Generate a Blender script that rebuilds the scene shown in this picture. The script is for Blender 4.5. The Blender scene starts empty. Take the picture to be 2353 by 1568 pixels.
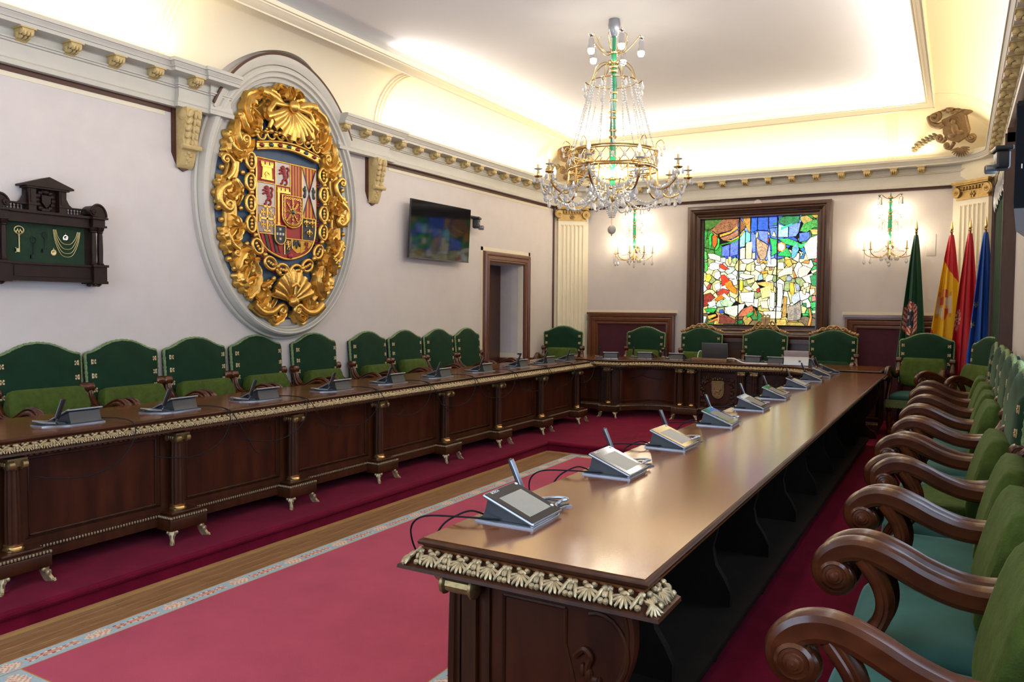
import bpy, math, random
import numpy as np
from mathutils import Vector, Matrix
random.seed(7); np.random.seed(7)
SC = bpy.context.scene
COL = SC.collection
PI = math.pi
# ------------------------------------------------------------------ camera
FPX, YAW, PITCH, ROLL = 1779.76, .522340687, -.0428584685, -.00776287
def cam_axes():
    f = Vector((-math.sin(YAW)*math.cos(PITCH), math.cos(YAW)*math.cos(PITCH), math.sin(PITCH)))
    r = Vector((math.cos(YAW), math.sin(YAW), 0)); d = f.cross(r)
    c, s = math.cos(ROLL), math.sin(ROLL)
    return c*r+s*d, -s*r+c*d, f
_r, _d, _f = cam_axes()
cam = bpy.data.cameras.new('camera'); cam_o = bpy.data.objects.new('camera', cam); COL.objects.link(cam_o)
cam.sensor_width = 36; cam.lens = FPX/2353*36; cam.clip_start = .05
cam_o.matrix_world = Matrix(((_r.x, -_d.x, -_f.x, 0), (_r.y, -_d.y, -_f.y, 0), (_r.z, -_d.z, -_f.z, 1.6), (0, 0, 0, 1)))
SC.camera = cam_o
# ------------------------------------------------------------------ room dimensions
XL, XR, YB, YR = -5.633, .40, 11.5, -.9      # left wall, right wall, back wall, rear wall
DZ = .12                                      # dais height
MX0, MX1, MY0, MY1 = -5.20, -.31, -.33, 10.93 # ceiling moulding rectangle (outer line)
ZC = 4.30                                     # ceiling
# ------------------------------------------------------------------ world, exposure
w = bpy.data.worlds.new('world'); SC.world = w; w.use_nodes = True
bg = w.node_tree.nodes['Background']; bg.inputs[0].default_value = (.62, .76, 1, 1); bg.inputs[1].default_value = 1.0
vs = SC.view_settings
vs.view_transform = 'Standard'; vs.look = 'None'; vs.gamma = 1; vs.use_curve_mapping = False
vs.exposure = 0.15
cy_ = SC.cycles; cy_.max_bounces = 6; cy_.diffuse_bounces = 4; cy_.glossy_bounces = 3; cy_.transmission_bounces = 4; cy_.transparent_max_bounces = 6; cy_.caustics_reflective = False; cy_.caustics_refractive = False; cy_.sample_clamp_indirect = 5; cy_.use_adaptive_sampling = True; cy_.adaptive_threshold = .025
# ------------------------------------------------------------------ large area lights: daylight at the windows, cove strips
def area(name, loc, direction, sx, sy, power, color, up='Y'):
    l = bpy.data.lights.new(name, 'AREA'); l.shape = 'RECTANGLE'; l.size = sx; l.size_y = sy; l.energy = power; l.color = color
    o = bpy.data.objects.new(name, l); COL.objects.link(o); o.location = loc
    o.rotation_euler = Vector(direction).to_track_quat('-Z', up).to_euler()
    return o
DAY = (.60, .77, 1.0); WARM = (1.0, .80, .50); WARM2 = (1.0, .95, .90)
area('window_daylight', (XR+.30, 1.55, 2.05), (-1, 0, 0), 2.0, 2.2, 66, DAY)
area('window_daylight', (XR+.30, 4.75, 2.05), (-1, 0, 0), 1.7, 2.2, 44, DAY)
area('window_daylight', (-2.6, YR-.30, 2.05), (0, 1, 0), 2.2, 2.2, 95, DAY)
CS = 5.4                                    # watts per metre of cove strip
def strip(a, b, z, direction, wid, k=1, col=WARM):
    a = Vector((*a, 0)); b = Vector((*b, 0)); L = (b-a).length; m = (a+b)/2
    o = area('cove_light_strip', (m.x, m.y, z), direction, L, wid, CS*L*k, col)
    # long side (local X) along a-b
    d = Vector(direction).normalized(); x = (b-a).normalized(); zax = -d; y = zax.cross(x)
    M = Matrix((x, y, zax)).transposed().to_4x4(); M.translation = (m.x, m.y, z); o.matrix_world = M
strip((XL+.11, -.6), (XL+.11, 4.15), 3.60, (.25, 0, 1), .03)
strip((XL+.11, 6.75), (XL+.11, 10.8), 3.60, (.25, 0, 1), .03)
strip((-5.0, YB-.11), (-.3, YB-.11), 3.60, (0, -.25, 1), .03)
strip((XR-.13, -.6), (XR-.13, 10.8), 3.60, (-.25, 0, 1), .03)
CL = 2.3
strip((MX0+.04, MY0), (MX0+.04, 2.0), 4.225, (1, 0, .45), .02, CL, WARM2)
strip((MX0+.04, 6.5), (MX0+.04, MY1), 4.225, (1, 0, .45), .02, CL, WARM2)
strip((MX0, MY1-.04), (MX1, MY1-.04), 4.225, (0, -1, .45), .02, CL, WARM2)
strip((MX1-.04, MY0), (MX1-.04, MY1), 4.225, (-1, 0, .45), .02, CL, WARM2)
# ------------------------------------------------------------------ helpers
def tag(o, label=None, cat=None, group=None, kind=None):
    if label: o['label'] = label
    if cat: o['category'] = cat
    if group: o['group'] = group
    if kind: o['kind'] = kind
    return o
def empty(name, loc=(0, 0, 0), rz=0):
    o = bpy.data.objects.new(name, None); COL.objects.link(o); o.location = loc; o.rotation_euler = (0, 0, rz); o.empty_display_size = .1
    return o
def link(name, mesh, parent=None, M=None):
    o = bpy.data.objects.new(name, mesh); COL.objects.link(o)
    if parent: o.parent = parent
    if M is not None: o.matrix_local = M
    return o
def copy_tree(o, parent=None):
    c = o.copy(); COL.objects.link(c); c.parent = parent
    for ch in list(o.children): copy_tree(ch, c)
    return c
class MB:
    def __init__(s): s.v = []; s.f = []; s.c = []; s.col = None
    def _col(s, n):
        s.c += [s.col]*n
    def addf(s, vs_, fs):
        b = len(s.v); s.v += [tuple(p) for p in vs_]; s.f += [tuple(i+b for i in q) for q in fs]; s._col(len(fs)); return s
    def box(s, x0, x1, y0, y1, z0, z1, M=None):
        p = [(x, y, z) for x in (x0, x1) for y in (y0, y1) for z in (z0, z1)]
        if M is not None: p = [M @ Vector(q) for q in p]
        return s.addf(p, [(0, 1, 3, 2), (4, 6, 7, 5), (0, 4, 5, 1), (2, 3, 7, 6), (0, 2, 6, 4), (1, 5, 7, 3)])
    def bbox(s, x0, x1, y0, y1, z0, z1, b=.01, M=None):   # box with chamfered vertical+horizontal edges
        P = [(x0+b, y0), (x1-b, y0), (x1, y0+b), (x1, y1-b), (x1-b, y1), (x0+b, y1), (x0, y1-b), (x0, y0+b)]
        def sh(k): # inset
            return [(x0+b+k, y0+k), (x1-b-k, y0+k), (x1-k, y0+b+k), (x1-k, y1-b-k), (x1-b-k, y1-k), (x0+b+k, y1-k), (x0+k, y1-b-k), (x0+k, y0+b+k)]
        rings = [[(x, y, z0) for x, y in sh(b*.6)], [(x, y, z0+b) for x, y in P], [(x, y, z1-b) for x, y in P], [(x, y, z1) for x, y in sh(b*.6)]]
        return s.rings(rings, True, True, M)
    def rings(s, R, closed=True, caps=True, M=None):
        n = len(R[0]); v = [p for r in R for p in r]
        if M is not None: v = [M @ Vector(q) for q in v]
        f = []
        for i in range(len(R)-1):
            for j in range(n if closed else n-1):
                k = (j+1) % n; f.append((i*n+j, i*n+k, (i+1)*n+k, (i+1)*n+j))
        if caps: f.append(tuple(range(n-1, -1, -1))); f.append(tuple(range((len(R)-1)*n, len(R)*n)))
        return s.addf(v, f)
    def prism(s, poly, a0, a1, M=None, ax='z', bev=0):
        def P(u, v, a):
            return (u, v, a) if ax == 'z' else ((u, a, v) if ax == 'y' else (a, u, v))
        R = [[P(u, v, a0) for u, v in poly], [P(u, v, a1) for u, v in poly]]
        if bev:
            cx = sum(p[0] for p in poly)/len(poly); cy = sum(p[1] for p in poly)/len(poly)
            q = inset(poly, bev)
            sg = 1 if a1 > a0 else -1
            R = [[P(u, v, a0) for u, v in poly], [P(u, v, a1-sg*bev) for u, v in poly], [P(u, v, a1) for u, v in q]]
        return s.rings(R, True, True, M)
    def lathe(s, prof, n=16, M=None, a0=0, a1=2*PI):
        full = abs(a1-a0-2*PI) < 1e-6; m = n if full else n+1
        R = [[(r*math.cos(a0+(a1-a0)*j/n), r*math.sin(a0+(a1-a0)*j/n), z) for j in range(m)] for r, z in prof]
        return s.rings(R, full, full, M)
    def tube(s, path, rad, n=8, M=None, caps=True, sq=None):
        P = [Vector(p) for p in path]; N = len(P)
        rad = rad if hasattr(rad, '__len__') else [rad]*N
        T = [(P[min(i+1, N-1)]-P[max(i-1, 0)]).normalized() for i in range(N)]
        up = Vector((0, 0, 1)) if abs(T[0].z) < .9 else Vector((1, 0, 0))
        nn = (up-T[0]*up.dot(T[0])).normalized(); R = []
        for i in range(N):
            nn = (nn-T[i]*nn.dot(T[i]))
            nn = nn.normalized() if nn.length > 1e-6 else T[i].orthogonal().normalized()
            bb = T[i].cross(nn)
            if sq: R.append([tuple(P[i]+nn*(rad[i]*q[1])+bb*(rad[i]*q[0])) for q in sq])
            else: R.append([tuple(P[i]+nn*(rad[i]*math.sin(2*PI*j/n))+bb*(rad[i]*math.cos(2*PI*j/n))) for j in range(n)])
        return s.rings(R, True, caps, M)
    def sweep(s, path, prof, closed=False, side=1):
        """mitred sweep of profile (d,z) along XY polyline; d goes to the right-hand side of travel"""
        P = [Vector((p[0], p[1])) for p in path]; N = len(P); R = []
        for i in range(N):
            a = P[i-1] if (i > 0 or closed) else None; b = P[(i+1) % N] if (i < N-1 or closed) else None
            d1 = (P[i]-a).normalized() if a is not None else (b-P[i]).normalized()
            d2 = (b-P[i]).normalized() if b is not None else d1
            n1 = Vector((d1.y, -d1.x)); n2 = Vector((d2.y, -d2.x))
            m = n1+n2; m = m/max(1e-6, m.dot(n1)) if m.length > 1e-4 else n1
            R.append([(P[i].x+m.x*d*side, P[i].y+m.y*d*side, z) for d, z in prof])
        if closed: R.append(R[0])
        n = len(prof); v = [p for r in R for p in r]; f = []
        for i in range(len(R)-1):
            for j in range(n-1): f.append((i*n+j, (i+1)*n+j, (i+1)*n+j+1, i*n+j+1))
        if not closed: f.append(tuple(range(n))); f.append(tuple(range(len(v)-1, len(v)-1-n, -1)))
        return s.addf(v, f)
    def ell(s, c, r, nu=10, nv=6, M=None):
        r = r if hasattr(r, '__len__') else (r, r, r); v = []; f = []
        v.append((c[0], c[1], c[2]-r[2]))
        for i in range(1, nv):
            t = -PI/2+PI*i/nv
            for j in range(nu): a = 2*PI*j/nu; v.append((c[0]+r[0]*math.cos(t)*math.cos(a), c[1]+r[1]*math.cos(t)*math.sin(a), c[2]+r[2]*math.sin(t)))
        v.append((c[0], c[1], c[2]+r[2]))
        for j in range(nu): f.append((0, 1+(j+1) % nu, 1+j))
        for i in range(nv-2):
            for j in range(nu): k = (j+1) % nu; f.append((1+i*nu+j, 1+i*nu+k, 1+(i+1)*nu+k, 1+(i+1)*nu+j))
        b = 1+(nv-2)*nu; t = len(v)-1
        for j in range(nu): f.append((b+j, b+(j+1) % nu, t))
        if M is not None: v = [M @ Vector(q) for q in v]
        return s.addf(v, f)
    def add(s, o, M=None):
        b = len(s.v); s.v += [tuple(M @ Vector(p)) if M is not None else p for p in o.v]; s.f += [tuple(i+b for i in q) for q in o.f]; s.c += o.c; return s
    def grid(s, fn, nu, nv, wrapu=False):
        v = [fn(i/nu, j/nv) for i in range(nu+1) for j in range(nv+1)]
        return s.addf(v, [(i*(nv+1)+j, (i+1)*(nv+1)+j, (i+1)*(nv+1)+j+1, i*(nv+1)+j+1) for i in range(nu) for j in range(nv)])
    def mesh(s, name, mat, angle=35, smooth=True):
        me = bpy.data.meshes.new(name); me.from_pydata(s.v, [], s.f)
        import bmesh
        bm = bmesh.new(); bm.from_mesh(me); bmesh.ops.recalc_face_normals(bm, faces=bm.faces); bm.to_mesh(me); bm.free()
        if smooth:
            me.polygons.foreach_set('use_smooth', [True]*len(me.polygons)); me.set_sharp_from_angle(angle=math.radians(angle))
        me.materials.append(mat)
        if any(c is not None for c in s.c) and len(s.c) == len(me.polygons):
            ca = me.color_attributes.new('paint', 'FLOAT_COLOR', 'CORNER')
            arr = np.ones((len(me.loops), 4), np.float32); k = 0
            tot = np.array([len(f) for f in s.f]); cc = np.array([(c if c is not None else (1, 1, 1)) for c in s.c], np.float32)
            arr[:, :3] = np.repeat(cc, tot, axis=0); ca.data.foreach_set('color', arr.ravel())
        return me
    def obj(s, name, mat, parent=None, M=None, angle=35, smooth=True):
        return link(name, s.mesh(name, mat, angle, smooth), parent, M)
def inset(poly, k):
    n = len(poly); A = sum(poly[i][0]*poly[(i+1) % n][1]-poly[(i+1) % n][0]*poly[i][1] for i in range(n)); sg = 1 if A > 0 else -1; out = []
    for i in range(n):
        a = Vector(poly[i-1]); p = Vector(poly[i]); b = Vector(poly[(i+1) % n])
        d1 = (p-a).normalized() if (p-a).length > 1e-9 else Vector((1, 0)); d2 = (b-p).normalized() if (b-p).length > 1e-9 else d1
        n1 = Vector((-d1.y, d1.x)); n2 = Vector((-d2.y, d2.x)); m = n1+n2
        m = m/max(.35, m.dot(n1)) if m.length > 1e-3 else n1
        out.append((p.x+m.x*k*sg, p.y+m.y*k*sg))
    return out
def T(x, y, z): return Matrix.Translation((x, y, z))
def RZ(a): return Matrix.Rotation(a, 4, 'Z')
def RX(a): return Matrix.Rotation(a, 4, 'X')
def RY(a): return Matrix.Rotation(a, 4, 'Y')
def S(x, y, z): return Matrix.Diagonal((x, y, z, 1))
def smooth_path(P, n=6):
    """Catmull-Rom through the points"""
    P = [Vector(p) for p in P]; out = []
    for i in range(len(P)-1):
        a = P[max(i-1, 0)]; b = P[i]; c = P[i+1]; d = P[min(i+2, len(P)-1)]
        for k in range(n):
            t = k/n; out.append(.5*((2*b)+(c-a)*t+(2*a-5*b+4*c-d)*t*t+(3*b-a-3*c+d)*t**3))
    out.append(P[-1]); return out
# ------------------------------------------------------------------ materials
MATS = {}
def mat(name, color=(.8, .8, .8), rough=.5, metal=0, noise=0, nscale=20, bump=0, bscale=80, coat=0, sheen=0, emit=0, spec=.5, paint=False, trans=0, grain=None, col2=None, stretch=(1, 1, 1), noisedetail=4, alpha=1):
    if name in MATS: return MATS[name]
    m = bpy.data.materials.new(name); m.use_nodes = True; nt = m.node_tree; b = nt.nodes['Principled BSDF']; L = nt.links.new
    b.inputs['Base Color'].default_value = (*color, 1); b.inputs['Roughness'].default_value = rough; b.inputs['Metallic'].default_value = metal
    b.inputs['Coat Weight'].default_value = coat; b.inputs['Coat Roughness'].default_value = .10
    b.inputs['Specular IOR Level'].default_value = spec
    b.inputs['Transmission Weight'].default_value = trans; b.inputs['Alpha'].default_value = alpha
    if sheen: b.inputs['Sheen Weight'].default_value = sheen; b.inputs['Sheen Roughness'].default_value = .24; b.inputs['Sheen Tint'].default_value = (*[min(1, c*4+.15) for c in color], 1)
    tc = nt.nodes.new('ShaderNodeTexCoord'); mp = nt.nodes.new('ShaderNodeMapping'); mp.inputs['Scale'].default_value = stretch
    L(tc.outputs['Object'], mp.inputs['Vector']); src = None
    if paint:
        at = nt.nodes.new('ShaderNodeAttribute'); at.attribute_name = 'paint'; src = at.outputs['Color']
    if noise or col2:
        n = nt.nodes.new('ShaderNodeTexNoise'); n.inputs['Scale'].default_value = nscale; n.inputs['Detail'].default_value = noisedetail; L(mp.outputs[0], n.inputs['Vector'])
        fac = n.outputs['Fac']
        if col2:
            r = nt.nodes.new('ShaderNodeValToRGB'); r.color_ramp.elements[0].position = .35; r.color_ramp.elements[1].position = .68
            r.color_ramp.elements[0].color = (*color, 1); r.color_ramp.elements[1].color = (*col2, 1); L(fac, r.inputs[0]); src = r.outputs[0]
        else:
            mx = nt.nodes.new('ShaderNodeHueSaturation'); mr = nt.nodes.new('ShaderNodeMapRange'); mr.inputs[1].default_value = .25; mr.inputs[2].default_value = .75
            mr.inputs[3].default_value = 1-noise; mr.inputs[4].default_value = 1+noise; L(fac, mr.inputs[0]); L(mr.outputs[0], mx.inputs['Value'])
            if src is not None: L(src, mx.inputs['Color'])
            else: mx.inputs['Color'].default_value = (*color, 1)
            src = mx.outputs[0]
    if src is not None: L(src, b.inputs['Base Color'])
    if bump:
        n2 = nt.nodes.new('ShaderNodeTexNoise'); n2.inputs['Scale'].default_value = bscale; n2.inputs['Detail'].default_value = 3; L(mp.outputs[0], n2.inputs['Vector'])
        bp = nt.nodes.new('ShaderNodeBump'); bp.inputs['Strength'].default_value = bump; bp.inputs['Distance'].default_value = .01; L(n2.outputs['Fac'], bp.inputs['Height']); L(bp.outputs[0], b.inputs['Normal'])
    if emit:
        b.inputs['Emission Strength'].default_value = emit
        if src is not None: L(src, b.inputs['Emission Color'])
        else: b.inputs['Emission Color'].default_value = (*color, 1)
    MATS[name] = m; return m
def srgb(r, g, b):
    f = lambda c: ((c/255+.055)/1.055)**2.4 if c > 10 else c/255/12.92
    return (f(r), f(g), f(b))
M_wall = mat('cream fabric wall', srgb(214, 206, 202), .8, noise=.03, nscale=6, bump=.15, bscale=220)
M_plaster = mat('cream plaster', srgb(232, 222, 196), .6, noise=.02, nscale=4)
M_cornice = mat('stone painted cornice', srgb(197, 193, 182), .55, noise=.03, nscale=8)
M_cove = mat('cove plaster', srgb(245, 234, 206), .7)
M_ceil = mat('white ceiling', srgb(238, 238, 242), .8, noise=.01, nscale=3)
M_brown = mat('dark brown paint', srgb(74, 36, 22), .5)
M_ornament = mat('gilded cream plaster', srgb(196, 172, 118), .5, noise=.12, nscale=40)
M_wood = mat('mahogany', (.026, .0068, .0018), .44, coat=.05, spec=.25, col2=(.052, .0150, .0042), nscale=5, stretch=(4, 4, .5), noise=.1)
M_woodh = mat('mahogany horizontal grain', (.026, .0068, .0018), .44, coat=.05, spec=.25, col2=(.052, .0150, .0042), nscale=5, stretch=(4, .5, 4), noise=.1)
M_panel = mat('mahogany panel', (.024, .0050, .0013), .46, coat=.03, spec=.22, col2=(.054, .0122, .0032), nscale=4, stretch=(3, 3, .6), noise=.1)
M_top = mat('polished table top', (.125, .037, .0095), .17, coat=.08, spec=.75, col2=(.165, .054, .0150), nscale=5, stretch=(5, .35, 5), noise=.1)
MATS['polished table top'].node_tree.nodes['Principled BSDF'].inputs['Specular Tint'].default_value = (1, .78, .52, 1)     # amber tint puts warm reflected light into the specular colour
M_arm = mat('polished chair wood', (.046, .0115, .0034), .26, coat=.15, spec=.35, col2=(.084, .023, .0075), nscale=9, stretch=(2, 1, 2), noise=.1)
M_case = mat('dark carved walnut', (.017, .0062, .0038), .45, spec=.22, coat=.03, noise=.3, nscale=12)
M_frame = mat('walnut frame', (.055, .020, .010), .32, coat=.3, noise=.2, nscale=10, stretch=(3, 3, .6))
M_door = mat('door mahogany', (.13, .042, .016), .34, coat=.25, noise=.2, nscale=9, stretch=(4, 4, .5))
M_gilt = mat('aged gilt carving', (.36, .285, .165), .42, metal=.65, noise=.4, nscale=60)
M_bronze = mat('dull gilt bronze', (.25, .175, .075), .4, metal=.8, noise=.3, nscale=70)
M_brass = mat('bright brass', (.66, .46, .19), .25, metal=1, noise=.08, nscale=30)
M_gold = mat('gold leaf', (.72, .44, .11), .32, metal=.85, noise=.18, nscale=18, bump=.25, bscale=60)
M_goldd = mat('dark gold leaf', (.58, .35, .09), .36, metal=.85, noise=.2, nscale=25)
M_capital = mat('worn capital gilding', (.40, .26, .09), .42, metal=.6, noise=.25, nscale=22)
M_blue = mat('slate blue field', srgb(62, 84, 108), .55, noise=.12, nscale=15)
M_velvet = mat('green velvet', (.0035, .026, .010), .8, spec=.2, sheen=.75, noise=.25, nscale=9)
M_velvetR = mat('daylit blue green velvet seat', (.026, .096, .080), .75, spec=.25, sheen=.6, noise=.2, nscale=7)  # bluish green of its own, lightened in place of window light on the seats
M_cushion = mat('olive green cushion', (.046, .074, .010), .85, spec=.2, sheen=.3, noise=.3, nscale=26, bump=.3, bscale=160)
M_fringe = mat('green gold fringe', (.17, .24, .10), .8, noise=.6, nscale=150, bump=.6, bscale=200)
M_carpet = mat('crimson carpet', (.125, .0035, .020), .95, noise=.22, nscale=7, bump=.5, bscale=350, sheen=.15, spec=.1)
M_rug = mat('rose red rug', (.36, .060, .096), .95, noise=.12, nscale=3, bump=.4, bscale=300, sheen=.2, spec=.1)
M_rugb = mat('woven rug border', (.8, .8, .8), .95, paint=True, noise=.1, nscale=90, spec=.1)
M_parq = mat('oak floor plank', (.17, .085, .035), .38, col2=(.30, .165, .07), nscale=6, stretch=(9, .7, 9), noise=.1, coat=.1)
M_oakedge = mat('pale oak edge strip', (.42, .24, .09), .4, noise=.15, nscale=20, stretch=(5, .6, 5))
M_paint = mat('painted surface', (.8, .8, .8), .5, paint=True)
M_black = mat('black plastic', (.012, .013, .015), .4)
M_screen = mat('dark glass screen', (.006, .007, .009), .06, spec=.6)
M_steel = mat('silver grey metal', (.27, .29, .33), .3, metal=.7)
M_slate = mat('slate plastic', (.024, .030, .038), .40)
M_chrome = mat('chrome', (.8, .8, .82), .12, metal=1)
M_cable = mat('black cable', (.008, .009, .012), .7, spec=.15)
M_white = mat('white plastic', (.75, .75, .75), .45)
M_crystal = mat('cut crystal', (1, 1, 1), .04, trans=.45, spec=.9)
M_bulb = mat('lit bulb', (1, .88, .68), .3, emit=60)
M_bulbs = mat('lit sconce bulb', (1, .86, .62), .3, emit=120)
M_jade = mat('green enamel', (.01, .22, .10), .25, coat=.5)
M_maroon = mat('maroon damask', (.050, .004, .012), .85, sheen=.3, noise=.25, nscale=30)
# ================================================================== STRUCTURE
def struct(o, label=None): return tag(o, label, None, None, 'structure')
# ---- floor with planks
fl = MB().box(-4.1, -1.4, YR, 7.8, -.06, -.012).obj('floor', M_parq); struct(fl, 'brown oak plank floor showing beside the rug')
pk = [MB().bbox(-.0372, .0372, 0, L, -.011, 0, .0025).mesh('plank', M_parq) for L in (.95, 1.25, .7)]
for i in range(5):
    x = -3.892+i*.075; y = YR+.1+(i*.37) % .6; k = i
    while y < 7.6:
        L = (.95, 1.25, .7)[k % 3]
        if y+L > .6:
            if y+L > 7.63:
                link('plank', MB().bbox(-.0372, .0372, 0, 7.63-y, -.011, 0, .0025).mesh('plank', M_parq), fl, T(x, y, 0))
            else: link('plank', pk[k % 3], fl, T(x, y, 0))
        y += L+.0015; k += 1
MB().box(-3.93, -3.905, YR, 7.62, 0, .014).obj('edge_strip', M_oakedge, fl)
MB().box(-3.905, -1.55, 7.605, 7.632, 0, .014).obj('edge_strip', M_oakedge, fl)
# ---- dais
def dais(name, x0, x1, y0, y1, label, noses):
    m = MB().box(x0, x1, y0, y1, -.06, DZ-.02); m.box(x0, x1, y0, y1, DZ-.021, DZ)
    for a, b in noses: m.tube([a, b], .021, 10)
    struct(m.obj(name, M_carpet), label)
dais('floor_dais', XL, -3.93, YR, YB, 'raised dais along the wall with the coat of arms, covered in crimson carpet', [((-3.932, YR, DZ-.022), (-3.932, 7.64, DZ-.022))])
dais('floor_dais', -3.93, -1.55, 7.64, YB, 'crimson carpeted dais below the stained glass window', [((-3.93, 7.638, DZ-.022), (-1.55, 7.638, DZ-.022))])
dais('floor_dais', -1.55, XR, YR, YB, 'crimson carpeted dais under the row of chairs beside the long bare table', [((-1.552, YR, DZ-.022), (-1.552, 7.64, DZ-.022))])
# ---- walls
DY0, DY1, DTOP = 9.12, 10.11, 2.23
wl = MB(); wl.box(XL-.2, XL, YR, DY0, 0, 3.62); wl.box(XL-.2, XL, DY1, YB, 0, 3.62); wl.box(XL-.2, XL, DY0, DY1, DTOP, 3.62); wl.box(XL-.2, XL, 4.2, 6.7, 3.6, 4.3)
wlo = struct(wl.obj('wall_left', M_wall), 'cream fabric wall carrying the gilded coat of arms')
wb = MB(); wb.box(XL, XR, YB, YB+.2, 0, 3.62); struct(wb.obj('wall_back', M_wall), 'cream wall around the stained glass window')
def wall_holes(name, axis, pos, thick, u0, u1, holes, label):
    """wall with rectangular window openings; holes = (u0,u1,z0,z1)"""
    m = MB(); cur = u0
    def bx(a, b, z0, z1):
        if axis == 'x': m.box(pos, pos+thick, a, b, z0, z1)
        else: m.box(a, b, pos, pos+thick, z0, z1)
    for (a, b, z0, z1) in holes:
        bx(cur, a, 0, 3.62); bx(a, b, 0, z0); bx(a, b, z1, 3.62); cur = b
    bx(cur, u1, 0, 3.62)
    return struct(m.obj(name, M_wall), label)
wall_holes('wall_right', 'x', XR, .2, YR, YB, [(.5, 2.6, .9, 3.12), (3.85, 5.65, .9, 3.12)], 'cream wall behind the close row of green chairs')
wall_holes('wall_rear', 'y', YR-.2, .2, XL, XR, [(-3.75, -1.45, .9, 3.12)], 'plain cream wall behind the viewer')
def window_unit(name, M, W, Hh, label):
    fr = MB(); t = .07
    fr.box(0, t, -.05, .05, 0, Hh); fr.box(W-t, W, -.05, .05, 0, Hh); fr.box(t, W-t, -.05, .05, 0, t); fr.box(t, W-t, -.05, .05, Hh-t, Hh); fr.box(W/2-.03, W/2+.03, -.04, .04, t, Hh-t)
    e = struct(fr.obj(name, M_door, None, M), label)
    return e
window_unit('window_2', T(XR+.1, .5, .9) @ RZ(PI/2), 2.1, 2.22, 'tall wooden window frame beside the viewer')
window_unit('window_3', T(XR+.1, 3.85, .9) @ RZ(PI/2), 1.8, 2.22, 'tall wooden window frame behind the green chairs')
window_unit('window_4', T(-3.75, YR-.1, .9), 2.3, 2.22, 'tall wooden window frame in the rear wall')
# wooden dado on the left and right walls
for nm, x0, x1, ya, yb in (('baseboard_left', XL, XL+.03, YR, DY0-.17), ('baseboard_left', XL, XL+.03, DY1+.2, 11.0), ('baseboard_right', XR-.03, XR, YR, 11.0)):
    m = MB().box(x0, x1, ya, yb, DZ, .80); m.box(x0-(.015 if nm.endswith('right') else 0), x1+(0 if nm.endswith('right') else .015), ya, yb, .80, .845)
    struct(m.obj(nm, M_door), 'dark wood dado along the wall')
# ---- chamfered corners with pilasters
AL = .418; AR = .46
def chamfer_wall(P, Q, name, label):
    m = MB(); m.prism([P, Q, (Q[0] if abs(Q[0]) > abs(P[0]) else P[0], YB), ], 0, 3.62) if False else None
    return None
def capital(M, w, parent, label=None):
    """gilded Ionic capital, width w, local x along face, -y outwards, z up from 0 to .21"""
    m = MB()
    m.box(-w/2-.03, w/2+.03, -.10, 0, .165, .185); m.box(-w/2-.045, w/2+.045, -.115, 0, .185, .215)
    m.box(-w/2, w/2, -.055, 0, 0, .165); m.box(-w/2-.01, w/2+.01, -.065, 0, -.012, .006)
    n = 7
    for i in range(n): m.ell((-w/2+.09+(w-.18)*i/(n-1), -.062, .125), (.018, .02, .028), 8, 5)
    m.tube([(-w/2, -.062, .155), (w/2, -.062, .155)], .010, 6); m.tube([(-w/2, -.062, .092), (w/2, -.062, .092)], .008, 6)
    for sx in (-1, 1):
        c = Vector((sx*(w/2-.005), -.07, .085)); P = []
        for k in range(40):
            a = PI/2-sx*k*.38; r = .07*(1-k/44); P.append((c.x+r*math.cos(a), c.y-.004*k/6, c.z+r*math.sin(a)))
        m.tube(P, [.014-.0002*k for k in range(40)], 6); m.ell(c, (.018, .03, .018), 8, 6)
        m.lathe([(.06, -.035), (.06, .02)], 16, T(*c) @ RX(PI/2))
    for k in range(6):
        a = k*PI/3; m.ell((.03*math.cos(a), -.062, .045+.028*math.sin(a)), (.016, .014, .016), 6, 4)
    m.ell((0, -.068, .045), .012, 6, 4)
    return m.obj('capital', M_capital, parent, M)
def pilaster(P, Q, name, label, wood_left):
    P = Vector(P); Q = Vector(Q); d = (Q-P); L = d.length; mid = (P+Q)/2; ang = math.atan2(d.y, d.x)
    root = empty(name, (mid.x, mid.y, 0), ang); struct(root, label)     # local x along face, -y into the room
    w = min(.46, L-.08)
    MB().box(-L/2-.02, L/2+.02, 0, .05, 0, 3.62).obj('corner_face', M_plaster, root)
    # fluted shaft: plan profile with concave flutes
    pts = [(-w/2, 0), (-w/2, -.05)]; nf = 6; fw = w/(nf+.9)
    for i in range(nf):
        c = -w/2+fw*(i+.95)
        for k in range(7):
            a = PI-PI*k/6; pts.append((c+fw*.33*math.cos(a), -.05+fw*.30*math.sin(a)))
    pts += [(w/2, -.05), (w/2, 0)]
    m = MB().prism(pts, .4, 2.93); m.box(-w/2, w/2, -.05, 0, 2.93, 3.01)
    for i in range(nf):
        c = -w/2+fw*(i+.95); m.ell((c, -.03, 2.93), (fw*.33, .0195, .02), 8, 4)
    m.obj('fluted_shaft', M_plaster, root)
    MB().box(-w/2-.03, w/2+.03, -.075, 0, DZ, .40).obj('pedestal', M_plaster, root)
    capital(T(0, 0, 3.01), w, root)
    if wood_left == 'L': MB().box(-L/2-.012, -L/2+.012, -.03, 0, DZ, 3.2).obj('wood_edge', M_brown, root)
    else: MB().box(L/2-.03, L/2+.03, -.04, 0, DZ, 3.2).obj('wood_edge', M_door, root)
    return root
pilaster((XL, YB-AL), (XL+AL, YB), 'pilaster', 'fluted cream corner pilaster with gilded capital beside the doorway', 'L')
pilaster((-.1, YB), (XR, YB-.5), 'pilaster', 'fluted cream corner pilaster with gilded capital behind the four flags', 'R')
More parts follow.
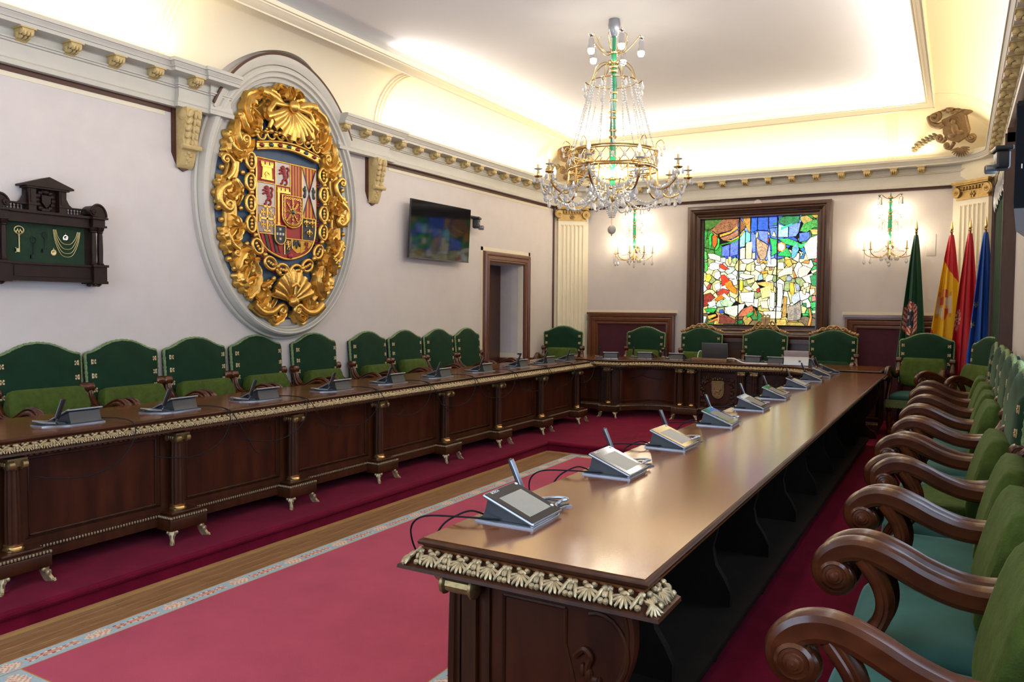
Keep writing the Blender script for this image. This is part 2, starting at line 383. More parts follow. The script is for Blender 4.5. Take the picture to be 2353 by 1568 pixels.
# ---- cornice
CP = [(0, 3.215), (.066, 3.215), (.070, 3.245), (.058, 3.258), (.050, 3.262), (.050, 3.283), (.040, 3.286), (.040, 3.303), (.026, 3.306), (.024, 3.375), (.038, 3.379), (.040, 3.390), (.050, 3.394), (.052, 3.405), (.030, 3.408), (.030, 3.462), (.042, 3.468), (.138, 3.47), (.142, 3.472), (.142, 3.497), (.150, 3.499), (.152, 3.510), (.168, 3.526), (.170, 3.533), (.180, 3.535), (.180, 3.563), (.15, 3.568), (0, 3.57)]
def bez(a, c, b, n=8): return [tuple((1-t)**2*Vector(a)+2*t*(1-t)*Vector(c)+t*t*Vector(b)) for t in [i/n for i in range(n+1)]]
cl = bez((XL, YB-AL-.12), (XL+.06, YB-.06), (XL+AL+.12, YB)); cr = bez((-.22, YB), (XR-.07, YB-.07), (XR, YB-.62))
seg1 = [(XL, YR), (XL, 4.205), (XL+.05, 4.205), (XL+.05, 4.50), (XL+.075, 4.50), (XL+.075, 4.68)]
seg2 = [(XL+.05, 6.03), (XL+.05, 6.86), (XL, 6.86)]+cl+cr+[(XR, YR)]
t1 = struct(MB().sweep(seg1, CP).obj('trim_1', M_cornice), 'moulded cornice above the dark key case, ending at the oval')
t2 = struct(MB().sweep(seg2, CP).obj('trim_2', M_cornice), 'moulded cornice running from the oval round to the stained glass wall')
BP = [(0, 3.178), (.014, 3.178), (.014, 3.216), (0, 3.216)]
MB().sweep([(XL, YR), (XL, 4.15)], BP).obj('brown_fillet', M_brown, t1)
MB().sweep([(XL, 6.86), (XL, YB-AL)], BP).obj('brown_fillet', M_brown, t2)
MB().sweep([(XL+AL+.02, YB), (-.12, YB)], BP).obj('brown_fillet', M_brown, t2)
MB().sweep([(XR, YB-.55), (XR, 5.8)], BP).obj('brown_fillet', M_brown, t2)
# pale border of the wall fabric
def border(pts, parent, w=.035, d=.004):
    MB().sweep(pts, [(0, 3.178-w), (d, 3.178-w), (d, 3.178), (0, 3.178)]).obj('pale_border', M_plaster, parent)
border([(XL, YR), (XL, 4.1)], t1); border([(XL, 6.95), (XL, YB-AL)], t2)
# modillions: small scrolled leaf blocks under the soffit
mm = MB(); mm.box(-.052, .052, -.115, 0, .048, .058)
mm.prism([(0, .048), (-.105, .048), (-.108, .03), (-.10, .012), (-.085, .008), (-.065, .018), (-.04, .004), (-.015, -.022), (0, -.03)], -.038, .038, RZ(0), ax='x')
mo = MB()
for sx in (-.022, 0, .022): mo.ell((sx, -.095, .016), (.013, .022, .020), 6, 5)
for sx in (-.026, 0, .026): mo.ell((sx, -.045, -.002), (.014, .04, .016), 6, 5)
for sx in (-1, 1): mo.ell((sx*.038, -.085, .024), (.006, .020, .020), 8, 5); mo.ell((sx*.038, -.03, .008), (.006, .022, .024), 8, 5)
mm.add(mo)
ME_mod_c = mm.mesh('modillion', M_ornament)
def modil(parent, x, y, ang): link('modillion', ME_mod_c, parent, T(x, y, 3.412) @ RZ(ang))
yy = 4.295-.332*9
for i in range(10): modil(t1, XL+.034+(.05 if i == 9 else 0), yy+.332*i, PI/2)
for i in range(13):
    y = 6.40+.332*i; modil(t2, XL+.034+(.05 if y < 6.84 else 0), y, PI/2)
modil(t2, XL+.075, 6.085, PI/2)
for i in range(15): modil(t2, -3.035+.3205*(i-6), YB-.034, 0)
for i in range(17): modil(t2, XR-.034, 5.12+.338*i, -PI/2)
# carved corbels beneath the cornice ends
def corbel(y, parent, name='corbel'):
    m = MB(); prof = [(0, 0), (.135, 0), (.14, -.03), (.125, -.10), (.10, -.18), (.085, -.25), (.09, -.285), (.10, -.30), (.095, -.33), (.075, -.34), (.06, -.36), (.05, -.40), (.03, -.45), (.012, -.475), (0, -.48)]
    m.prism(prof, -.072, .072, ax='y')
    o = m.obj(name, M_ornament, parent, T(XL+.02, y, 3.216) )
    q = MB()
    for k in range(5):
        z = -.05-.055*k; xx = .135-.012*k
        for sy in (-1, 1): q.ell((0, 0, 0), (.026, .030, .042), 8, 5, T(xx, sy*(.038-.003*k), z) @ RX(sy*.5))
        q.ell((xx+.012, 0, z-.01), (.024, .013, .042), 6, 5)
    for sy in (-1, 1):
        q.lathe([(.045, -.012), (.05, .0), (.03, .012), (.0, .014)], 14, T(.075, sy*.072, -.055) @ RX(-sy*PI/2))
        q.lathe([(.025, -.012), (.028, .0), (.0, .012)], 12, T(.075, sy*.072, -.31) @ RX(-sy*PI/2))
    q.tube([(.095, -.09, -.315), (.095, .09, -.315)], .022, 8)
    for k, (yy_, zz) in enumerate(((0, -.355), (.025, -.375), (-.025, -.375), (0, -.40), (.018, -.415), (-.018, -.415), (0, -.44))): q.ell((.06-.006*k, yy_, zz), (.016, .016, .018), 6, 5)
    q.obj('acanthus_leaf', M_ornament, o)
    MB().prism([(-.105, .01), (.105, .01), (.105, -.36), (.075, -.43), (.04, -.485), (0, -.505), (-.04, -.485), (-.075, -.43), (-.105, -.36)], 0, .02, ax='x').obj('backing_board', M_brown, o, T(-.02, 0, 0))
corbel(4.262, t1); corbel(6.66, t2)
# ---- cove and ceiling
Z0, Z1 = 3.56, 4.10
OY, OZ, OA, OB = 5.345, 2.60, 1.00, 1.32       # oval centre (y,z), outer semi-axes
LA, LB = OA+.07, OB+.05                            # lunette cut into the cove
def cove_pt(side, s, th):
    c = 1-math.cos(th); z = Z0+(Z1-Z0)*math.sin(th)
    x0, x1 = XL+(MX0-XL)*c, XR+(MX1-XR)*c; y0, y1 = YR+(MY0-YR)*c, YB+(MY1-YB)*c
    if side == 'L': return (x0, y0+(y1-y0)*s, z)
    if side == 'R': return (x1, y0+(y1-y0)*s, z)
    if side == 'B': return (x0+(x1-x0)*s, y1, z)
    return (x0+(x1-x0)*s, y0, z)
m = MB(); NT = 14
for sd in 'RBF': m.grid(lambda u, v: cove_pt(sd, u, v*PI/2), 40, NT)
# left side column by column, with the lunette over the oval
def lun(y):
    k = 1-((y-OY)/LA)**2
    return OZ+LB*math.sqrt(k) if k > 0 else 0
ys = sorted(set([YR, YB]+[YR+(YB-YR)*i/40 for i in range(41)]+[OY+LA*math.sin(a/40*PI/2) for a in range(-40, 41)]))
R = []
for y in ys:
    zs = max(Z0, lun(y)); t0 = math.asin(min(1, (zs-Z0)/(Z1-Z0))) if zs > Z0 else 0; row = []
    for k in range(NT+1):
        th = t0+(PI/2-t0)*k/NT; c = 1-math.cos(th)
        yy_ = min(max(y, YR+(MY0-YR)*c), YB+(MY1-YB)*c)
        row.append((XL+(MX0-XL)*c, yy_, Z0+(Z1-Z0)*math.sin(th)))
    R.append(row)
m.rings(R, False, False)
sof = []
for y in ys:
    z = lun(y)
    if z > Z0: t0 = math.asin((z-Z0)/(Z1-Z0)); sof.append([(XL, y, z), (XL+(MX0-XL)*(1-math.cos(t0)), y, z)])
m.rings(sof, False, False)
struct(m.obj('ceiling_cove', M_cove, angle=50), 'cream curved cove below the ceiling')
mo = MB()
mp = [(0, 4.09), (.012, 4.085), (.018, 4.098), (.035, 4.105), (.065, 4.130), (.088, 4.140), (.092, 4.150), (.112, 4.152), (.115, 4.19), (.10, 4.20), (.0, 4.20), (-.05, 4.2), (-.12, 4.2), (-.12, 4.12), (0, 4.11)]
mo.sweep([(MX0, MY0), (MX0, MY1), (MX1, MY1), (MX1, MY0)], mp+[mp[0]], closed=True)
struct(mo.obj('trim_3', M_cove), 'moulded frame around the flat ceiling')
ce = MB(); ce.box(MX0-.14, MX1+.14, MY0-.14, MY1+.14, ZC, ZC+.1)
for a, b, c, d in ((MX0-.14, MX0-.12, MY0-.14, MY1+.14), (MX1+.12, MX1+.14, MY0-.14, MY1+.14), (MX0-.14, MX1+.14, MY0-.14, MY0-.12), (MX0-.14, MX1+.14, MY1+.12, MY1+.14)): ce.box(a, b, c, d, 4.15, ZC)
struct(ce.obj('ceiling', M_ceil), 'flat white ceiling')
def rib(side, pos):
    P = []
    for k in range(17):
        th = PI/2*k/16; c = 1-math.cos(th); z = Z0+(Z1-Z0)*math.sin(th)
        if side == 'L': P.append((XL+(MX0-XL)*c+.004, pos, z-.004))
        elif side == 'R': P.append((XR+(MX1-XR)*c-.004, pos, z-.004))
        else: P.append((pos, YB+(MY1-YB)*c-.004, z-.004))
    r = MB()
    for dd in (-.05, 0, .05):
        r.tube([(p[0], p[1]+dd, p[2]) if side in 'LR' else (p[0]+dd, p[1], p[2]) for p in P], .011, 6)
    struct(r.obj('trim_4', M_cove), 'plaster rib across the cove')
for s_, p_ in (('L', 4.05), ('L', 6.75), ('L', 10.4), ('B', -.83), ('B', -4.2), ('R', 10.3), ('R', 6.75)): rib(s_, p_)
# ---- doorway in the left wall
dr = MB(); jt = .2; XD = -6.03     # inner end of the reveal
dr.box(XD-.02, XL-.2, DY1, DY1+.02, DZ, DTOP); dr.box(XD-.02, XL-.2, DY0-.02, DY0, DZ, DTOP); dr.box(XD-.02, XL-.2, DY0, DY1, DTOP, DTOP+.02)
MB_rev = struct(dr.obj('door_1', mat('pale reveal', srgb(206, 200, 205), .8, noise=.03)), 'deep doorway with pale reveal and dark wooden casing')
cs = MB(); prof = [(0, .0), (.0, .018), (.02, .03), (.035, .03), (.04, .045), (.075, .05), (.09, .038), (.10, .05), (.125, .055), (.14, .04), (.15, 0)]
def casing(parent, y0, y1, z0, z1, prof, matr, X=XL, sgn=1, name='casing'):
    """picture-frame casing around opening on a wall at x=X; profile (offset outward from opening, protrusion)"""
    m = MB(); P = [[] for _ in prof]; R = []
    for (y, z, sy, sz) in ((y0, z0, -1, 0), (y0, z1, -1, 1), (y1, z1, 1, 1), (y1, z0, 1, 0)):
        R.append([(X+sgn*p, y+sy*o, z+sz*o) for o, p in prof])
    m.rings(R, False, False); return m.obj(name, matr, parent, angle=25)
casing(MB_rev, DY0, DY1, DZ, DTOP, prof, M_door)
MB().box(XD, XD+.10, DY0, DY0+.30, DZ, DTOP-.05).obj('door_leaf', M_frame, MB_rev)
MB().box(XD-.06, XD, DY0-.02, DY1+.02, DZ, DTOP).obj('inner_door', M_frame, MB_rev)
MB().box(XD, XL-.0, DY1-.015, DY1, DZ, .84).obj('reveal_dado', M_door, MB_rev)
MB().box(XL-.09, XL-.02, DY1-.006, DY1, .9, DTOP).obj('pale_border', M_plaster, MB_rev)
MB().box(XD, XL-.02, DY1-.006, DY1, .85, .92).obj('pale_border', M_plaster, MB_rev)
b = MB(); b.box(XL, XL+.004, DY0-.20, DY0-.15, .85, DTOP+.2); b.box(XL, XL+.004, DY1+.15, DY1+.2, .85, DTOP+.2); b.box(XL, XL+.004, DY0-.2, DY1+.2, DTOP+.15, DTOP+.2); b.obj('pale_border', M_plaster, MB_rev)
# ---- framed maroon panels (wainscot) on the back wall
def wains(x0, x1, z1, label):
    m = MB(); pr = [(0, 0), (0, .06), (.03, .065), (.045, .05), (.06, .06), (.10, .05), (.115, .03), (.13, .035), (.15, .03), (.16, .01)]
    R = [[(x, YB-p, z) for (x, z, p) in [(x0+sx*o if sx > 0 else x1-o, (z1-o) if top else .12, p) for o, p in pr]] for sx, top in ((1, 0), (1, 1), (-1, 1), (-1, 0))]
    m.rings(R, False, False); o = struct(m.obj('trim_5', M_door, angle=25), label)
    MB().box(x0+.15, x1-.15, YB-.012, YB, .12, z1-.15).obj('maroon_panel', M_maroon, o)
    q = MB(); q.box(x0-.02, x1+.02, YB-.08, YB, z1-.005, z1+.03); q.obj('cap_rail', M_door, o)
    MB().box(x0-.04, x1+.04, YB-.004, YB, z1+.03, z1+.07).obj('pale_border', M_plaster, o)
wains(-5.17, -3.745, 1.51, 'maroon fabric panel in moulded wood frame beside the fluted pilaster')
wains(-1.345, -.12, 1.51, 'maroon fabric panel in moulded wood frame behind the flags')
# ---- right wall: tall window casing with curtain and pelmet
wr = MB(); WY0, WY1 = 7.75, 10.55
wr.box(XR-.085, XR, WY0, WY0+.12, DZ, 3.10); wr.box(XR-.085, XR, WY1-.12, WY1, DZ, 3.10); wr.box(XR-.085, XR, WY0, WY1, 3.02, 3.14)
wr.box(XR-.10, XR-.085, WY0+.03, WY0+.06, DZ, 3.1); wr.box(XR-.10, XR-.085, WY1-.06, WY1-.03, DZ, 3.1)
w5 = struct(wr.obj('window_5', M_frame), 'tall dark wood window casing beside the blue flag')
c = MB(); c.grid(lambda u, v: (XR-.045+.02*math.sin(u*60), WY0+.12+u*(WY1-WY0-.24), .3+v*2.7), 120, 2); c.obj('green_curtain', M_velvet, w5)
c = MB()
for k in range(40):
    c.ell((XR-.075, WY0+.15+k*.063, 2.92-.12*abs(math.sin(k*.55))), (.02, .034, .10), 6, 5)
c.obj('carved_pelmet', M_steel, w5)
# ================================================================== RUG
RX0, RX1, RY0, RY1, RB = -3.61, -1.78, 1.68, 7.585, .125
rug = MB().box(RX0, RX1, RY0, RY1, .001, .010).obj('rug', mat('rug backing', (.3, .25, .2), .9), None); tag(rug, 'rose red rug with pale floral border between the council tables', 'rug')
MB().box(RX0+RB, RX1-RB, RY0+RB, RY1-RB, .010, .0145).obj('rug_field', M_rug, rug)
def rug_col(u, v):   # u metres along, v 0..1 across (0 outer)
    blue = srgb(150, 168, 176); cream = srgb(206, 190, 168); pink = srgb(190, 138, 122); rust = srgb(142, 78, 60); tan = srgb(168, 120, 60)
    if v < .03 or v > .965: return tan
    if v < .12 or v > .88: return blue
    p = (u % .42)/.42; w = (v-.5)/.38
    # acanthus cluster
    d = abs(p-.22)/.16
    if d < 1:
        lobes = .55+.38*math.cos((p-.22)*60+w*3)
        if abs(w) < (1-d*d)**.5*(.6+.4*lobes): return cream if math.sin(p*95+abs(w)*9) > -.35 else pink
    # ribbon
    q = (p-.70)/.28
    if abs(q) < 1:
        ww = .42+.12*math.cos(q*6)
        if abs(w) < ww*.55: return pink
        if abs(w) < ww: return cream if math.sin(q*22) > -.2 else rust
    return blue
def rug_border(p0, p1, along, nsl):
    (xa, ya), (xb, yb) = p0, p1; m = MB(); L = (xb-xa) if along == 'x' else (yb-ya); nu = int(L/.009); nv = 20
    v = []; f = []; c = []
    for i in range(nu+1):
        for j in range(nv+1):
            v.append((xa+L*i/nu, ya+RB*j/nv, .0145) if along == 'x' else (xa+RB*j/nv, ya+L*i/nu, .0145))
    for i in range(nu):
        for j in range(nv):
            f.append((i*(nv+1)+j, (i+1)*(nv+1)+j, (i+1)*(nv+1)+j+1, i*(nv+1)+j+1)); vv = (j+.5)/nv; c.append(rug_col(L*(i+.5)/nu, vv if nsl else 1-vv))
    m.v = v; m.f = f; m.c = c; m.obj('rug_border', M_rugb, rug, smooth=False)
rug_border((RX0, RY0), (RX0, RY1), 'y', True); rug_border((RX1-RB, RY0), (RX1, RY1), 'y', False)
rug_border((RX0+RB, RY0), (RX1-RB, RY0), 'x', True); rug_border((RX0+RB, RY1-RB), (RX1-RB, RY1-RB), 'x', False)
# ================================================================== COUNCIL TABLES
ZT = .905
EDGE = [(-.06, .865), (-.012, .866), (-.012, .872), (-.004, .874), (-.002, .884), (.008, .886), (.010, .894), (.004, .9005), (-.004, .9035), (-.02, .9035)]   # moulded slab edge
GILT = [(-.012, .870), (.002, .868), (.040, .834), (.052, .830), (.054, .820), (.046, .816), (-.03, .806), (-.07, .800), (-.07, .865)]
def offset_path(path, d):
    P = [Vector((p[0], p[1])) for p in path]; out = []
    for i in range(len(P)):
        d1 = (P[i]-P[i-1]).normalized() if i else (P[1]-P[0]).normalized(); d2 = (P[i+1]-P[i]).normalized() if i < len(P)-1 else d1
        n1 = Vector((d1.y, -d1.x)); n2 = Vector((d2.y, -d2.x)); m = n1+n2; m = m/max(.3, m.dot(n1)); out.append((P[i].x+m.x*d, P[i].y+m.y*d))
    return out
def walk(path, step, start=0):
    """positions and outward angles at equal steps along a polyline"""
    P = [Vector((p[0], p[1])) for p in path]; out = []; acc = 0; nxt = start
    for a, b in zip(P[:-1], P[1:]):
        L = (b-a).length; d = (b-a).normalized()
        while nxt <= acc+L+1e-6:
            q = a+d*(nxt-acc); out.append((q.x, q.y, math.atan2(-d.x, d.y))); nxt += step
        acc += L
    return out
# carved shell and leaf motif, local x along, y outwards, laid on the slanting face; z is absolute
def motif(hi=True):
    m = MB(); nu, nv = (7, 5) if hi else (5, 4)
    RT = RX(-math.radians(42))
    def sl(x, t, r, lift=.004, rz=0): # t 0..1 down the slope
        y = .002+.040*t+lift*.7; z = .868-.036*t+lift*.7
        m.ell((0, 0, 0), r, nu, nv, T(x, y, z) @ RT @ RZ(rz))
    for k in range(7):
        a = (k-3)*.40; m.ell((0, 0, 0), (.0058, .021, .0075), nu, nv, T(0, .0165, .8615) @ RT @ RZ(-a) @ T(0, .022, 0))
    sl(0, .22, (.014, .010, .010)); sl(-.012, .06, (.0085, .0085, .009)); sl(.012, .06, (.0085, .0085, .009))
    for sx in (-1, 1):
        m.ell((0, 0, 0), (.0065, .028, .0085), nu, nv, T(sx*.031, .026, .853) @ RT @ RZ(sx*.30))
        sl(sx*.041, .10, (.010, .010, .008)); sl(sx*.040, .80, (.009, .010, .009)); sl(sx*.044, .42, (.007, .012, .008))
    return m
MOT = motif()
def gilt_trim(path, parent, Mloc, step=.094, name='carved_gilt_trim'):
    m = MB()
    for x, y, a in walk(path, step, step*.5): m.add(MOT, T(x, y, 0) @ RZ(a-PI/2+PI/2-PI/2))
    return m.obj(name, M_gilt, parent, Mloc)
def bead(path, parent, Mloc, z, d, step=.018, r=.0075, name='gilt_bead', matr=None):
    m = MB(); e = MB().ell((0, 0, 0), (r, r*.8, r*1.25), 5, 4)
    for x, y, a in walk(offset_path(path, d), step, step*.5): m.add(e, T(x, y, z) @ RZ(a-PI/2))
    return m.obj(name, matr or M_gilt, parent, Mloc)
# column: shaft z from .345 to .735
def col_meshes():
    n = 60; R = []
    for z, s in ((.345, 1.0), (.45, 1.02), (.60, .96), (.735, .86)):
        ring = []
        for j in range(n):
            a = 2*PI*j/n; k = (j % 5); r = .040*s*(1 if k in (0,) else (.93 if k in (1, 4) else .885)); ring.append((r*math.cos(a), r*math.sin(a), z))
        R.append(ring)
    sh = MB().rings(R).mesh('column', M_wood, 20)
    b = MB().lathe([(.046, .305), (.052, .308), (.053, .318), (.046, .324), (.043, .330), (.047, .334), (.047, .342), (.040, .347)], 20).mesh('base_ring', M_brass)
    c = MB(); c.lathe([(.034, .735), (.04, .745), (.042, .755), (.036, .76)], 16); c.box(-.058, .058, -.05, .05, .785, .800); c.box(-.05, .05, -.044, .044, .755, .787)
    for sy in (-1, 1):
        for sx in (-1, 1):
            c.lathe([(.026, -.02), (.026, .006), (.018, .010), (.008, .014)], 12, T(sx*.050, sy*.040, .765) @ RX(-sy*PI/2))
    for sy in (-1, 1):
        for k in (-1, 0, 1): c.ell((k*.02, sy*.046, .768), (.009, .008, .013), 6, 4)
    cp = c.mesh('capital', M_bronze)
    return sh, b, cp
ME_shaft, ME_ring, ME_cap = col_meshes()
def add_column(root, Mloc, x, y, ang):
    c = link('column', ME_shaft, root, Mloc @ T(x, y, 0) @ RZ(ang)); link('base_ring', ME_ring, c); link('capital', ME_cap, c)
# gilded foot: points along +x+... local: outward is +x
def foot_mesh():
    m = MB(); R = []
    for z, w, o in ((.20, .055, .0), (.185, .050, .004), (.165, .032, .012), (.145, .024, .024), (.13, .028, .036), (.121, .024, .044)):
        R.append([(o+.012, -w*.5, z), (o+.02, -w*.2, z), (o+.022, w*.2, z), (o+.012, w*.5, z), (o-.03+.2*(z-.12), w*.35, z), (o-.03+.2*(z-.12), -w*.35, z)])
    m.rings(R)
    for sy in (-1, 1):
        m.ell((.012, sy*.024, .19), (.012, .012, .012), 8, 5); m.ell((.03, sy*.010, .165), (.01, .007, .016), 6, 4)
    for k in (-1, 0, 1): m.ell((.050, k*.010, .128), (.012, .006, .008), 6, 4)
    return m.mesh('foot', M_gilt)
ME_foot = foot_mesh()
def add_plinth(root, Mloc, x, y, ang, L=.27, D=.15):
    """plinth block centred at (x,y); ang: direction of outward normal; L along, D deep"""
    key = 'plinth_%.2f' % L
    if key not in bpy.data.meshes:
        m = MB(); m.bbox(-D/2, D/2, -L/2, L/2, .20, .268, .004); m.bbox(-D/2-.004, D/2-.004, -L/2+.008, L/2-.008, .268, .290, .006); m.bbox(-D/2, D/2-.025, -L/2+.03, L/2-.03, .290, .306, .005)
        bpy.data.meshes[m.mesh(key, M_wood).name].name = key
        b = MB(); e = MB().ell((0, 0, 0), (.0075, .0075, .0095), 5, 4)
        for k in range(int(L/.018)): b.add(e, T(D/2-.005, -L/2+.012+k*.018, .279))
        for s in (-1, 1):
            for k in range(int(D/.016)): b.add(e, T(-D/2+.01+k*.016, s*(L/2-.009), .279))
        b.mesh(key+'_bead', M_gilt).name = key+'_bead'
    o = link('plinth_block', bpy.data.meshes[key], root, Mloc @ T(x, y, 0) @ RZ(ang)); link('gilt_bead', bpy.data.meshes[key+'_bead'], o)
    for s in (-1, 1): link('foot', ME_foot, o, T(D/2-.03, s*(L/2-.035), 0) @ RZ(s*.7))
def bay(root, Mloc, P, Q, ang_in=0):
    """panelled bay between two points P,Q on the carcass front line (outward to the right of travel)"""
    P = Vector(P); Q = Vector(Q); d = Q-P; L = d.length; a = math.atan2(d.y, d.x); M = Mloc @ T(P.x, P.y, 0) @ RZ(a)   # local x along, -y outwards
    m = MB(); m.box(0, L, 0, .025, .21, .80)
    for x0, x1 in ((.085, .105), (L-.105, L-.085)): m.box(x0, x1, -.012, 0, .345, .775)
    m.box(0, .085, -.022, 0, .30, .80); m.box(L-.085, L, -.022, 0, .30, .80); m.box(.085, L-.085, -.020, 0, .775, .80)
    m.box(.085, L-.085, -.022, 0, .30, .335)
    o = m.obj('panel_frame', M_wood, root, M)
    MB().box(.105, L-.105, -.004, .0, .345, .775).obj('panel', M_panel, o)
    fr = MB()
    for x0, x1, z0, z1 in ((.105, .117, .345, .775), (L-.117, L-.105, .345, .775), (.105, L-.105, .345, .357), (.105, L-.105, .763, .775)): fr.bbox(x0, x1, -.015, -.003, z0, z1, .003)
    fr.obj('panel_moulding', M_wood, o)
    r = MB(); r.box(0, L, -.035, 0, .215, .262); r.box(0, L, -.03, 0, .262, .29); r.box(0, L, -.025, 0, .29, .302); r.obj('base_rail', M_wood, o)
    b = MB(); e = MB().ell((0, 0, 0), (.0075, .007, .0095), 5, 4)
    for k in range(int((L-.1)/.018)): b.add(e, T(.05+k*.018, -.032, .279))
    b.obj('gilt_bead', M_gilt, o)
def frieze_leaf(path, parent, Mloc):
    m = MB(); e = MB().ell((0, 0, 0), (.012, .006, .010), 5, 4)
    for x, y, a in walk(offset_path(path, -.055), .032, .02): m.add(e, T(x, y, .800) @ RZ(a-PI/2))
    m.obj('carved_frieze', M_bronze, parent, Mloc)
# ---- left table
root = empty('council_table', (-4.6, 5.2, DZ)); tag(root, 'long carved mahogany council table below the gilded coat of arms', 'table'); ML = T(4.6, -5.2, -DZ)
TYs, TYe = .95, 9.43
fp = [(-4.22, TYs), (-4.22, TYe), (-4.97, TYe)]
top = MB(); top.prism([(-4.97, TYs), (-4.2235, TYs), (-4.2235, TYe-.0035), (-4.97, TYe-.0035)], .868, .905); top.obj('table_top', M_top, root, ML)
MB().sweep(fp, EDGE).obj('top_edge', M_woodh, root, ML); MB().sweep(fp, GILT).obj('trim_bed', M_woodh, root, ML)
gilt_trim(fp, root, ML); frieze_leaf(fp[:2], root, ML)
cy = [2.177+.9875*k for k in range(-1, 8)]
XF = -4.33
for i, y in enumerate(cy):
    add_plinth(root, ML, -4.245, y+.015, 0); add_column(root, ML, -4.262, y, 0)
    if i: bay(root, ML, (XF, cy[i-1]), (XF, y))
bx = MB(); bx.box(-4.36, -4.33, 9.09, 9.36, .21, .80); bx.box(-4.92, -4.33, 9.33, 9.36, .21, .80); bx.box(-4.93, -4.90, .98, 9.36, .16, .80); bx.box(-4.93, -4.36, 1.0, 9.36, .79, .868); bx.obj('carcass', M_wood, root, ML)
# ---- back table with concave wings
BXc = -2.716
half = [(-4.66, 9.86), (-3.97, 9.86)]+[tuple(p) for p in smooth_path([Vector((-3.95, 9.87)), Vector((-3.84, 10.02)), Vector((-3.68, 10.13)), Vector((-3.50, 10.18)), Vector((-3.33, 10.16))], 4)]+[(-3.30, 10.15)]
front = half+[(2*BXc-x, y) for x, y in reversed(half)]
root = empty('council_table', (BXc, 10.3, DZ)); tag(root, 'curved presidential council table with carved shield below the stained glass', 'table'); ML = T(-BXc, -10.3, -DZ)
ftop = offset_path(front, .10); RYb = 10.62
poly = [(front[0][0]-.02, RYb)]+[(max(front[0][0]-.02, min(2*BXc-front[0][0]+.02, p[0])), p[1]+.0035) for p in ftop]+[(2*BXc-front[0][0]+.02, RYb)]
MB().prism(poly, .868, .905).obj('table_top', M_top, root, ML)
fpp = [(ftop[0][0]-.02, RYb), (ftop[0][0]-.02, ftop[0][1])]+ftop[1:-1]+[(ftop[-1][0]+.02, ftop[-1][1]), (ftop[-1][0]+.02, RYb)]
MB().sweep(fpp, EDGE).obj('top_edge', M_woodh, root, ML, angle=50); MB().sweep(fpp, GILT).obj('trim_bed', M_woodh, root, ML, angle=50)
gilt_trim(fpp[1:-1], root, ML); frieze_leaf(ftop, root, ML)
car = MB(); car.sweep(front, [(0, .21), (0, .80), (-.03, .80), (-.03, .21), (0, .21)]); car.box(front[0][0], front[0][0]+.03, 9.86, 10.6, .2, .80); car.box(front[-1][0]-.03, front[-1][0], 9.86, 10.6, .2, .8)
car.obj('curved_front', M_panel, root, ML, angle=50)
rl = MB(); rl.sweep(front, [(0, .215), (.035, .215), (.035, .262), (.03, .264), (.03, .29), (.025, .292), (.02, .302), (0, .302)]); rl.sweep(front, [(0, .335), (.014, .337), (.016, .350), (.006, .356), (0, .358)]); rl.sweep(front, [(0, .765), (.016, .77), (.02, .80), (0, .80)])
rl.obj('base_rail', M_wood, root, ML, angle=50); bead(front, root, ML, .279, .031)
for sg in (1, -1):
    fx = lambda x: x if sg == 1 else 2*BXc-x
    add_plinth(root, ML, fx(-4.10), 9.795, -PI/2, .27); add_column(root, ML, fx(-4.12), 9.81, -PI/2)
    add_plinth(root, ML, fx(-3.125), 10.085, -PI/2, .36)
    for cx in (-3.205, -3.045): add_column(root, ML, fx(cx), 10.095, -PI/2)
    for x0 in (-4.28, -4.0, -3.30, -2.97): MB().box(min(fx(x0), fx(x0+.03)), max(fx(x0), fx(x0+.03)), (9.84 if x0 < -3.9 else 10.13), (9.86 if x0 < -3.9 else 10.15), .30, .80).obj('stile', M_wood, root, ML)
# carved shield with supporters
sh = [(-.085, .12), (.085, .12), (.085, -.03), (.075, -.075), (.045, -.11), (0, -.125), (-.045, -.11), (-.075, -.075), (-.085, -.03)]
so = MB().prism(sh, 0, -.022, None, 'y', .006).obj('carved_shield', M_bronze, root, ML @ T(BXc+.005, 10.150, .545))
d = MB(); d.prism([(p[0]*.8, p[1]*.8) for p in sh], -.022, -.027, None, 'y', .003); d.box(-.088, .088, -.03, -.02, .075, .09)
for k in range(5): d.ell((-.06+.03*k, -.026, .135+.012*(k % 2)), (.011, .008, .018), 6, 4)
# small lion on the shield
for p, r in (((0, -.03, -.02), (.035, .008, .014)), ((.035, -.03, .0), (.014, .008, .016)), ((-.03, -.03, -.045), (.007, .006, .02)), ((.02, -.03, -.045), (.007, .006, .02)), ((-.045, -.03, .01), (.006, .006, .022))): d.ell(p, r, 7, 5)
d.obj('shield_emblem', M_bronze, so)
lf = MB(); rnd = random.Random(5)
for sx in (-1, 1):
    for k in range(34):
        t = k/33; a = -1.9+t*4.2; rr = .15+.035*math.sin(k*2.1); x = sx*(.10+rr*math.cos(a*.55)*.75); z = -.02+.16*math.sin(a*.75)+rnd.uniform(-.03, .03)
        lf.ell((x, -.006, z), (rnd.uniform(.012, .03), .016, rnd.uniform(.012, .028)), 7, 5, None)
lf.obj('carved_foliage', M_wood, root, ML @ T(BXc, 10.150, .535))
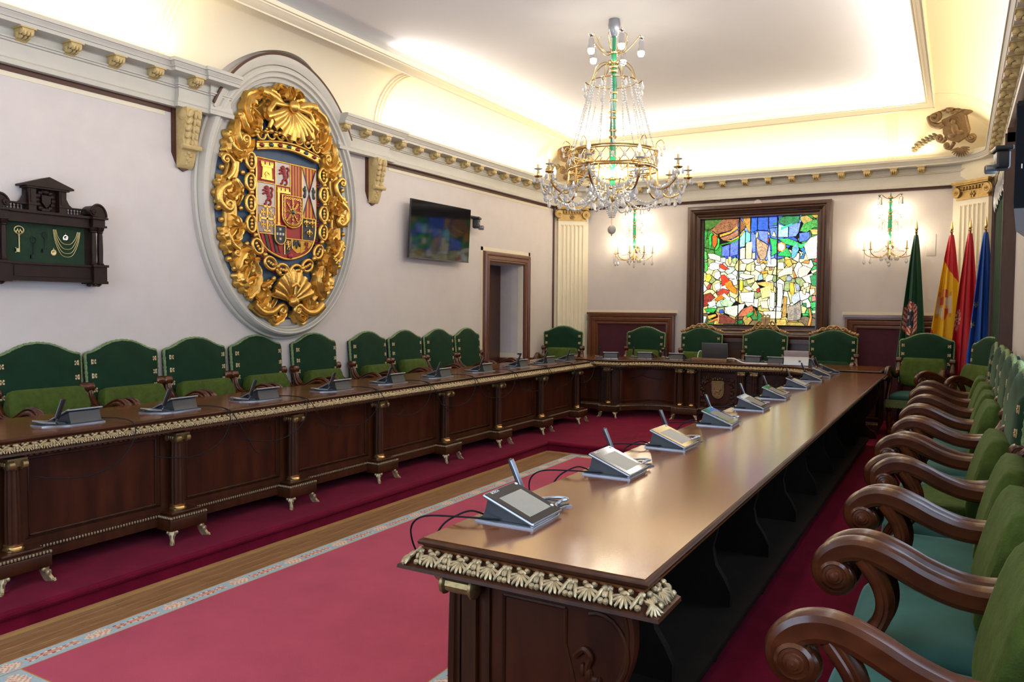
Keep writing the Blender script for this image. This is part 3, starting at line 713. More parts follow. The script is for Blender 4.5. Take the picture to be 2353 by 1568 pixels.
# ---- right table
root = empty('council_table', (-1.03, 5.6, DZ)); tag(root, 'long polished mahogany council table running beside the close row of armchairs', 'table'); ML = T(1.03, -5.6, -DZ)
X0, X1, Y0, Y1 = -1.385, -.675, 1.87, 9.40
tt = MB().prism([(X0+.0035, Y0+.0035), (X1-.0035, Y0+.0035), (X1-.0035, 7.48), (X0+.0035, 7.48)], .868, .905).obj('table_top', M_top, root, ML)
MB().prism([(X0+.0035, 7.483), (X1-.0035, 7.483), (X1-.0035, Y1-.0035), (X0+.0035, Y1-.0035)], .868, .9045).obj('table_top', M_top, root, ML)
fpR = [(X0, Y1), (X0, Y0), (X1, Y0), (X1, Y1)]
MB().sweep(fpR, EDGE).obj('top_edge', M_woodh, root, ML)
fpG = [(X0, Y1), (X0, Y0), (X1, Y0), (X1, Y0+.13)]
MB().sweep(fpG, GILT).obj('trim_bed', M_woodh, root, ML)
m = MB()
for P, n in (([(X0, Y1), (X0, Y0)], 79), ([(X0, Y0), (X1, Y0)], 7), ([(X1, Y0), (X1, Y0+.12)], 1)):
    L = (Vector(P[1])-Vector(P[0])).length; st = L/n
    for x, y, a in walk(P, st, st*.5): m.add(MOT, T(x, y, 0) @ RZ(a-PI/2) @ S(st/.094, 1, 1))
for cx, cyy, ang in ((X0, Y0, -PI*.75), (X1, Y0, -PI*.25)):
    for k in range(5):
        m.ell((0, 0, 0), (.007, .030, .008), 7, 5, T(cx+.036*math.cos(ang), cyy+.036*math.sin(ang), .851) @ RZ(ang-PI/2) @ RX(-math.radians(38)) @ RZ((k-2)*.38) @ T(0, .006, 0))
m.obj('carved_gilt_trim', M_gilt, root, ML)
frieze_leaf(fpR[:3], root, ML)
# inner front with columns
cyR = [Y0+.15+.9875*k for k in range(8)]
XF = X0+.11
for i, y in enumerate(cyR):
    add_plinth(root, ML, XF-.085, y, PI); add_column(root, ML, XF-.068, y, PI)
    if i: bay(root, ML, (XF, y), (XF, cyR[i-1]))
# end panel: console outline (x, z)
ep = [(X0+.115, .20), (X0+.115, .80), (-.76, .80)]+[tuple(p)[:2] for p in smooth_path([Vector((-.745, .795, 0)), Vector((-.728, .74, 0)), Vector((-.730, .66, 0)), Vector((-.755, .58, 0)), Vector((-.80, .50, 0)), Vector((-.845, .43, 0)), Vector((-.85, .36, 0)), Vector((-.80, .30, 0)), Vector((-.75, .27, 0)), Vector((-.735, .20, 0))], 4)]
epo = MB().prism(ep, Y0+.06, Y0+.10, None, 'y').obj('end_panel', M_panel, root, ML)
e2 = MB(); e2.box(X0+.115, X0+.165, Y0+.045, Y0+.06, .2, .80); e2.box(X0+.185, X0+.21, Y0+.050, Y0+.06, .3, .78)
for a, b in (((-1.13, .76), (-.93, .76)), ((-1.13, .76), (-1.13, .30)), ((-.93, .76), (-.93, .66)), ((-.93, .66), (-.90, .55)), ((-.90, .55), (-.885, .48))): e2.tube([(a[0], Y0+.060, a[1]), (b[0], Y0+.060, b[1])], .006, 6)
arc = [(-.83+.085*math.cos(t), Y0+.058, .66+.105*math.sin(t)) for t in [1.9-k*.28 for k in range(14)]]; e2.tube(arc, .007, 6)
e2.tube([(p[0]-.02, Y0+.06, p[1]) for p in ep[4:26]], .006, 6)
e2.obj('panel_moulding', M_wood, epo)
lf = MB(); rnd = random.Random(3)
for k in range(26):
    t = k/25; lf.ell((-.875+.06*math.sin(t*7)+.05*t, Y0+.056, .60-.28*t), (rnd.uniform(.008, .02), .012, rnd.uniform(.012, .028)), 7, 5)
lf.tube(smooth_path([(-.90, Y0+.058, .63), (-.87, Y0+.052, .66), (-.85, Y0+.052, .64), (-.86, Y0+.056, .60), (-.83, Y0+.056, .52), (-.80, Y0+.056, .47)], 5), .009, 6)
lf.obj('carved_foliage', M_wood, epo)
cpo = MB(); cpo.tube([(X0+.08, Y0+.02, .775), (X0+.17, Y0+.02, .775)], .024, 10)
for xx in (X0+.075, X0+.175): cpo.ell((xx, Y0+.02, .775), (.016, .034, .034), 10, 6)
cpo.obj('scroll_capital', M_bronze, epo)
MB().prism(ep, 9.24, 9.28, None, 'y').obj('end_panel', M_panel, root, ML)
bk = MB(); bk.box(XF, XF+.03, Y0+.1, 9.24, .20, .80); bk.box(XF, -.74, Y0+.1, 9.24, .80, .868); bk.obj('carcass', M_wood, root, ML)
M_dk = mat('dark scuffed board', (.013, .009, .006), .75, spec=.2, noise=.3, nscale=9)
MB().bbox(XF+.03, -.80, Y0+.1, 9.1, .20, .235, .004).obj('foot_shelf', M_dk, root, ML)
br = [(XF+.03, .80), (-.80, .80), (-.80, .76), (-.86, .70), (-.93, .60), (-.955, .50), (-.94, .42), (-.90, .36), (-.87, .30), (-.87, .235), (XF+.03, .235)]
MEb = MB().prism(br, -.02, .02, None, 'y').mesh('bracket', M_dk)
for y in (2.72, 3.55, 4.38, 5.21, 6.04, 6.9, 7.7, 8.5): link('bracket', MEb, root, ML @ T(0, y, 0))
cst = MB(); cst.lathe([(.0, .12), (.022, .122), (.026, .14), (.022, .16), (.012, .17), (.012, .205)], 10); cstm = cst.mesh('caster', M_black)
for y in (2.3, 3.2, 4.1, 5.0, 5.9, 6.8, 7.7, 8.9): link('caster', cstm, root, ML @ T(-.86, y, 0))
# ================================================================== CHAIRS
def pillow(w, d, h, n=14, p=4, crown=.25):
    """soft cushion: w (x), d (y), h (z)"""
    m = MB(); R = []
    for i in range(n+1):
        t = -1+2*i/n
        def prof(t): return max(0, 1-abs(t)**p)**.5
        k = prof(t); x = w/2*t
        ring = []
        for j in range(20):
            a = 2*PI*j/20; ca, sa = math.cos(a), math.sin(a)
            yy_ = d/2*math.copysign(abs(ca)**.45, ca)*(.86+.14*k); zz = h/2*math.copysign(abs(sa)**.75, sa)*(.35+.65*k)
            ring.append((x, yy_, zz))
        R.append(ring)
    return m.rings(R)
BACK = [(-.285, .55), (-.292, .9), (-.296, 1.10), (-.290, 1.118), (-.268, 1.122), (-.235, 1.130), (-.19, 1.150), (-.14, 1.175), (-.08, 1.197), (0, 1.206)]
BACK = BACK+[(-x, z) for x, z in reversed(BACK[:-1])]
def chair_meshes():
    D = {}
    m = MB(); m.bbox(-.31, .31, -.25, .27, .345, .415, .006); D['seat_frame'] = m.mesh('seat_frame', M_arm)
    m = MB(); m.add(pillow(.60, .54, .13), T(0, .01, .445)); D['seat_cushion'] = m.mesh('seat_cushion', M_velvetR, 60)
    m = MB(); P = [(-.315, -.25), (-.315, .277), (.315, .277), (.315, -.25)]
    nseg = 40; R = []
    pts = []
    for a, b in zip(P[:-1], P[1:]):
        for k in range(nseg): pts.append((a[0]+(b[0]-a[0])*k/nseg, a[1]+(b[1]-a[1])*k/nseg))
    pts.append(P[-1])
    out = offset_path([(p[0], p[1]) for p in reversed(pts)], .0)
    R = [[(x*(1+.012*(i % 2)), y*(1+.015*(i % 2)), .425), (x*(1+.03*(i % 2)), y*(1+.03*(i % 2)), .39), (x*(1+.02*(i % 3 == 0)), y*(1+.03*(i % 2)), .335-.012*(i % 2)), (x*.985, y*.985, .34), (x*.985, y*.985, .425)] for i, (x, y) in enumerate(pts)]
    m.rings(R, True, True); D['seat_fringe'] = m.mesh('seat_fringe', M_fringe, 60)
    rec = T(0, -.235, .55) @ RX(math.radians(4)) @ T(0, 0, -.55)
    m = MB(); m.prism(BACK, -.045, -.012, rec, 'y'); 
    sca = lambda k, kz: [(u*k, .86+(v-.86)*kz) for u, v in BACK]
    q = sca(.975, .98); q2 = sca(.88, .90); q3 = sca(.6, .62)
    m.rings([[(u, .0, v) for u, v in BACK], [(u, .012, v) for u, v in q], [(u, .024, v) for u, v in q2], [(u, .032, v) for u, v in q3]], True, True, rec)
    m.prism(BACK, -.013, .001, rec, 'y'); D['back'] = m.mesh('back', M_velvet, 60)
    # fringe: fluffy cord along both sides and the arched top
    pth = []
    for a, b in zip(BACK[:-1], BACK[1:]):
        L = math.hypot(b[0]-a[0], b[1]-a[1]); n = max(1, int(L/.012))
        for k in range(n): pth.append((a[0]+(b[0]-a[0])*k/n, -.012, a[1]+(b[1]-a[1])*k/n))
    pth.append((BACK[-1][0], -.012, BACK[-1][1]))
    m = MB(); m.tube([rec @ Vector(p) for p in pth], [.013+.005*((i*7) % 3)/2*(1 if i % 2 else .4) for i in range(len(pth))], 6); D['back_fringe'] = m.mesh('back_fringe', M_fringe, 60)
    r = MB(); r.bbox(-.020, .020, 0, .006, -.020, .020, .002)
    for sx in (-1, 1):
        for sz in (-1, 1): r.ell((sx*.010, .008, sz*.010), (.009, .005, .009), 6, 4)
    r.ell((0, .010, 0), (.006, .005, .006), 6, 4); D['nail_rosette'] = r.mesh('nail_rosette', mat('antique brass nails', (.50, .36, .20), .4, metal=.5, noise=.35, nscale=120))
    D['rec'] = rec
    ap = smooth_path([(0, -.25, .862), (0, -.240, .815), (0, -.215, .755), (0, -.17, .715), (0, -.10, .697), (0, -.02, .702), (0, .06, .728), (0, .13, .762), (0, .185, .783), (0, .235, .788), (0, .282, .773), (0, .316, .738), (0, .319, .700), (0, .298, .672), (0, .270, .674), (0, .256, .697), (0, .266, .716), (0, .284, .712)], 5)
    N = len(ap); rad = []
    for i in range(N):
        t = i/(N-1); rad.append(.55+.55*min(1, t/.12) if t < .12 else (1.1 if t < .62 else 1.1-(t-.62)/.38*.5))
    # moulded section: u across (x), v up
    prof = [(-.028, -.024), (-.033, -.014), (-.034, -.002), (-.029, .003), (-.031, .014), (-.025, .019), (-.019, .016), (-.017, .010), (-.013, .024), (-.006, .032), (.006, .032), (.013, .024), (.017, .010), (.019, .016), (.025, .019), (.031, .014), (.029, .003), (.034, -.002), (.033, -.014), (.028, -.024), (.016, -.030), (-.016, -.030)]
    for sx in (-1, 1):
        m = MB(); m.tube([Vector((sx*.295, p.y, p.z)) for p in ap], rad, M=None, sq=prof)
        D['arm%d' % sx] = m.mesh('armrest', M_arm, 24)
        v = MB(); v2 = MB()
        for s2 in (-1, 1):
            v.lathe([(.042, -.008), (.043, .004), (.035, .010), (.032, .006), (.025, .007), (.022, .012), (.015, .013), (.012, .019), (0, .021)], 20, T(sx*.295+s2*.030, .287, .707) @ RY(s2*PI/2))
            v2.lathe([(.036, -.008), (.038, .004), (.029, .012), (.026, .008), (.018, .009), (.014, .017), (0, .02)], 18, T(sx*.295+s2*.024, -.252, .872) @ RY(s2*PI/2))
        v.tube([(sx*.295-.030, .287, .707), (sx*.295+.030, .287, .707)], .042, 18); v2.tube([(sx*.295-.026, -.252, .872), (sx*.295+.026, -.252, .872)], .037, 14)
        D['vol%d' % sx] = v.mesh('front_volute', M_arm, 40); D['volb%d' % sx] = v2.mesh('back_volute', M_arm, 40)
        s = MB(); sp = smooth_path([(sx*.295, .215, .765), (sx*.295, .168, .695), (sx*.295, .155, .63), (sx*.295, .175, .565), (sx*.295, .218, .50), (sx*.293, .25, .445), (sx*.292, .258, .375)], 5)
        s.tube(sp, [1.05-.012*i for i in range(len(sp))], sq=[(q[0]*.9, q[1]*.85) for q in prof])
        for k in (0, 1):
            s.tube([(sx*.295-.030, .215-.025*k, .435-.05*k), (sx*.295+.030, .215-.025*k, .435-.05*k)], .026, 12)
        D['sup%d' % sx] = s.mesh('arm_support', M_arm, 40)
    lg = MB().lathe([(.026, 0), (.032, .01), (.034, .03), (.024, .05), (.020, .07), (.030, .12), (.034, .18), (.026, .24), (.020, .27), (.032, .285), (.036, .30), (.036, .36)], 14); D['leg_f'] = lg.mesh('leg', M_arm)
    lg = MB(); lg.bbox(-.026, .026, -.03, .03, 0, .60, .005); D['leg_r'] = lg.mesh('leg', M_arm)
    st = MB(); st.bbox(-.27, .27, -.015, .015, .13, .20, .004); st.bbox(-.295, -.265, -.24, .24, .07, .10, .004); st.bbox(.265, .295, -.24, .24, .07, .10, .004); st.bbox(-.27, .27, -.02, .02, .07, .10, .004, T(0, 0, 0)); D['stretcher'] = st.mesh('stretcher', M_arm)
    return D
CH = chair_meshes()
def make_chair(name='velvet_armchair'):
    t = empty(name)
    for k in ('seat_frame', 'seat_cushion', 'seat_fringe'): link(k, CH[k], t)
    b = link('back', CH['back'], t); link('back_fringe', CH['back_fringe'], b)
    for sx in (-1, 1):
        for z in (.74, .845, .95, 1.055): link('nail_rosette', CH['nail_rosette'], b, CH['rec'] @ T(sx*.252, .016, z))
        a = link('armrest', CH['arm%d' % sx], t); link('front_volute', CH['vol%d' % sx], a); link('back_volute', CH['volb%d' % sx], a)
        link('arm_support', CH['sup%d' % sx], t)
        link('leg', CH['leg_f'], t, T(sx*.275, .225, 0)); link('leg', CH['leg_r'], t, T(sx*.27, -.235, 0))
    link('stretcher', CH['stretcher'], t, T(0, .2, 0) @ T(0, -.2, 0))
    return t
proto = make_chair(); used = [False]
def chair(x, y, face, label, group):
    """face: direction (radians) the sitter looks"""
    o = copy_tree(proto) if used[0] else proto; used[0] = True
    o.location = (x, y, DZ); o.rotation_euler = (0, 0, face-PI/2); tag(o, label, 'chair', group); return o
ME_cu = {}
def cushion(x, y, face, w, h, th, zc, back, label, group, matr=None, lean=14, name='cushion'):
    key = (w, h, th, matr.name if matr else '')
    if key not in ME_cu: ME_cu[key] = pillow(w, th, h, 20, 16).mesh('cushion', matr or M_cushion, 60)
    o = link(name, ME_cu[key]); c, s = math.cos(face), math.sin(face)
    o.matrix_world = T(x+c*back, y+s*back, DZ+zc) @ RZ(face-PI/2) @ RX(math.radians(lean)); tag(o, label, 'cushion', group); return o
ORD = ['first', 'second', 'third', 'fourth', 'fifth', 'sixth', 'seventh', 'eighth', 'ninth', 'tenth', 'eleventh', 'twelfth']
G = 'green velvet council armchairs'; GC = 'loose back cushions on the armchairs'
XC = -5.305
LY = [3.03, 3.68, 4.335, 5.00, 5.73, 6.55, 7.20, 7.87, 8.53]
CW = [(.54, .27, .10), (.53, .26, .12), (.52, .25, .12), (.47, .25, .13), (.46, .24, .14), (.42, .24, .15), (.44, .29, .13), None, None]
for i, y in enumerate(LY):
    tilt = (-.03, .02, 0, .03, 0, .02, 0, -.01, .04)[i]
    chair(XC, y, tilt, 'green velvet armchair against the wall below the gilded crest, %s from the key case' % ORD[i], G)
    if CW[i]: cushion(XC, y, tilt, *CW[i], .735+(.03 if i == 0 else 0), -.150, 'olive green cushion on the %s wall chair from the key case' % ORD[i], GC, lean=12)
# back row
F = -PI/2
BACKROW = [(-5.17, 10.42, -1.3, 'green velvet armchair in front of the fluted pilaster by the doorway', (.50, .30, .12)),
           (-4.10, 10.92, F, 'green velvet armchair in front of the maroon panel, no crest', (.50, .27, .12)),
           (-.375, 10.42, -1.75, 'green velvet armchair angled before the green flag', (.50, .36, .12)),
           (.055, 9.47, -2.62, 'green velvet armchair in the corner before the red flags', (.50, .36, .12))]
for x, y, f, lb, cw in BACKROW:
    chair(x, y, f, lb, G); cushion(x, y, f, *cw, .735, -.150, 'olive cushion on the '+lb.replace('green velvet ', ''), GC)
# crested chairs at the head table
def crest(kind):
    m = MB(); prof = [(x, z) for x, z in BACK if z > 1.09]
    for sx in (-1, 1):
        for k in range(9):
            t = k/8; x = sx*(.04+.26*(1-t)); z = 1.125+.085*math.cos((x/.31)*PI/2)**1.3+.012
            m.ell((x, 0, z), (.022, .018, .017+.006*(k % 2)), 8, 5)
        m.tube(smooth_path([(sx*.10, .008, 1.20), (sx*.05, .008, 1.245), (sx*.01, .008, 1.235), (sx*.02, .008, 1.205), (sx*.05, .008, 1.21)], 5), .012, 6)
        m.tube(smooth_path([(sx*.20, .008, 1.16), (sx*.15, .008, 1.215), (sx*.10, .008, 1.215), (sx*.10, .008, 1.19), (sx*.13, .008, 1.185)], 5), .011, 6)
        m.tube(smooth_path([(sx*.31, 0, 1.125), (sx*.26, 0, 1.145), (sx*.21, .0, 1.16)], 4), .014, 6)
    m.ell((0, 0, 1.235), (.035, .02, .028), 8, 5)
    if kind:
        m.prism([(-.06, 1.36), (.06, 1.36), (.055, 1.28), (0, 1.235), (-.055, 1.28)], -.02, .02, None, 'y')
        for k in range(5): m.ell((-.05+.025*k, 0, 1.375+.012*(k % 2)), (.012, .014, .020), 6, 4)
        for sx in (-1, 1): m.tube(smooth_path([(sx*.16, .005, 1.20), (sx*.12, .005, 1.27), (sx*.085, .005, 1.30), (sx*.07, .005, 1.26), (sx*.10, .005, 1.24)], 5), .014, 6)
        m.tube([(-.062, .016, 1.32), (.062, .016, 1.32)], .006, 6); m.tube([(0, .02, 1.35), (0, .02, 1.25)], .006, 6)
    return m.mesh('carved_crest', mat('gilded crest wood', (.36, .23, .10), .4, metal=.5, noise=.3, nscale=50), 50)
MEc = [crest(0), crest(1)]
for x, y, k, lb, cu in ((-3.24, 10.90, 0, 'green armchair with carved gilt crest behind the open laptop lid', (.52, .25, .11, None)), (-2.34, 10.90, 1, 'presidential green armchair with tallest shield crest, centred before the stained glass', None), (-1.45, 10.90, 0, 'green armchair with carved gilt crest behind the silver tablet', (.44, .20, .12, M_velvet))):
    c = chair(x, y, F, lb, G); link('carved_crest', MEc[k], c, CH['rec'] @ T(0, -.008, .022))
    if cu: cushion(x, y, F, *cu[:3], .74 if cu[3] is None else .70, -.150, ('olive' if cu[3] is None else 'dark green')+' cushion on the '+lb, GC, cu[3])
# right row along the near wall
RYs = [2.115, 2.845, 3.54, 4.28, 5.03, 5.79, 6.52, 7.25, 7.98]
for i, y in enumerate(RYs):
    tl = PI+(0, .01, -.02, .015, 0, .02, -.01, .03, -.03)[i]; xx = -.005+(0, .005, .02, -.01, .012, .018, .02, .02, .01)[i]
    cc = chair(xx, y, tl, 'green velvet armchair in the close row beside the bare table, %s from the viewer' % ORD[i], G); cc.scale = (1.09, 1, 1)
    if i not in (4,): cushion(xx, y, tl, .50, .40, .12, .71, -.150, 'thick olive cushion on the %s near armchair from the viewer' % ORD[i], GC, lean=15)
cushion(-.03, RYs[3], PI, .46, .34, .09, .545, .05, 'olive cushion lying flat on the fourth near armchair seat', GC, lean=90)
# ================================================================== CONFERENCE UNITS
def unit_meshes():
    D = {}
    m = MB(); P = [(-.105, -.10), (-.105, .112), (.03, .112), (.085, .110), (.125, .095), (.16, .078), (.205, .082), (.222, .098), (.232, .06), (.222, -.02), (.17, -.07), (.12, -.09), (.10, -.10)]
    P = [(-x, y) for x, y in P]
    m.prism(P, 0, .007, None, 'z', .002); D['base'] = m.mesh('base_plate', M_steel)
    b = MB(); b.prism([(-.085, .007), (.095, .007), (.085, .016), (-.050, .078), (-.062, .074), (-.070, .04)], -.092, .092, None, 'x'); b.prism(inset(P, .006), .007, .011); D['body'] = b.mesh('body', M_slate)
    sc = T(0, .0175, .047) @ RX(-math.atan2(.066, .165))
    s = MB(); s.bbox(-.108, .108, -.10, .10, 0, .010, .004, sc); D['bezel'] = s.mesh('screen_frame', M_steel)
    g = MB(); g.bbox(-.103, .103, -.095, .095, .0095, .0115, .001, sc); D['glass'] = g.mesh('screen_glass', M_screen)
    d = MB(); d.box(-.075, .075, -.055, .068, .0116, .0118, sc); D['disp'] = d.mesh('display', mat('idle display', (.20, .205, .19), .35, noise=.05, nscale=30))
    dd = MB(); dd.box(-.075, .075, -.055, .068, .0116, .0118, sc); D['disp2'] = dd.mesh('display', mat('dark display', (.035, .037, .036), .3, noise=.1, nscale=30))
    k = MB(); k.lathe([(.0, 0), (.006, 0), (.006, .0022), (0, .0024)], 10); D['btn'] = k.mesh('button', M_white); D['btnM'] = [sc @ T(-.092, -.085, .0115), sc @ T(-.088, .065, .0115)]
    t = MB(); t.prism([(-.11, -.06), (-.20, -.02), (-.215, .05), (-.19, .062), (-.15, .055), (-.11, .075)], .011, .020, None, 'z', .004); D['tray'] = t.mesh('side_tray', M_slate)
    t = MB(); t.tube(smooth_path([(.10, .104, .010), (-.05, .104, .010), (-.108, .092, .014), (-.15, .068, .018), (-.19, .068, .024), (-.214, .082, .028), (-.219, .05, .028), (-.205, .0, .022), (-.16, -.05, .018)], 5), .0055, 6); D['lip'] = t.mesh('tray_lip', M_steel)
    a = MB(); a.tube(smooth_path([(-.145, -.05, .015), (-.160, -.06, .035), (-.166, -.075, .05)], 4), .006, 8)
    D['stem'] = a.mesh('microphone_stem', M_chrome)
    mm = MB(); q = T(-.166, -.072, .045) @ RX(math.radians(20)) @ RY(math.radians(8)); mm.bbox(-.013, .013, -.006, .005, 0, .125, .0045, q); D['mic'] = mm.mesh('microphone', M_black)
    mf = MB(); mf.bbox(-.0125, .0125, .0045, .009, .004, .121, .003, q); D['micf'] = mf.mesh('microphone_face', M_steel)
    return D
UN = unit_meshes()
def make_unit():
    t = empty('conference_unit')
    link('base_plate', UN['base'], t); b = link('body', UN['body'], t); f = link('screen_frame', UN['bezel'], t); link('screen_glass', UN['glass'], f); link('display', UN['disp'], f); [link('button', UN['btn'], f, q) for q in UN['btnM']]
    ty = link('side_tray', UN['tray'], t); link('tray_lip', UN['lip'], ty); s = link('microphone', UN['mic'], t); link('microphone_face', UN['micf'], s); link('microphone_stem', UN['stem'], t)
    return t
up = make_unit(); uu = [False]
def unit(x, y, face, label, group, disp=0, z=ZT, cable=None):
    o = copy_tree(up) if uu[0] else up; uu[0] = True
    o.location = (x, y, z); o.rotation_euler = (0, 0, face-PI/2); tag(o, label, 'microphone', group)
    if disp:
        for c in o.children_recursive:
            if c.name.startswith('display'): c.data = UN['disp2']
    if cable:
        Mi = (T(x, y, z) @ RZ(face-PI/2)).inverted()
        m = MB(); m.tube([Mi @ Vector(p) for p in smooth_path(cable, 7)], .0032, 6); m.obj('cable', M_cable, o)
    return o
GU = 'conference microphone units'
UL = [2.66, 3.33, 4.05, 4.85, 5.58, 6.33, 7.13, 7.93, 8.63, 9.22]
rc = random.Random(11)
for i, y in enumerate(UL):
    drop = .60-rc.uniform(0, .12); yc = y+.30+rc.uniform(0, .12)
    if i == 0: yc = y-.42; cab = [(-4.46, y+.10, ZT+.015), (-4.33, y+.15, ZT+.02), (-4.20, y+.16, ZT+.003), (-4.135, y+.13, .84), (-4.13, y+.05, .72), (-4.14, y-.12, .655), (-4.17, y-.30, .665), (-4.20, y-.40, .69)]
    else: cab = [(-4.46, y+.10, ZT+.015), (-4.34, y+.15, ZT+.02), (-4.20, y+.18, ZT+.003), (-4.135, y+.20, .84), (-4.13, y+.26, .74), (-4.14, yc+.02, drop+.10), (-4.19, yc+.16, drop+.12), (-4.28, yc+.26, .73)]
    unit(-4.475, y, PI+(.0, .05, -.04, .02, .0, .03, 0, 0, -.05, .05)[i], 'grey touchscreen microphone unit on the table below the crest, %s from the key case' % ORD[i], GU, 0, cable=cab)
UR = [2.21, 3.04, 3.78, 4.66, 5.53, 6.31, 7.28, 8.10, 8.72, 9.2]
for i, y in enumerate(UR):
    cab = [(-1.335, y-.06, ZT+.012), (-1.365, y-.10, ZT+.030), (-1.40, y-.14, ZT+.016), (-1.43, y-.17, ZT-.012), (-1.462, y-.18, .83), (-1.465, y-.17, .78)]
    unit(-1.245, y, 0+(.02, 0, -.02, .03, 0, .02, 0, .04, 0, .3)[i], 'grey touchscreen microphone unit on the bare polished table, %s from its carved end' % ORD[i], GU, 1 if i in (3, 4, 5, 7, 8) else 0, cable=cab)
UB = [(-4.19, 10.05, PI/2+.35), (-3.78, 10.33, PI/2+.15), (-3.33, 10.36, PI/2), (-2.32, 10.42, PI/2), (-2.02, 10.36, PI/2), (-1.63, 10.28, PI/2-.1)]
for i, (x, y, f) in enumerate(UB):
    cab = [(x+.05, y-.10, ZT+.012), (x+.07, y-.17, ZT+.01), (x+.09, min(10.12, y-.22), ZT+.005)]
    unit(x, y, f, 'grey microphone unit on the curved head table, %s from the pilaster by the doorway' % ORD[i], GU, 0, cable=cab)
# lettering on the two nearest units
for i in (0, 1):
    cu = bpy.data.curves.new('maker_lettering', 'FONT'); cu.body = 'BOSCH'; cu.size = .015; cu.extrude = .0002; cu.align_x = 'CENTER'; cu.materials.append(M_white)
    o = bpy.data.objects.new('maker_lettering', cu); COL.objects.link(o)
    u = [q for q in bpy.data.objects if q.get('label', '').endswith('%s from its carved end' % ORD[i])][0]
    me = bpy.data.meshes.new_from_object(o); bpy.data.objects.remove(o); o = link('maker_lettering', me)
    o.parent = u; o.matrix_local = T(0, .0175, .047) @ RX(-math.atan2(.066, .165)) @ T(.05, -.082, .0118) @ RZ(PI)
# ================================================================== OVAL COAT OF ARMS
RXo, RYo, RZo = XL, 5.345, 2.54
root = empty('coat_of_arms', (RXo, RYo, RZo)); tag(root, 'large gilded oval coat of arms with crown and quartered shield on the wall', 'relief')
# local frame for reliefs: u along +y, v up, w out of wall (+x)
def W3(u, v, w): return (w, u, v)
def oval_rings(rings, n=96):
    return [[W3(A*math.sin(2*PI*k/n), c+B*math.cos(2*PI*k/n), w) for k in range(n)] for A, B, c, w in rings]
fr = MB(); fr.rings(oval_rings([(1.005, 1.30, .045, 0), (1.005, 1.30, .045, .045), (.99, 1.284, .045, .058), (.984, 1.278, .044, .044), (.974, 1.266, .042, .085), (.962, 1.252, .039, .110), (.945, 1.233, .034, .122), (.928, 1.215, .029, .118), (.923, 1.209, .027, .092), (.912, 1.196, .023, .098), (.898, 1.180, .018, .096), (.892, 1.172, .016, .066), (.880, 1.158, .013, .074), (.868, 1.144, .009, .068), (.864, 1.138, .006, .040), (.850, 1.122, .002, .046), (.80, 1.06, 0, .046)]), True, False)
fr.obj('oval_frame', M_cornice, root, angle=22)
hd = MB(); hr = []
for k in range(61):
    a = -1.02+2.04*k/60
    hr.append([W3(A*math.sin(a), c+B*math.cos(a), w) for A, B, c, w in ((1.012, 1.335, .055, .0), (1.012, 1.335, .055, .125), (.998, 1.318, .055, .128), (.975, 1.285, .05, .118), (.96, 1.26, .045, .10))])
hd.rings(hr, False, False); hd.obj('hood_moulding', M_cornice, root, angle=25)
bl = MB(); hr = [[W3(A*math.sin(a), .055+B*math.cos(a), w) for A, B, w in ((1.012, 1.335, .112), (1.03, 1.356, .112), (1.03, 1.356, .128), (1.012, 1.335, .128))] for a in [-1.0+2.0*k/60 for k in range(61)]]
bl.rings(hr, True, True); bl.obj('brown_fillet', M_brown, root)
fd = MB(); fd.addf([W3(.81*math.sin(2*PI*k/96), 1.07*math.cos(2*PI*k/96), .05) for k in range(96)], [tuple(range(96))]); fd.obj('blue_field', M_blue, root)
W0 = .05
def leaf(m, pts, wid, h=.06, lobes=5, base=W0, curl=.03, n=7):
    P = smooth_path([Vector((p[0], p[1])).to_3d() for p in pts], n); N = len(P); R = []
    for i in range(N):
        t = i/(N-1); d = (P[min(i+1, N-1)]-P[max(i-1, 0)]).normalized(); nx = Vector((-d.y, d.x, 0))
        env = (min(1, t/.18)**.6)*(max(0, 1-t)**.42)
        ww = wid*env*(.68+.42*abs(math.sin(lobes*PI*t)))+.004
        hh = base+h*(.55+.45*math.sin(PI*min(1, t*.9+.1)))+curl*max(0, t-.7)/.3
        row = []
        for q, k in ((-1, -.15), (-.62, .62), (-.3, .55), (0, .95), (.3, .55), (.62, .62), (1, -.15)):
            p = P[i]+nx*ww*q; row.append(W3(p.x, p.y, base+(hh-base)*k if k > 0 else base-.005))
        R.append(row)
    m.rings(R, False, False)
def scroll(m, pts, r0, r1, w=.04, spiral=1, turns=1.4, rs=.05, n=6):
    """tapered bead ending in a spiral"""
    P = smooth_path([Vector((p[0], p[1], 0)) for p in pts], n); d = (P[-1]-P[-2]).normalized(); nx = Vector((-d.y, d.x, 0))*spiral; c = P[-1]+nx*rs; k = int(turns*14)
    a0 = math.atan2(P[-1].y-c.y, P[-1].x-c.x)
    for j in range(1, k+1):
        a = a0+spiral*2*PI*turns*j/k; r = rs*(1-.8*j/k); P.append(Vector((c.x+r*math.cos(a), c.y+r*math.sin(a), 0)))
    N = len(P); m.tube([W3(p.x, p.y, W0+w+.02*(i/N)) for i, p in enumerate(P)], [r0+(r1-r0)*i/(N-1) for i in range(N)], 8)
    m.ell(W3(c.x, c.y, W0+w+.02), (rs*.35, rs*.35, rs*.35), 8, 6)
def mirror(m):
    n = MB(); n.v = [(x, -y, z) for x, y, z in m.v]; n.f = [tuple(reversed(f)) for f in m.f]; n.c = list(m.c); return n
def both(build, name, matr, parent=root, angle=60):
    for k in (1, -1):
        m = MB(); build(m); (m if k == 1 else mirror(m)).obj(name, matr, parent, angle=angle)
def EL(A, B, a): return (A*math.sin(a), B*math.cos(a))
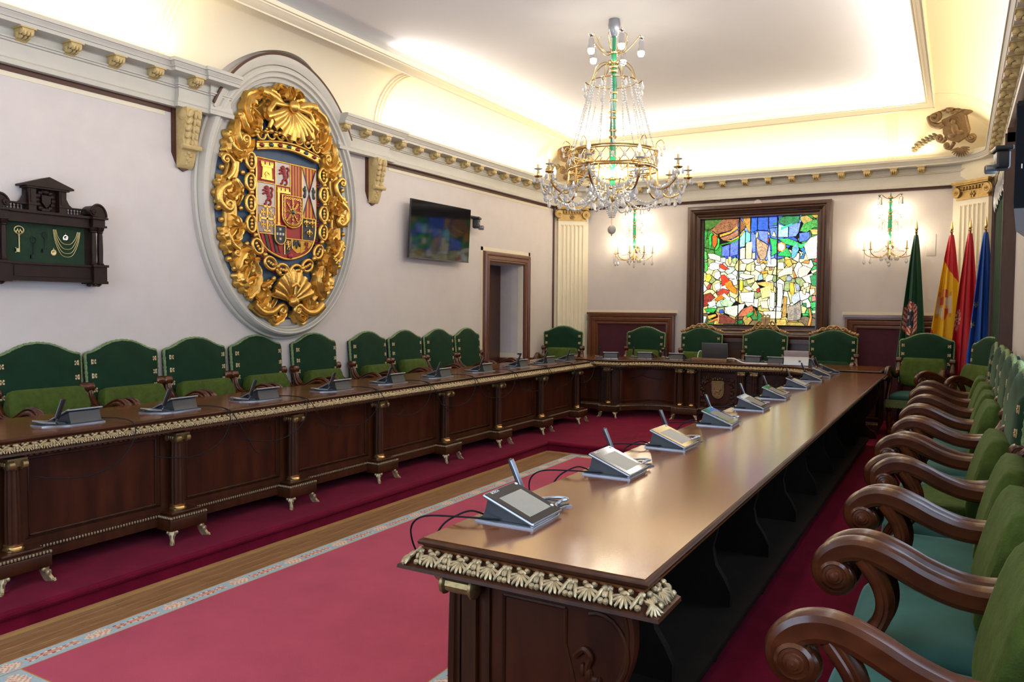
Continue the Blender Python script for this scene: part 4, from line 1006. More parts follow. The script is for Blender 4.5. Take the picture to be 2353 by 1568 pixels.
def strap(m):
    R = []
    for k in range(49):
        a = .22+2.66*k/48; wob = .012*math.sin(k*.9)
        R.append([W3(*EL(A*1.0+wob, B*1.0+wob, a), w) for A, B, w in ((.60, .86, W0-.01), (.605, .865, W0+.035), (.62, .88, W0+.045), (.635, .895, W0+.035), (.715, .975, W0+.035), (.73, .99, W0+.045), (.745, 1.005, W0+.035), (.75, 1.01, W0-.01))])
    m.rings(R, False, False)
both(strap, 'gilded_strapwork', M_goldd)
def outer(m):
    rnd = random.Random(2)
    for k in range(13):
        a = .30+2.62*k/12; s = 1 if k % 2 else -1
        P = []
        for j in range(5):
            t = j/4; aa = a+s*(.19*t); rr = .96+.055*math.sin(t*PI)*1.2-(.11*t*t); P.append(EL(.76*rr, 1.03*rr, aa))
        leaf(m, P, .075+.015*(k % 3 == 0), .075, 4, W0+.015, .04)
        c = EL(.80, 1.06, a+.05); m.ell(W3(c[0], c[1], W0+.035), (.035, .028, .028), 8, 5)
        c = EL(.78, 1.045, a-.07); m.ell(W3(c[0], c[1], W0+.03), (.03, .022, .026), 8, 5)
both(outer, 'acanthus_border', M_gold)
def inner(m):
    leaf(m, [(.30, .99), (.44, .93), (.50, .82), (.46, .70), (.37, .66)], .075, .09, 5, W0+.02)
    leaf(m, [(.36, 1.00), (.26, .98), (.20, .90), (.22, .82)], .06, .09, 4, W0+.03)
    leaf(m, [(.56, .78), (.52, .66), (.44, .60), (.36, .63)], .06, .08, 4, W0+.02)
    leaf(m, [(.60, .70), (.62, .56), (.56, .46), (.46, .47), (.45, .55)], .065, .09, 5, W0+.03)
    scroll(m, [(.70, .52), (.63, .44), (.55, .43), (.48, .50)], .035, .010, .05, -1, 1.2, .05)
    leaf(m, [(.66, .38), (.58, .34), (.52, .40), (.50, .46)], .045, .06, 3)
    # side C scrolls
    scroll(m, [(.70, .12), (.79, .06), (.80, -.04), (.74, -.10)], .045, .012, .05, -1, 1.3, .05)
    scroll(m, [(.72, .16), (.66, .22), (.64, .30), (.70, .36)], .030, .008, .05, -1, 1.2, .045)
    leaf(m, [(.62, .18), (.55, .12), (.55, .02), (.60, -.06)], .05, .06, 4)
    leaf(m, [(.66, -.14), (.58, -.18), (.56, -.28), (.61, -.36)], .05, .07, 4)
    leaf(m, [(.62, -.62), (.58, -.50), (.50, -.44), (.46, -.50), (.50, -.56)], .075, .10, 5, W0+.02)
    scroll(m, [(.72, -.30), (.66, -.40), (.60, -.44)], .030, .010, .05, 1, 1.2, .04)
    leaf(m, [(.50, -.86), (.42, -.78), (.38, -.66), (.42, -.54), (.36, -.52)], .085, .09, 6, W0+.02)
    leaf(m, [(.40, -.98), (.30, -.92), (.26, -.82), (.31, -.76)], .06, .08, 4, W0+.02)
    scroll(m, [(.44, -.93), (.34, -1.0), (.22, -1.0), (.13, -.94)], .050, .014, .05, 1, 1.3, .05)
    leaf(m, [(.04, -.98), (.10, -1.05), (.18, -1.09), (.22, -1.04)], .055, .08, 4, W0+.02)
    leaf(m, [(.03, 1.0), (.05, 1.07), (.12, 1.10), (.17, 1.05)], .05, .09, 4, W0+.03)
    leaf(m, [(.0, .98), (.03, 1.06), (.01, 1.12)], .03, .09, 3, W0+.04)
    scroll(m, [(.34, 1.0), (.22, .99), (.12, .95), (.07, .90)], .050, .014, .06, 1, 1.2, .045)
both(inner, 'acanthus_scrolls', M_gold)
def ringleaf(m):
    for k in range(11):
        a = .55+2.05*k/10; s = -1 if k % 2 else 1
        P = [EL(.66*(1-.055*j), .90*(1-.05*j), a+s*.05*j) for j in range(4)]
        leaf(m, P, .055, .07, 3, W0+.025, .03)
        c = EL(.555, .79, a+.09); m.ell(W3(c[0], c[1], W0+.03), (.028, .024, .024), 8, 5)
both(ringleaf, 'acanthus_sprays', M_gold)
# shells
sh = MB()
for k in range(13):
    a = -1.05+2.1*k/12; L = .29+.02*math.cos(k*PI); P = []
    for j in range(6):
        t = j/5; P.append(W3(math.sin(a)*L*t*(1+.15*t), .93-math.cos(a)*L*t, W0+.07+.05*math.sin(t*PI*.8)))
    sh.tube(P, [.012+.030*j/5 for j in range(6)], 8)
for sx in (-1, 1): sh.tube([W3(*p, W0+.10) for p in ((sx*.05, .93), (sx*.22, .92), (sx*.28, .84), (sx*.25, .74), (sx*.28, .68))], [.02, .028, .03, .028, .02], 8)
for k in range(11): sh.ell(W3(-.25+.05*k, .645+.012*math.cos(k*PI), W0+.09), (.03, .024, .024), 7, 5)
sh.ell(W3(0, .93, W0+.13), (.05, .06, .06), 10, 7)
sh.obj('scallop_shell', M_gold, root, angle=60)
sh = MB()
for k in range(9):
    a = -1.25+2.5*k/8; L = .235; P = []
    for j in range(6):
        t = j/5; P.append(W3(math.sin(a)*L*t*1.05, -.90+math.cos(a)*L*t*1.18, W0+.06+.05*math.sin(t*PI*.8)))
    sh.tube(P, [.012+.036*j/5 for j in range(6)], 8)
for k in range(10):
    a = -1.4+2.8*k/9; sh.ell(W3(math.sin(a)*.275, -.90+math.cos(a)*.30, W0+.05), (.03, .026, .028), 7, 5)
sh.ell(W3(0, -.90, W0+.11), (.05, .06, .05), 10, 7); sh.tube([W3(-.05, -.76, W0+.13), W3(0, -.73, W0+.14), W3(.05, -.76, W0+.13)], .02, 8); sh.tube([W3(0, -.74, W0+.14), W3(0, -.83, W0+.13)], .018, 8)
sh.obj('grotesque_shell', M_gold, root, angle=60)
# strapwork pods around the shield
def pods(m):
    C = [(.455, .36, 0), (.462, .17, 0), (.462, -.02, 0), (.455, -.205, 0), (.385, -.40, -.6), (.235, -.545, -1.1), (.085, -.60, -1.4)]
    for i, (u, v, a) in enumerate(C):
        P = [W3(u+.052*math.cos(t)*math.cos(a)-.072*math.sin(t)*math.sin(a), v+.052*math.cos(t)*math.sin(a)+.072*math.sin(t)*math.cos(a), W0+.055) for t in [2*PI*k/18 for k in range(19)]]
        m.tube(P, .017, 8, caps=False)
        for s in (-1, 0, 1): m.ell(W3(u-math.sin(a)*s*.03, v+math.cos(a)*s*.03, W0+.06), (.018, .018, .018), 7, 5)
        if i < 6:
            n = C[i+1]; m.ell(W3((u+n[0])/2, (v+n[1])/2, W0+.07), (.024, .024, .024), 8, 6)
both(pods, 'strapwork_pods', M_gold)
M_tassel = mat('faded red paint', srgb(120, 38, 44), .6, noise=.1)
def tass(m):
    for (u, v, du, dv) in ((.415, .27, 1, .3), (.415, .08, 1, .2), (.415, -.12, 1, 0), (.40, -.30, 1, -.3), (.31, -.50, .6, -1), (.15, -.62, .3, -1)):
        for k in (-1, 0, 1): m.ell(W3(u+.02*k*abs(dv), v+.025*k*abs(du), W0+.02), (.014, .035, .014), 7, 5)
both(tass, 'red_tassels', M_tassel)
# crown
cr = MB(); arcp = lambda u: .475+.055*math.cos(u/.40*PI/2)
for dv, r in ((.0, .014), (.062, .012)): cr.tube([W3(u, arcp(u)+dv, W0+.075-.02*abs(u)/.4) for u in [-.39+.78*k/24 for k in range(25)]], r, 8)
cr.rings([[W3(u, arcp(u), W0+.06), W3(u, arcp(u)+.06, W0+.06), W3(u, arcp(u)+.06, W0), W3(u, arcp(u), W0)] for u in [-.39+.78*k/24 for k in range(25)]], True, True)
for k in range(7):
    u = -.345+.115*k; c0 = arcp(u)+.085; cr.tube([W3(u+.050*math.sin(t), c0+.055-.060*math.cos(t), W0+.07) for t in [-1.5+3.0*j/10 for j in range(11)]], .013, 7)
for k in range(8):
    u = -.40+.114*k; c0 = arcp(u)+.15
    for du, dv in ((-.018, 0), (.018, 0), (0, .022), (0, -.004)): cr.ell(W3(u+du, c0+dv, W0+.075), (.018, .016, .016), 7, 5)
cr.obj('crown', M_gold, root, angle=60)
cro = root.children[-1] if False else None
M_gem = mat('painted gems', (.8, .8, .8), .3, paint=True, coat=.4)
for k in range(7):
    gm = MB(); u = -.33+.11*k; gm.col = srgb(128, 24, 28) if k % 2 == 0 else srgb(18, 66, 62); gm.ell(W3(u, arcp(u)+.031, W0+.066), (.014, .028, .018), 8, 6); gm.obj('gem', M_gem, root, angle=60)
# ---- shield
S0 = W0+.03
def shield_poly(s=1.0):
    P = [(-.373, .41), (.373, .41), (.373, -.18)]
    P += [tuple(p)[:2] for p in smooth_path([Vector((.373, -.18, 0)), Vector((.352, -.29, 0)), Vector((.28, -.40, 0)), Vector((.15, -.465, 0)), Vector((0, -.495, 0)), Vector((-.15, -.465, 0)), Vector((-.28, -.40, 0)), Vector((-.352, -.29, 0)), Vector((-.373, -.18, 0))], 3)][1:]
    return [(u*s, v*s) for u, v in P]
def plate(m, poly, w0, w1, col=None):
    m.col = col; m.rings([[W3(u, v, w0) for u, v in poly], [W3(u, v, w1) for u, v in poly]])
shd = MB(); plate(shd, shield_poly(1.0), W0-.01, S0); sho = shd.obj('shield', mat('shield red', srgb(150, 40, 40), .5, noise=.1), root)
rim = MB(); rim.tube([W3(u, v, S0) for u, v in shield_poly(1.0)+[shield_poly(1.0)[0]]], .012, 8); rim.obj('shield_rim', M_gold, sho, angle=60)
RED, SIL, BLK, GLD, GRN = srgb(156, 34, 38), srgb(206, 196, 184), srgb(34, 42, 50), srgb(214, 160, 48), srgb(40, 62, 48)
def quarter(name, poly, col):
    m = MB(); plate(m, poly, S0-.002, S0+.006, col); return m.obj(name, M_paint, sho)
def rect(a, b, c, d): return [(a, c), (b, c), (b, d), (a, d)]
def lion(m, cu, cv, s, w=None, flip=1):
    w = w or S0+.012
    E = lambda u, v, ru, rv: m.ell(W3(cu+flip*u*s, cv+v*s, w), (.014*s/.1*.6, ru*s, rv*s), 8, 6)
    E(-.06, .42, .22, .20); E(-.22, .44, .12, .10); E(.0, .22, .22, .26); E(.08, -.05, .17, .28); E(.14, -.32, .20, .20)
    for pts in (((-.12, .18), (-.32, .26), (-.46, .20)), ((-.10, .05), (-.32, .02), (-.46, -.06)), ((.08, -.4), (-.12, -.5), (-.16, -.72), (-.34, -.76)), ((.22, -.42), (.30, -.58), (.22, -.76), (.06, -.80)), ((.26, -.30), (.42, -.1), (.36, .16), (.48, .36), (.36, .50), (.26, .42))):
        m.tube([W3(cu+flip*p.x*s, cv+p.y*s, w) for p in smooth_path([Vector((a, b, 0)) for a, b in pts], 4)], .075*s, 7)
def castle(m, u0, u1, v0, v1, w=None):
    w0 = S0+.004; w1 = (w or S0+.02); W_, H_ = u1-u0, v1-v0
    plate(m, [(u0+.12*W_, v0), (u1-.12*W_, v0), (u1-.18*W_, v0+.72*H_), (u0+.18*W_, v0+.72*H_)], w0, w1); plate(m, rect(u0+.04*W_, u1-.04*W_, v0, v0+.08*H_), w0, w1+.004); plate(m, rect(u0+.08*W_, u1-.08*W_, v0+.70*H_, v0+.82*H_), w0, w1+.004)
    for k in range(3):
        a = u0+(.06+.33*k)*W_; plate(m, rect(a, a+.24*W_, v0+.82*H_, v0+.90*H_), w0, w1)
        for j in range(3): plate(m, rect(a+.085*W_*j, a+(.085*j+.06)*W_, v0+.90*H_, v1), w0, w1)
    m.tube([W3((u0+u1)/2+.16*W_*math.cos(t), v0+.26*H_+.16*H_*math.sin(t), w1) for t in [PI*k/8 for k in range(9)]], .008, 6)
    plate(m, rect((u0+u1)/2-.12*W_, (u0+u1)/2+.12*W_, v0+.02*H_, v0+.30*H_), w1, w1+.006)
A0, A1, A2, A3, A4 = -.365, -.153, .034, .184, .365; B0, B1, B2, B3 = .402, .191, -.02, -.273
q = quarter('castle_quarter', rect(A0, A1, B1, B0), RED); m = MB(); castle(m, A0+.025, A1-.025, B1+.025, B0-.02); m.obj('castle', M_gold, q)
for nm, (a, b, c, d) in (('lion_quarter', (A1, A2, B1, B0)), ('lion_quarter', (A0, A1, B2, B1))):
    q = quarter(nm, rect(a, b, c, d), SIL); m = MB(); lion(m, (a+b)/2+.01, (c+d)/2+.005, .125); m.obj('lion', mat('lion red', srgb(140, 30, 36), .5), q, angle=60)
q = quarter('barred_quarter', rect(A2, A3, -.0, B0), GLD)
m = MB()
for k in range(4): plate(m, rect(A2+.014+.036*k, A2+.032+.036*k, .0, B0), S0+.004, S0+.010, RED)
m.obj('red_bars', M_paint, q)
q = quarter('saltire_quarter', rect(A3, A4, -.085, B0), GLD); cu, cv = (A3+A4)/2, (B0-.085)/2; m = MB()
for k in range(3): a = A3+.045+.045*k; plate(m, rect(a, a+.022, -.085, B0), S0+.004, S0+.009, RED)
plate(m, [(A3, -.085), (A3, B0), (cu, cv)], S0+.004, S0+.012, SIL); plate(m, [(A4, -.085), (cu, cv), (A4, B0)], S0+.004, S0+.012, SIL)
m.obj('saltire_field', M_paint, q)
m = MB()
for s in (-1, 1):
    m.tube([W3(cu-.09, cv+s*.24, S0+.013), W3(cu+.09, cv-s*.24, S0+.013)], .005, 6)
    m.ell(W3(cu+s*.055, cv, S0+.014), (.010, .016, .045), 8, 6); m.ell(W3(cu+s*.060, cv+.03, S0+.014), (.010, .028, .022), 8, 6); m.ell(W3(cu+s*.062, cv-.03, S0+.014), (.010, .022, .02), 8, 6); m.ell(W3(cu+s*.055, cv+.058, S0+.014), (.008, .010, .012), 8, 6)
m.obj('black_eagles', mat('black paint', srgb(36, 38, 44), .5), q, angle=60)
q = quarter('tower_quarter', rect(A1, A2+.02, -.30, B1), RED); m = MB(); plate(m, rect(A1+.02, A1+.045, -.16, B1-.06), S0+.004, S0+.018); plate(m, rect(A1+.015, A1+.05, -.19, -.16), S0+.004, S0+.02); plate(m, rect(A1+.015, A2-.01, B1-.07, B1-.05), S0+.004, S0+.02)
for k in range(3):
    a = A1+.02+.05*k; plate(m, rect(a, a+.038, B1-.05, B1-.035), S0+.004, S0+.018)
    for j in range(3): plate(m, rect(a+.014*j, a+.014*j+.009, B1-.035, B1-.02), S0+.004, S0+.018)
m.obj('tower', M_gold, q)
q = quarter('cross_quarter', [(A0, B2), (A0, -.17), (A0+.02, -.26), (A1, B3), (A1, B2)], srgb(168, 150, 150)); m = MB(); cx, cz = (A0+A1)/2, (B2+B3)/2+.01
plate(m, rect(cx-.009, cx+.009, cz-.11, cz+.11), S0+.004, S0+.018); plate(m, rect(cx-.085, cx+.085, cz-.009, cz+.009), S0+.004, S0+.018)
for s in (-1, 1): plate(m, rect(cx-.038, cx+.038, cz+s*.11-.008, cz+s*.11+.008), S0+.004, S0+.018); plate(m, rect(cx+s*.085-.008, cx+s*.085+.008, cz-.036, cz+.036), S0+.004, S0+.018)
for sx in (-1, 1):
    for sz in (-1, 1):
        a, b = cx+sx*.046, cz+sz*.056
        plate(m, rect(a-.005, a+.005, b-.026, b+.026), S0+.004, S0+.015); plate(m, rect(a-.022, a+.022, b-.005, b+.005), S0+.004, S0+.015)
        for s in (-1, 1): plate(m, rect(a-.011, a+.011, b+s*.026-.004, b+s*.026+.004), S0+.004, S0+.015); plate(m, rect(a+s*.022-.004, a+s*.022+.004, b-.012, b+.012), S0+.004, S0+.015)
m.obj('jerusalem_cross', M_gold, q)
q = quarter('lily_quarter', [(A3, -.30), (A4-.02, -.30), (A4, -.20), (A4, -.085), (A3, -.085)], BLK); m = MB()
for fu, fv in ((A3+.055, -.13), (A3+.135, -.13), (A3+.095, -.225)):
    m.ell(W3(fu, fv+.012, S0+.012), (.010, .011, .030), 8, 6); m.tube([W3(fu-.024, fv-.012, S0+.013), W3(fu+.024, fv-.012, S0+.013)], .005, 6); m.ell(W3(fu, fv-.030, S0+.012), (.008, .008, .014), 7, 5)
    for s in (-1, 1): m.tube([W3(p.x, p.y, S0+.012) for p in smooth_path([Vector((fu, fv-.012, 0)), Vector((fu+s*.014, fv+.014, 0)), Vector((fu+s*.030, fv+.014, 0)), Vector((fu+s*.034, fv-.004, 0))], 4)], .007, 6)
m.obj('golden_lilies', M_gold, q, angle=60)
# chains inescutcheon
def mini(u, v, w, h):
    return [(u-w, v+h), (u+w, v+h), (u+w, v-h*.3)]+[(u+w*math.cos(t), v-h*.3-h*.7*math.sin(t)) for t in [PI*k/8 for k in range(1, 8)]]+[(u-w, v-h*.3)]
ip = mini(.046, -.045, .128, .150); m = MB(); plate(m, ip, S0, S0+.022, RED); q = m.obj('chain_escutcheon', M_paint, sho)
g = MB(); g.tube([W3(u, v, S0+.024) for u, v in ip+[ip[0]]], .008, 7)
def chain(a, b):
    a = Vector(a); b = Vector(b); L = (b-a).length; n = max(2, int(L/.026)); d = (b-a)/n; an = math.atan2(d.y, d.x)
    for k in range(n):
        c = a+d*(k+.5); g.tube([W3(c.x+.015*math.cos(t)*math.cos(an)-.008*math.sin(t)*math.sin(an), c.y+.015*math.cos(t)*math.sin(an)+.008*math.sin(t)*math.cos(an), S0+.027+(.003 if k % 2 else 0)) for t in [2*PI*j/8 for j in range(9)]], .0042, 5, caps=False)
cc = (.046, -.045); ring = inset(ip, .024)
for k in range(8):
    a = k*PI/4; chain((cc[0]+.022*math.cos(a), cc[1]+.022*math.sin(a)), (cc[0]+(.10 if k % 2 == 0 else .095)*math.cos(a), cc[1]+(.125 if k % 2 == 0 else .12)*math.sin(a)))
for a, b in zip(ring, ring[1:]+ring[:1]): chain(a, b)
g.obj('golden_chains', M_gold, q, angle=60)
m = MB(); m.ell(W3(cc[0], cc[1], S0+.03), (.016, .020, .024), 10, 7); m.obj('green_gem', mat('emerald paint', srgb(22, 72, 66), .3, coat=.5), q)
ip = mini(-.105, -.275, .066, .088); m = MB(); plate(m, ip, S0, S0+.018, BLK)
for du, dv in ((0, .045), (0, 0), (0, -.045), (-.036, 0), (.036, 0)): plate(m, rect(-.105+du-.011, -.105+du+.011, -.265+dv-.011, -.265+dv+.011), S0+.018, S0+.022, SIL)
q = m.obj('small_escutcheon', M_paint, sho); g = MB(); g.tube([W3(u, v, S0+.02) for u, v in ip+[ip[0]]], .007, 7); g.obj('gilt_edge', M_gold, q, angle=60)
m = MB()
for k in range(5):
    a = -.33+.045*k; plate(m, [(a, -.275), (a+.024, -.275), (a+.024+.05, -.44), (a+.05, -.44)], S0+.003, S0+.008, GRN if k % 2 else srgb(150, 30, 40))
m.obj('striped_quarter', M_paint, sho)
q = quarter('black_lion_quarter', [(-.045, -.30), (.045, -.30), (.045, -.40), (.0, -.44), (-.045, -.45)], BLK); m = MB(); lion(m, .0, -.355, .062); m.obj('lion', M_gold, q, angle=60)
q = quarter('eagle_quarter', [(.05, -.30), (.165, -.30), (.165, -.42), (.12, -.43), (.07, -.40)], GLD); m = MB(); m.ell(W3(.108, -.355, S0+.012), (.008, .014, .035), 8, 6)
for s in (-1, 1): m.ell((0, 0, 0), (.008, .016, .038), 8, 6, T(*W3(.108+s*.030, -.335, S0+.012)) @ RX(s*.5))
m.obj('eagle', mat('black paint'), q, angle=60)
q = quarter('red_lion_quarter', [(.17, -.30), (.335, -.30), (.29, -.36), (.17, -.43)], GLD); m = MB(); lion(m, .235, -.345, .055); m.obj('lion', mat('lion red'), q, angle=60)
m = MB(); m.ell(W3(.03, -.462, S0+.008), (.014, .030, .030), 10, 7); m.obj('pomegranate', mat('lion red'), sho)
lines = MB()
for a, b in (((A0, B1), (A2, B1)), ((A0, B2), (A1, B2)), ((A1, B0), (A1, B3)), ((A2, B0), (A2, .10)), ((A3, B0), (A3, -.30)), ((A3, -.085), (A4, -.085)), ((A0+.02, B3), (A1-.02, B3)), ((-.04, -.30), (A4-.02, -.30)), ((-.04, -.30), (-.04, -.45)), ((.05, -.30), (.06, -.39))): lines.tube([W3(*a, S0+.008), W3(*b, S0+.008)], .006, 6)
lines.obj('gilt_lines', M_gold, sho, angle=60)
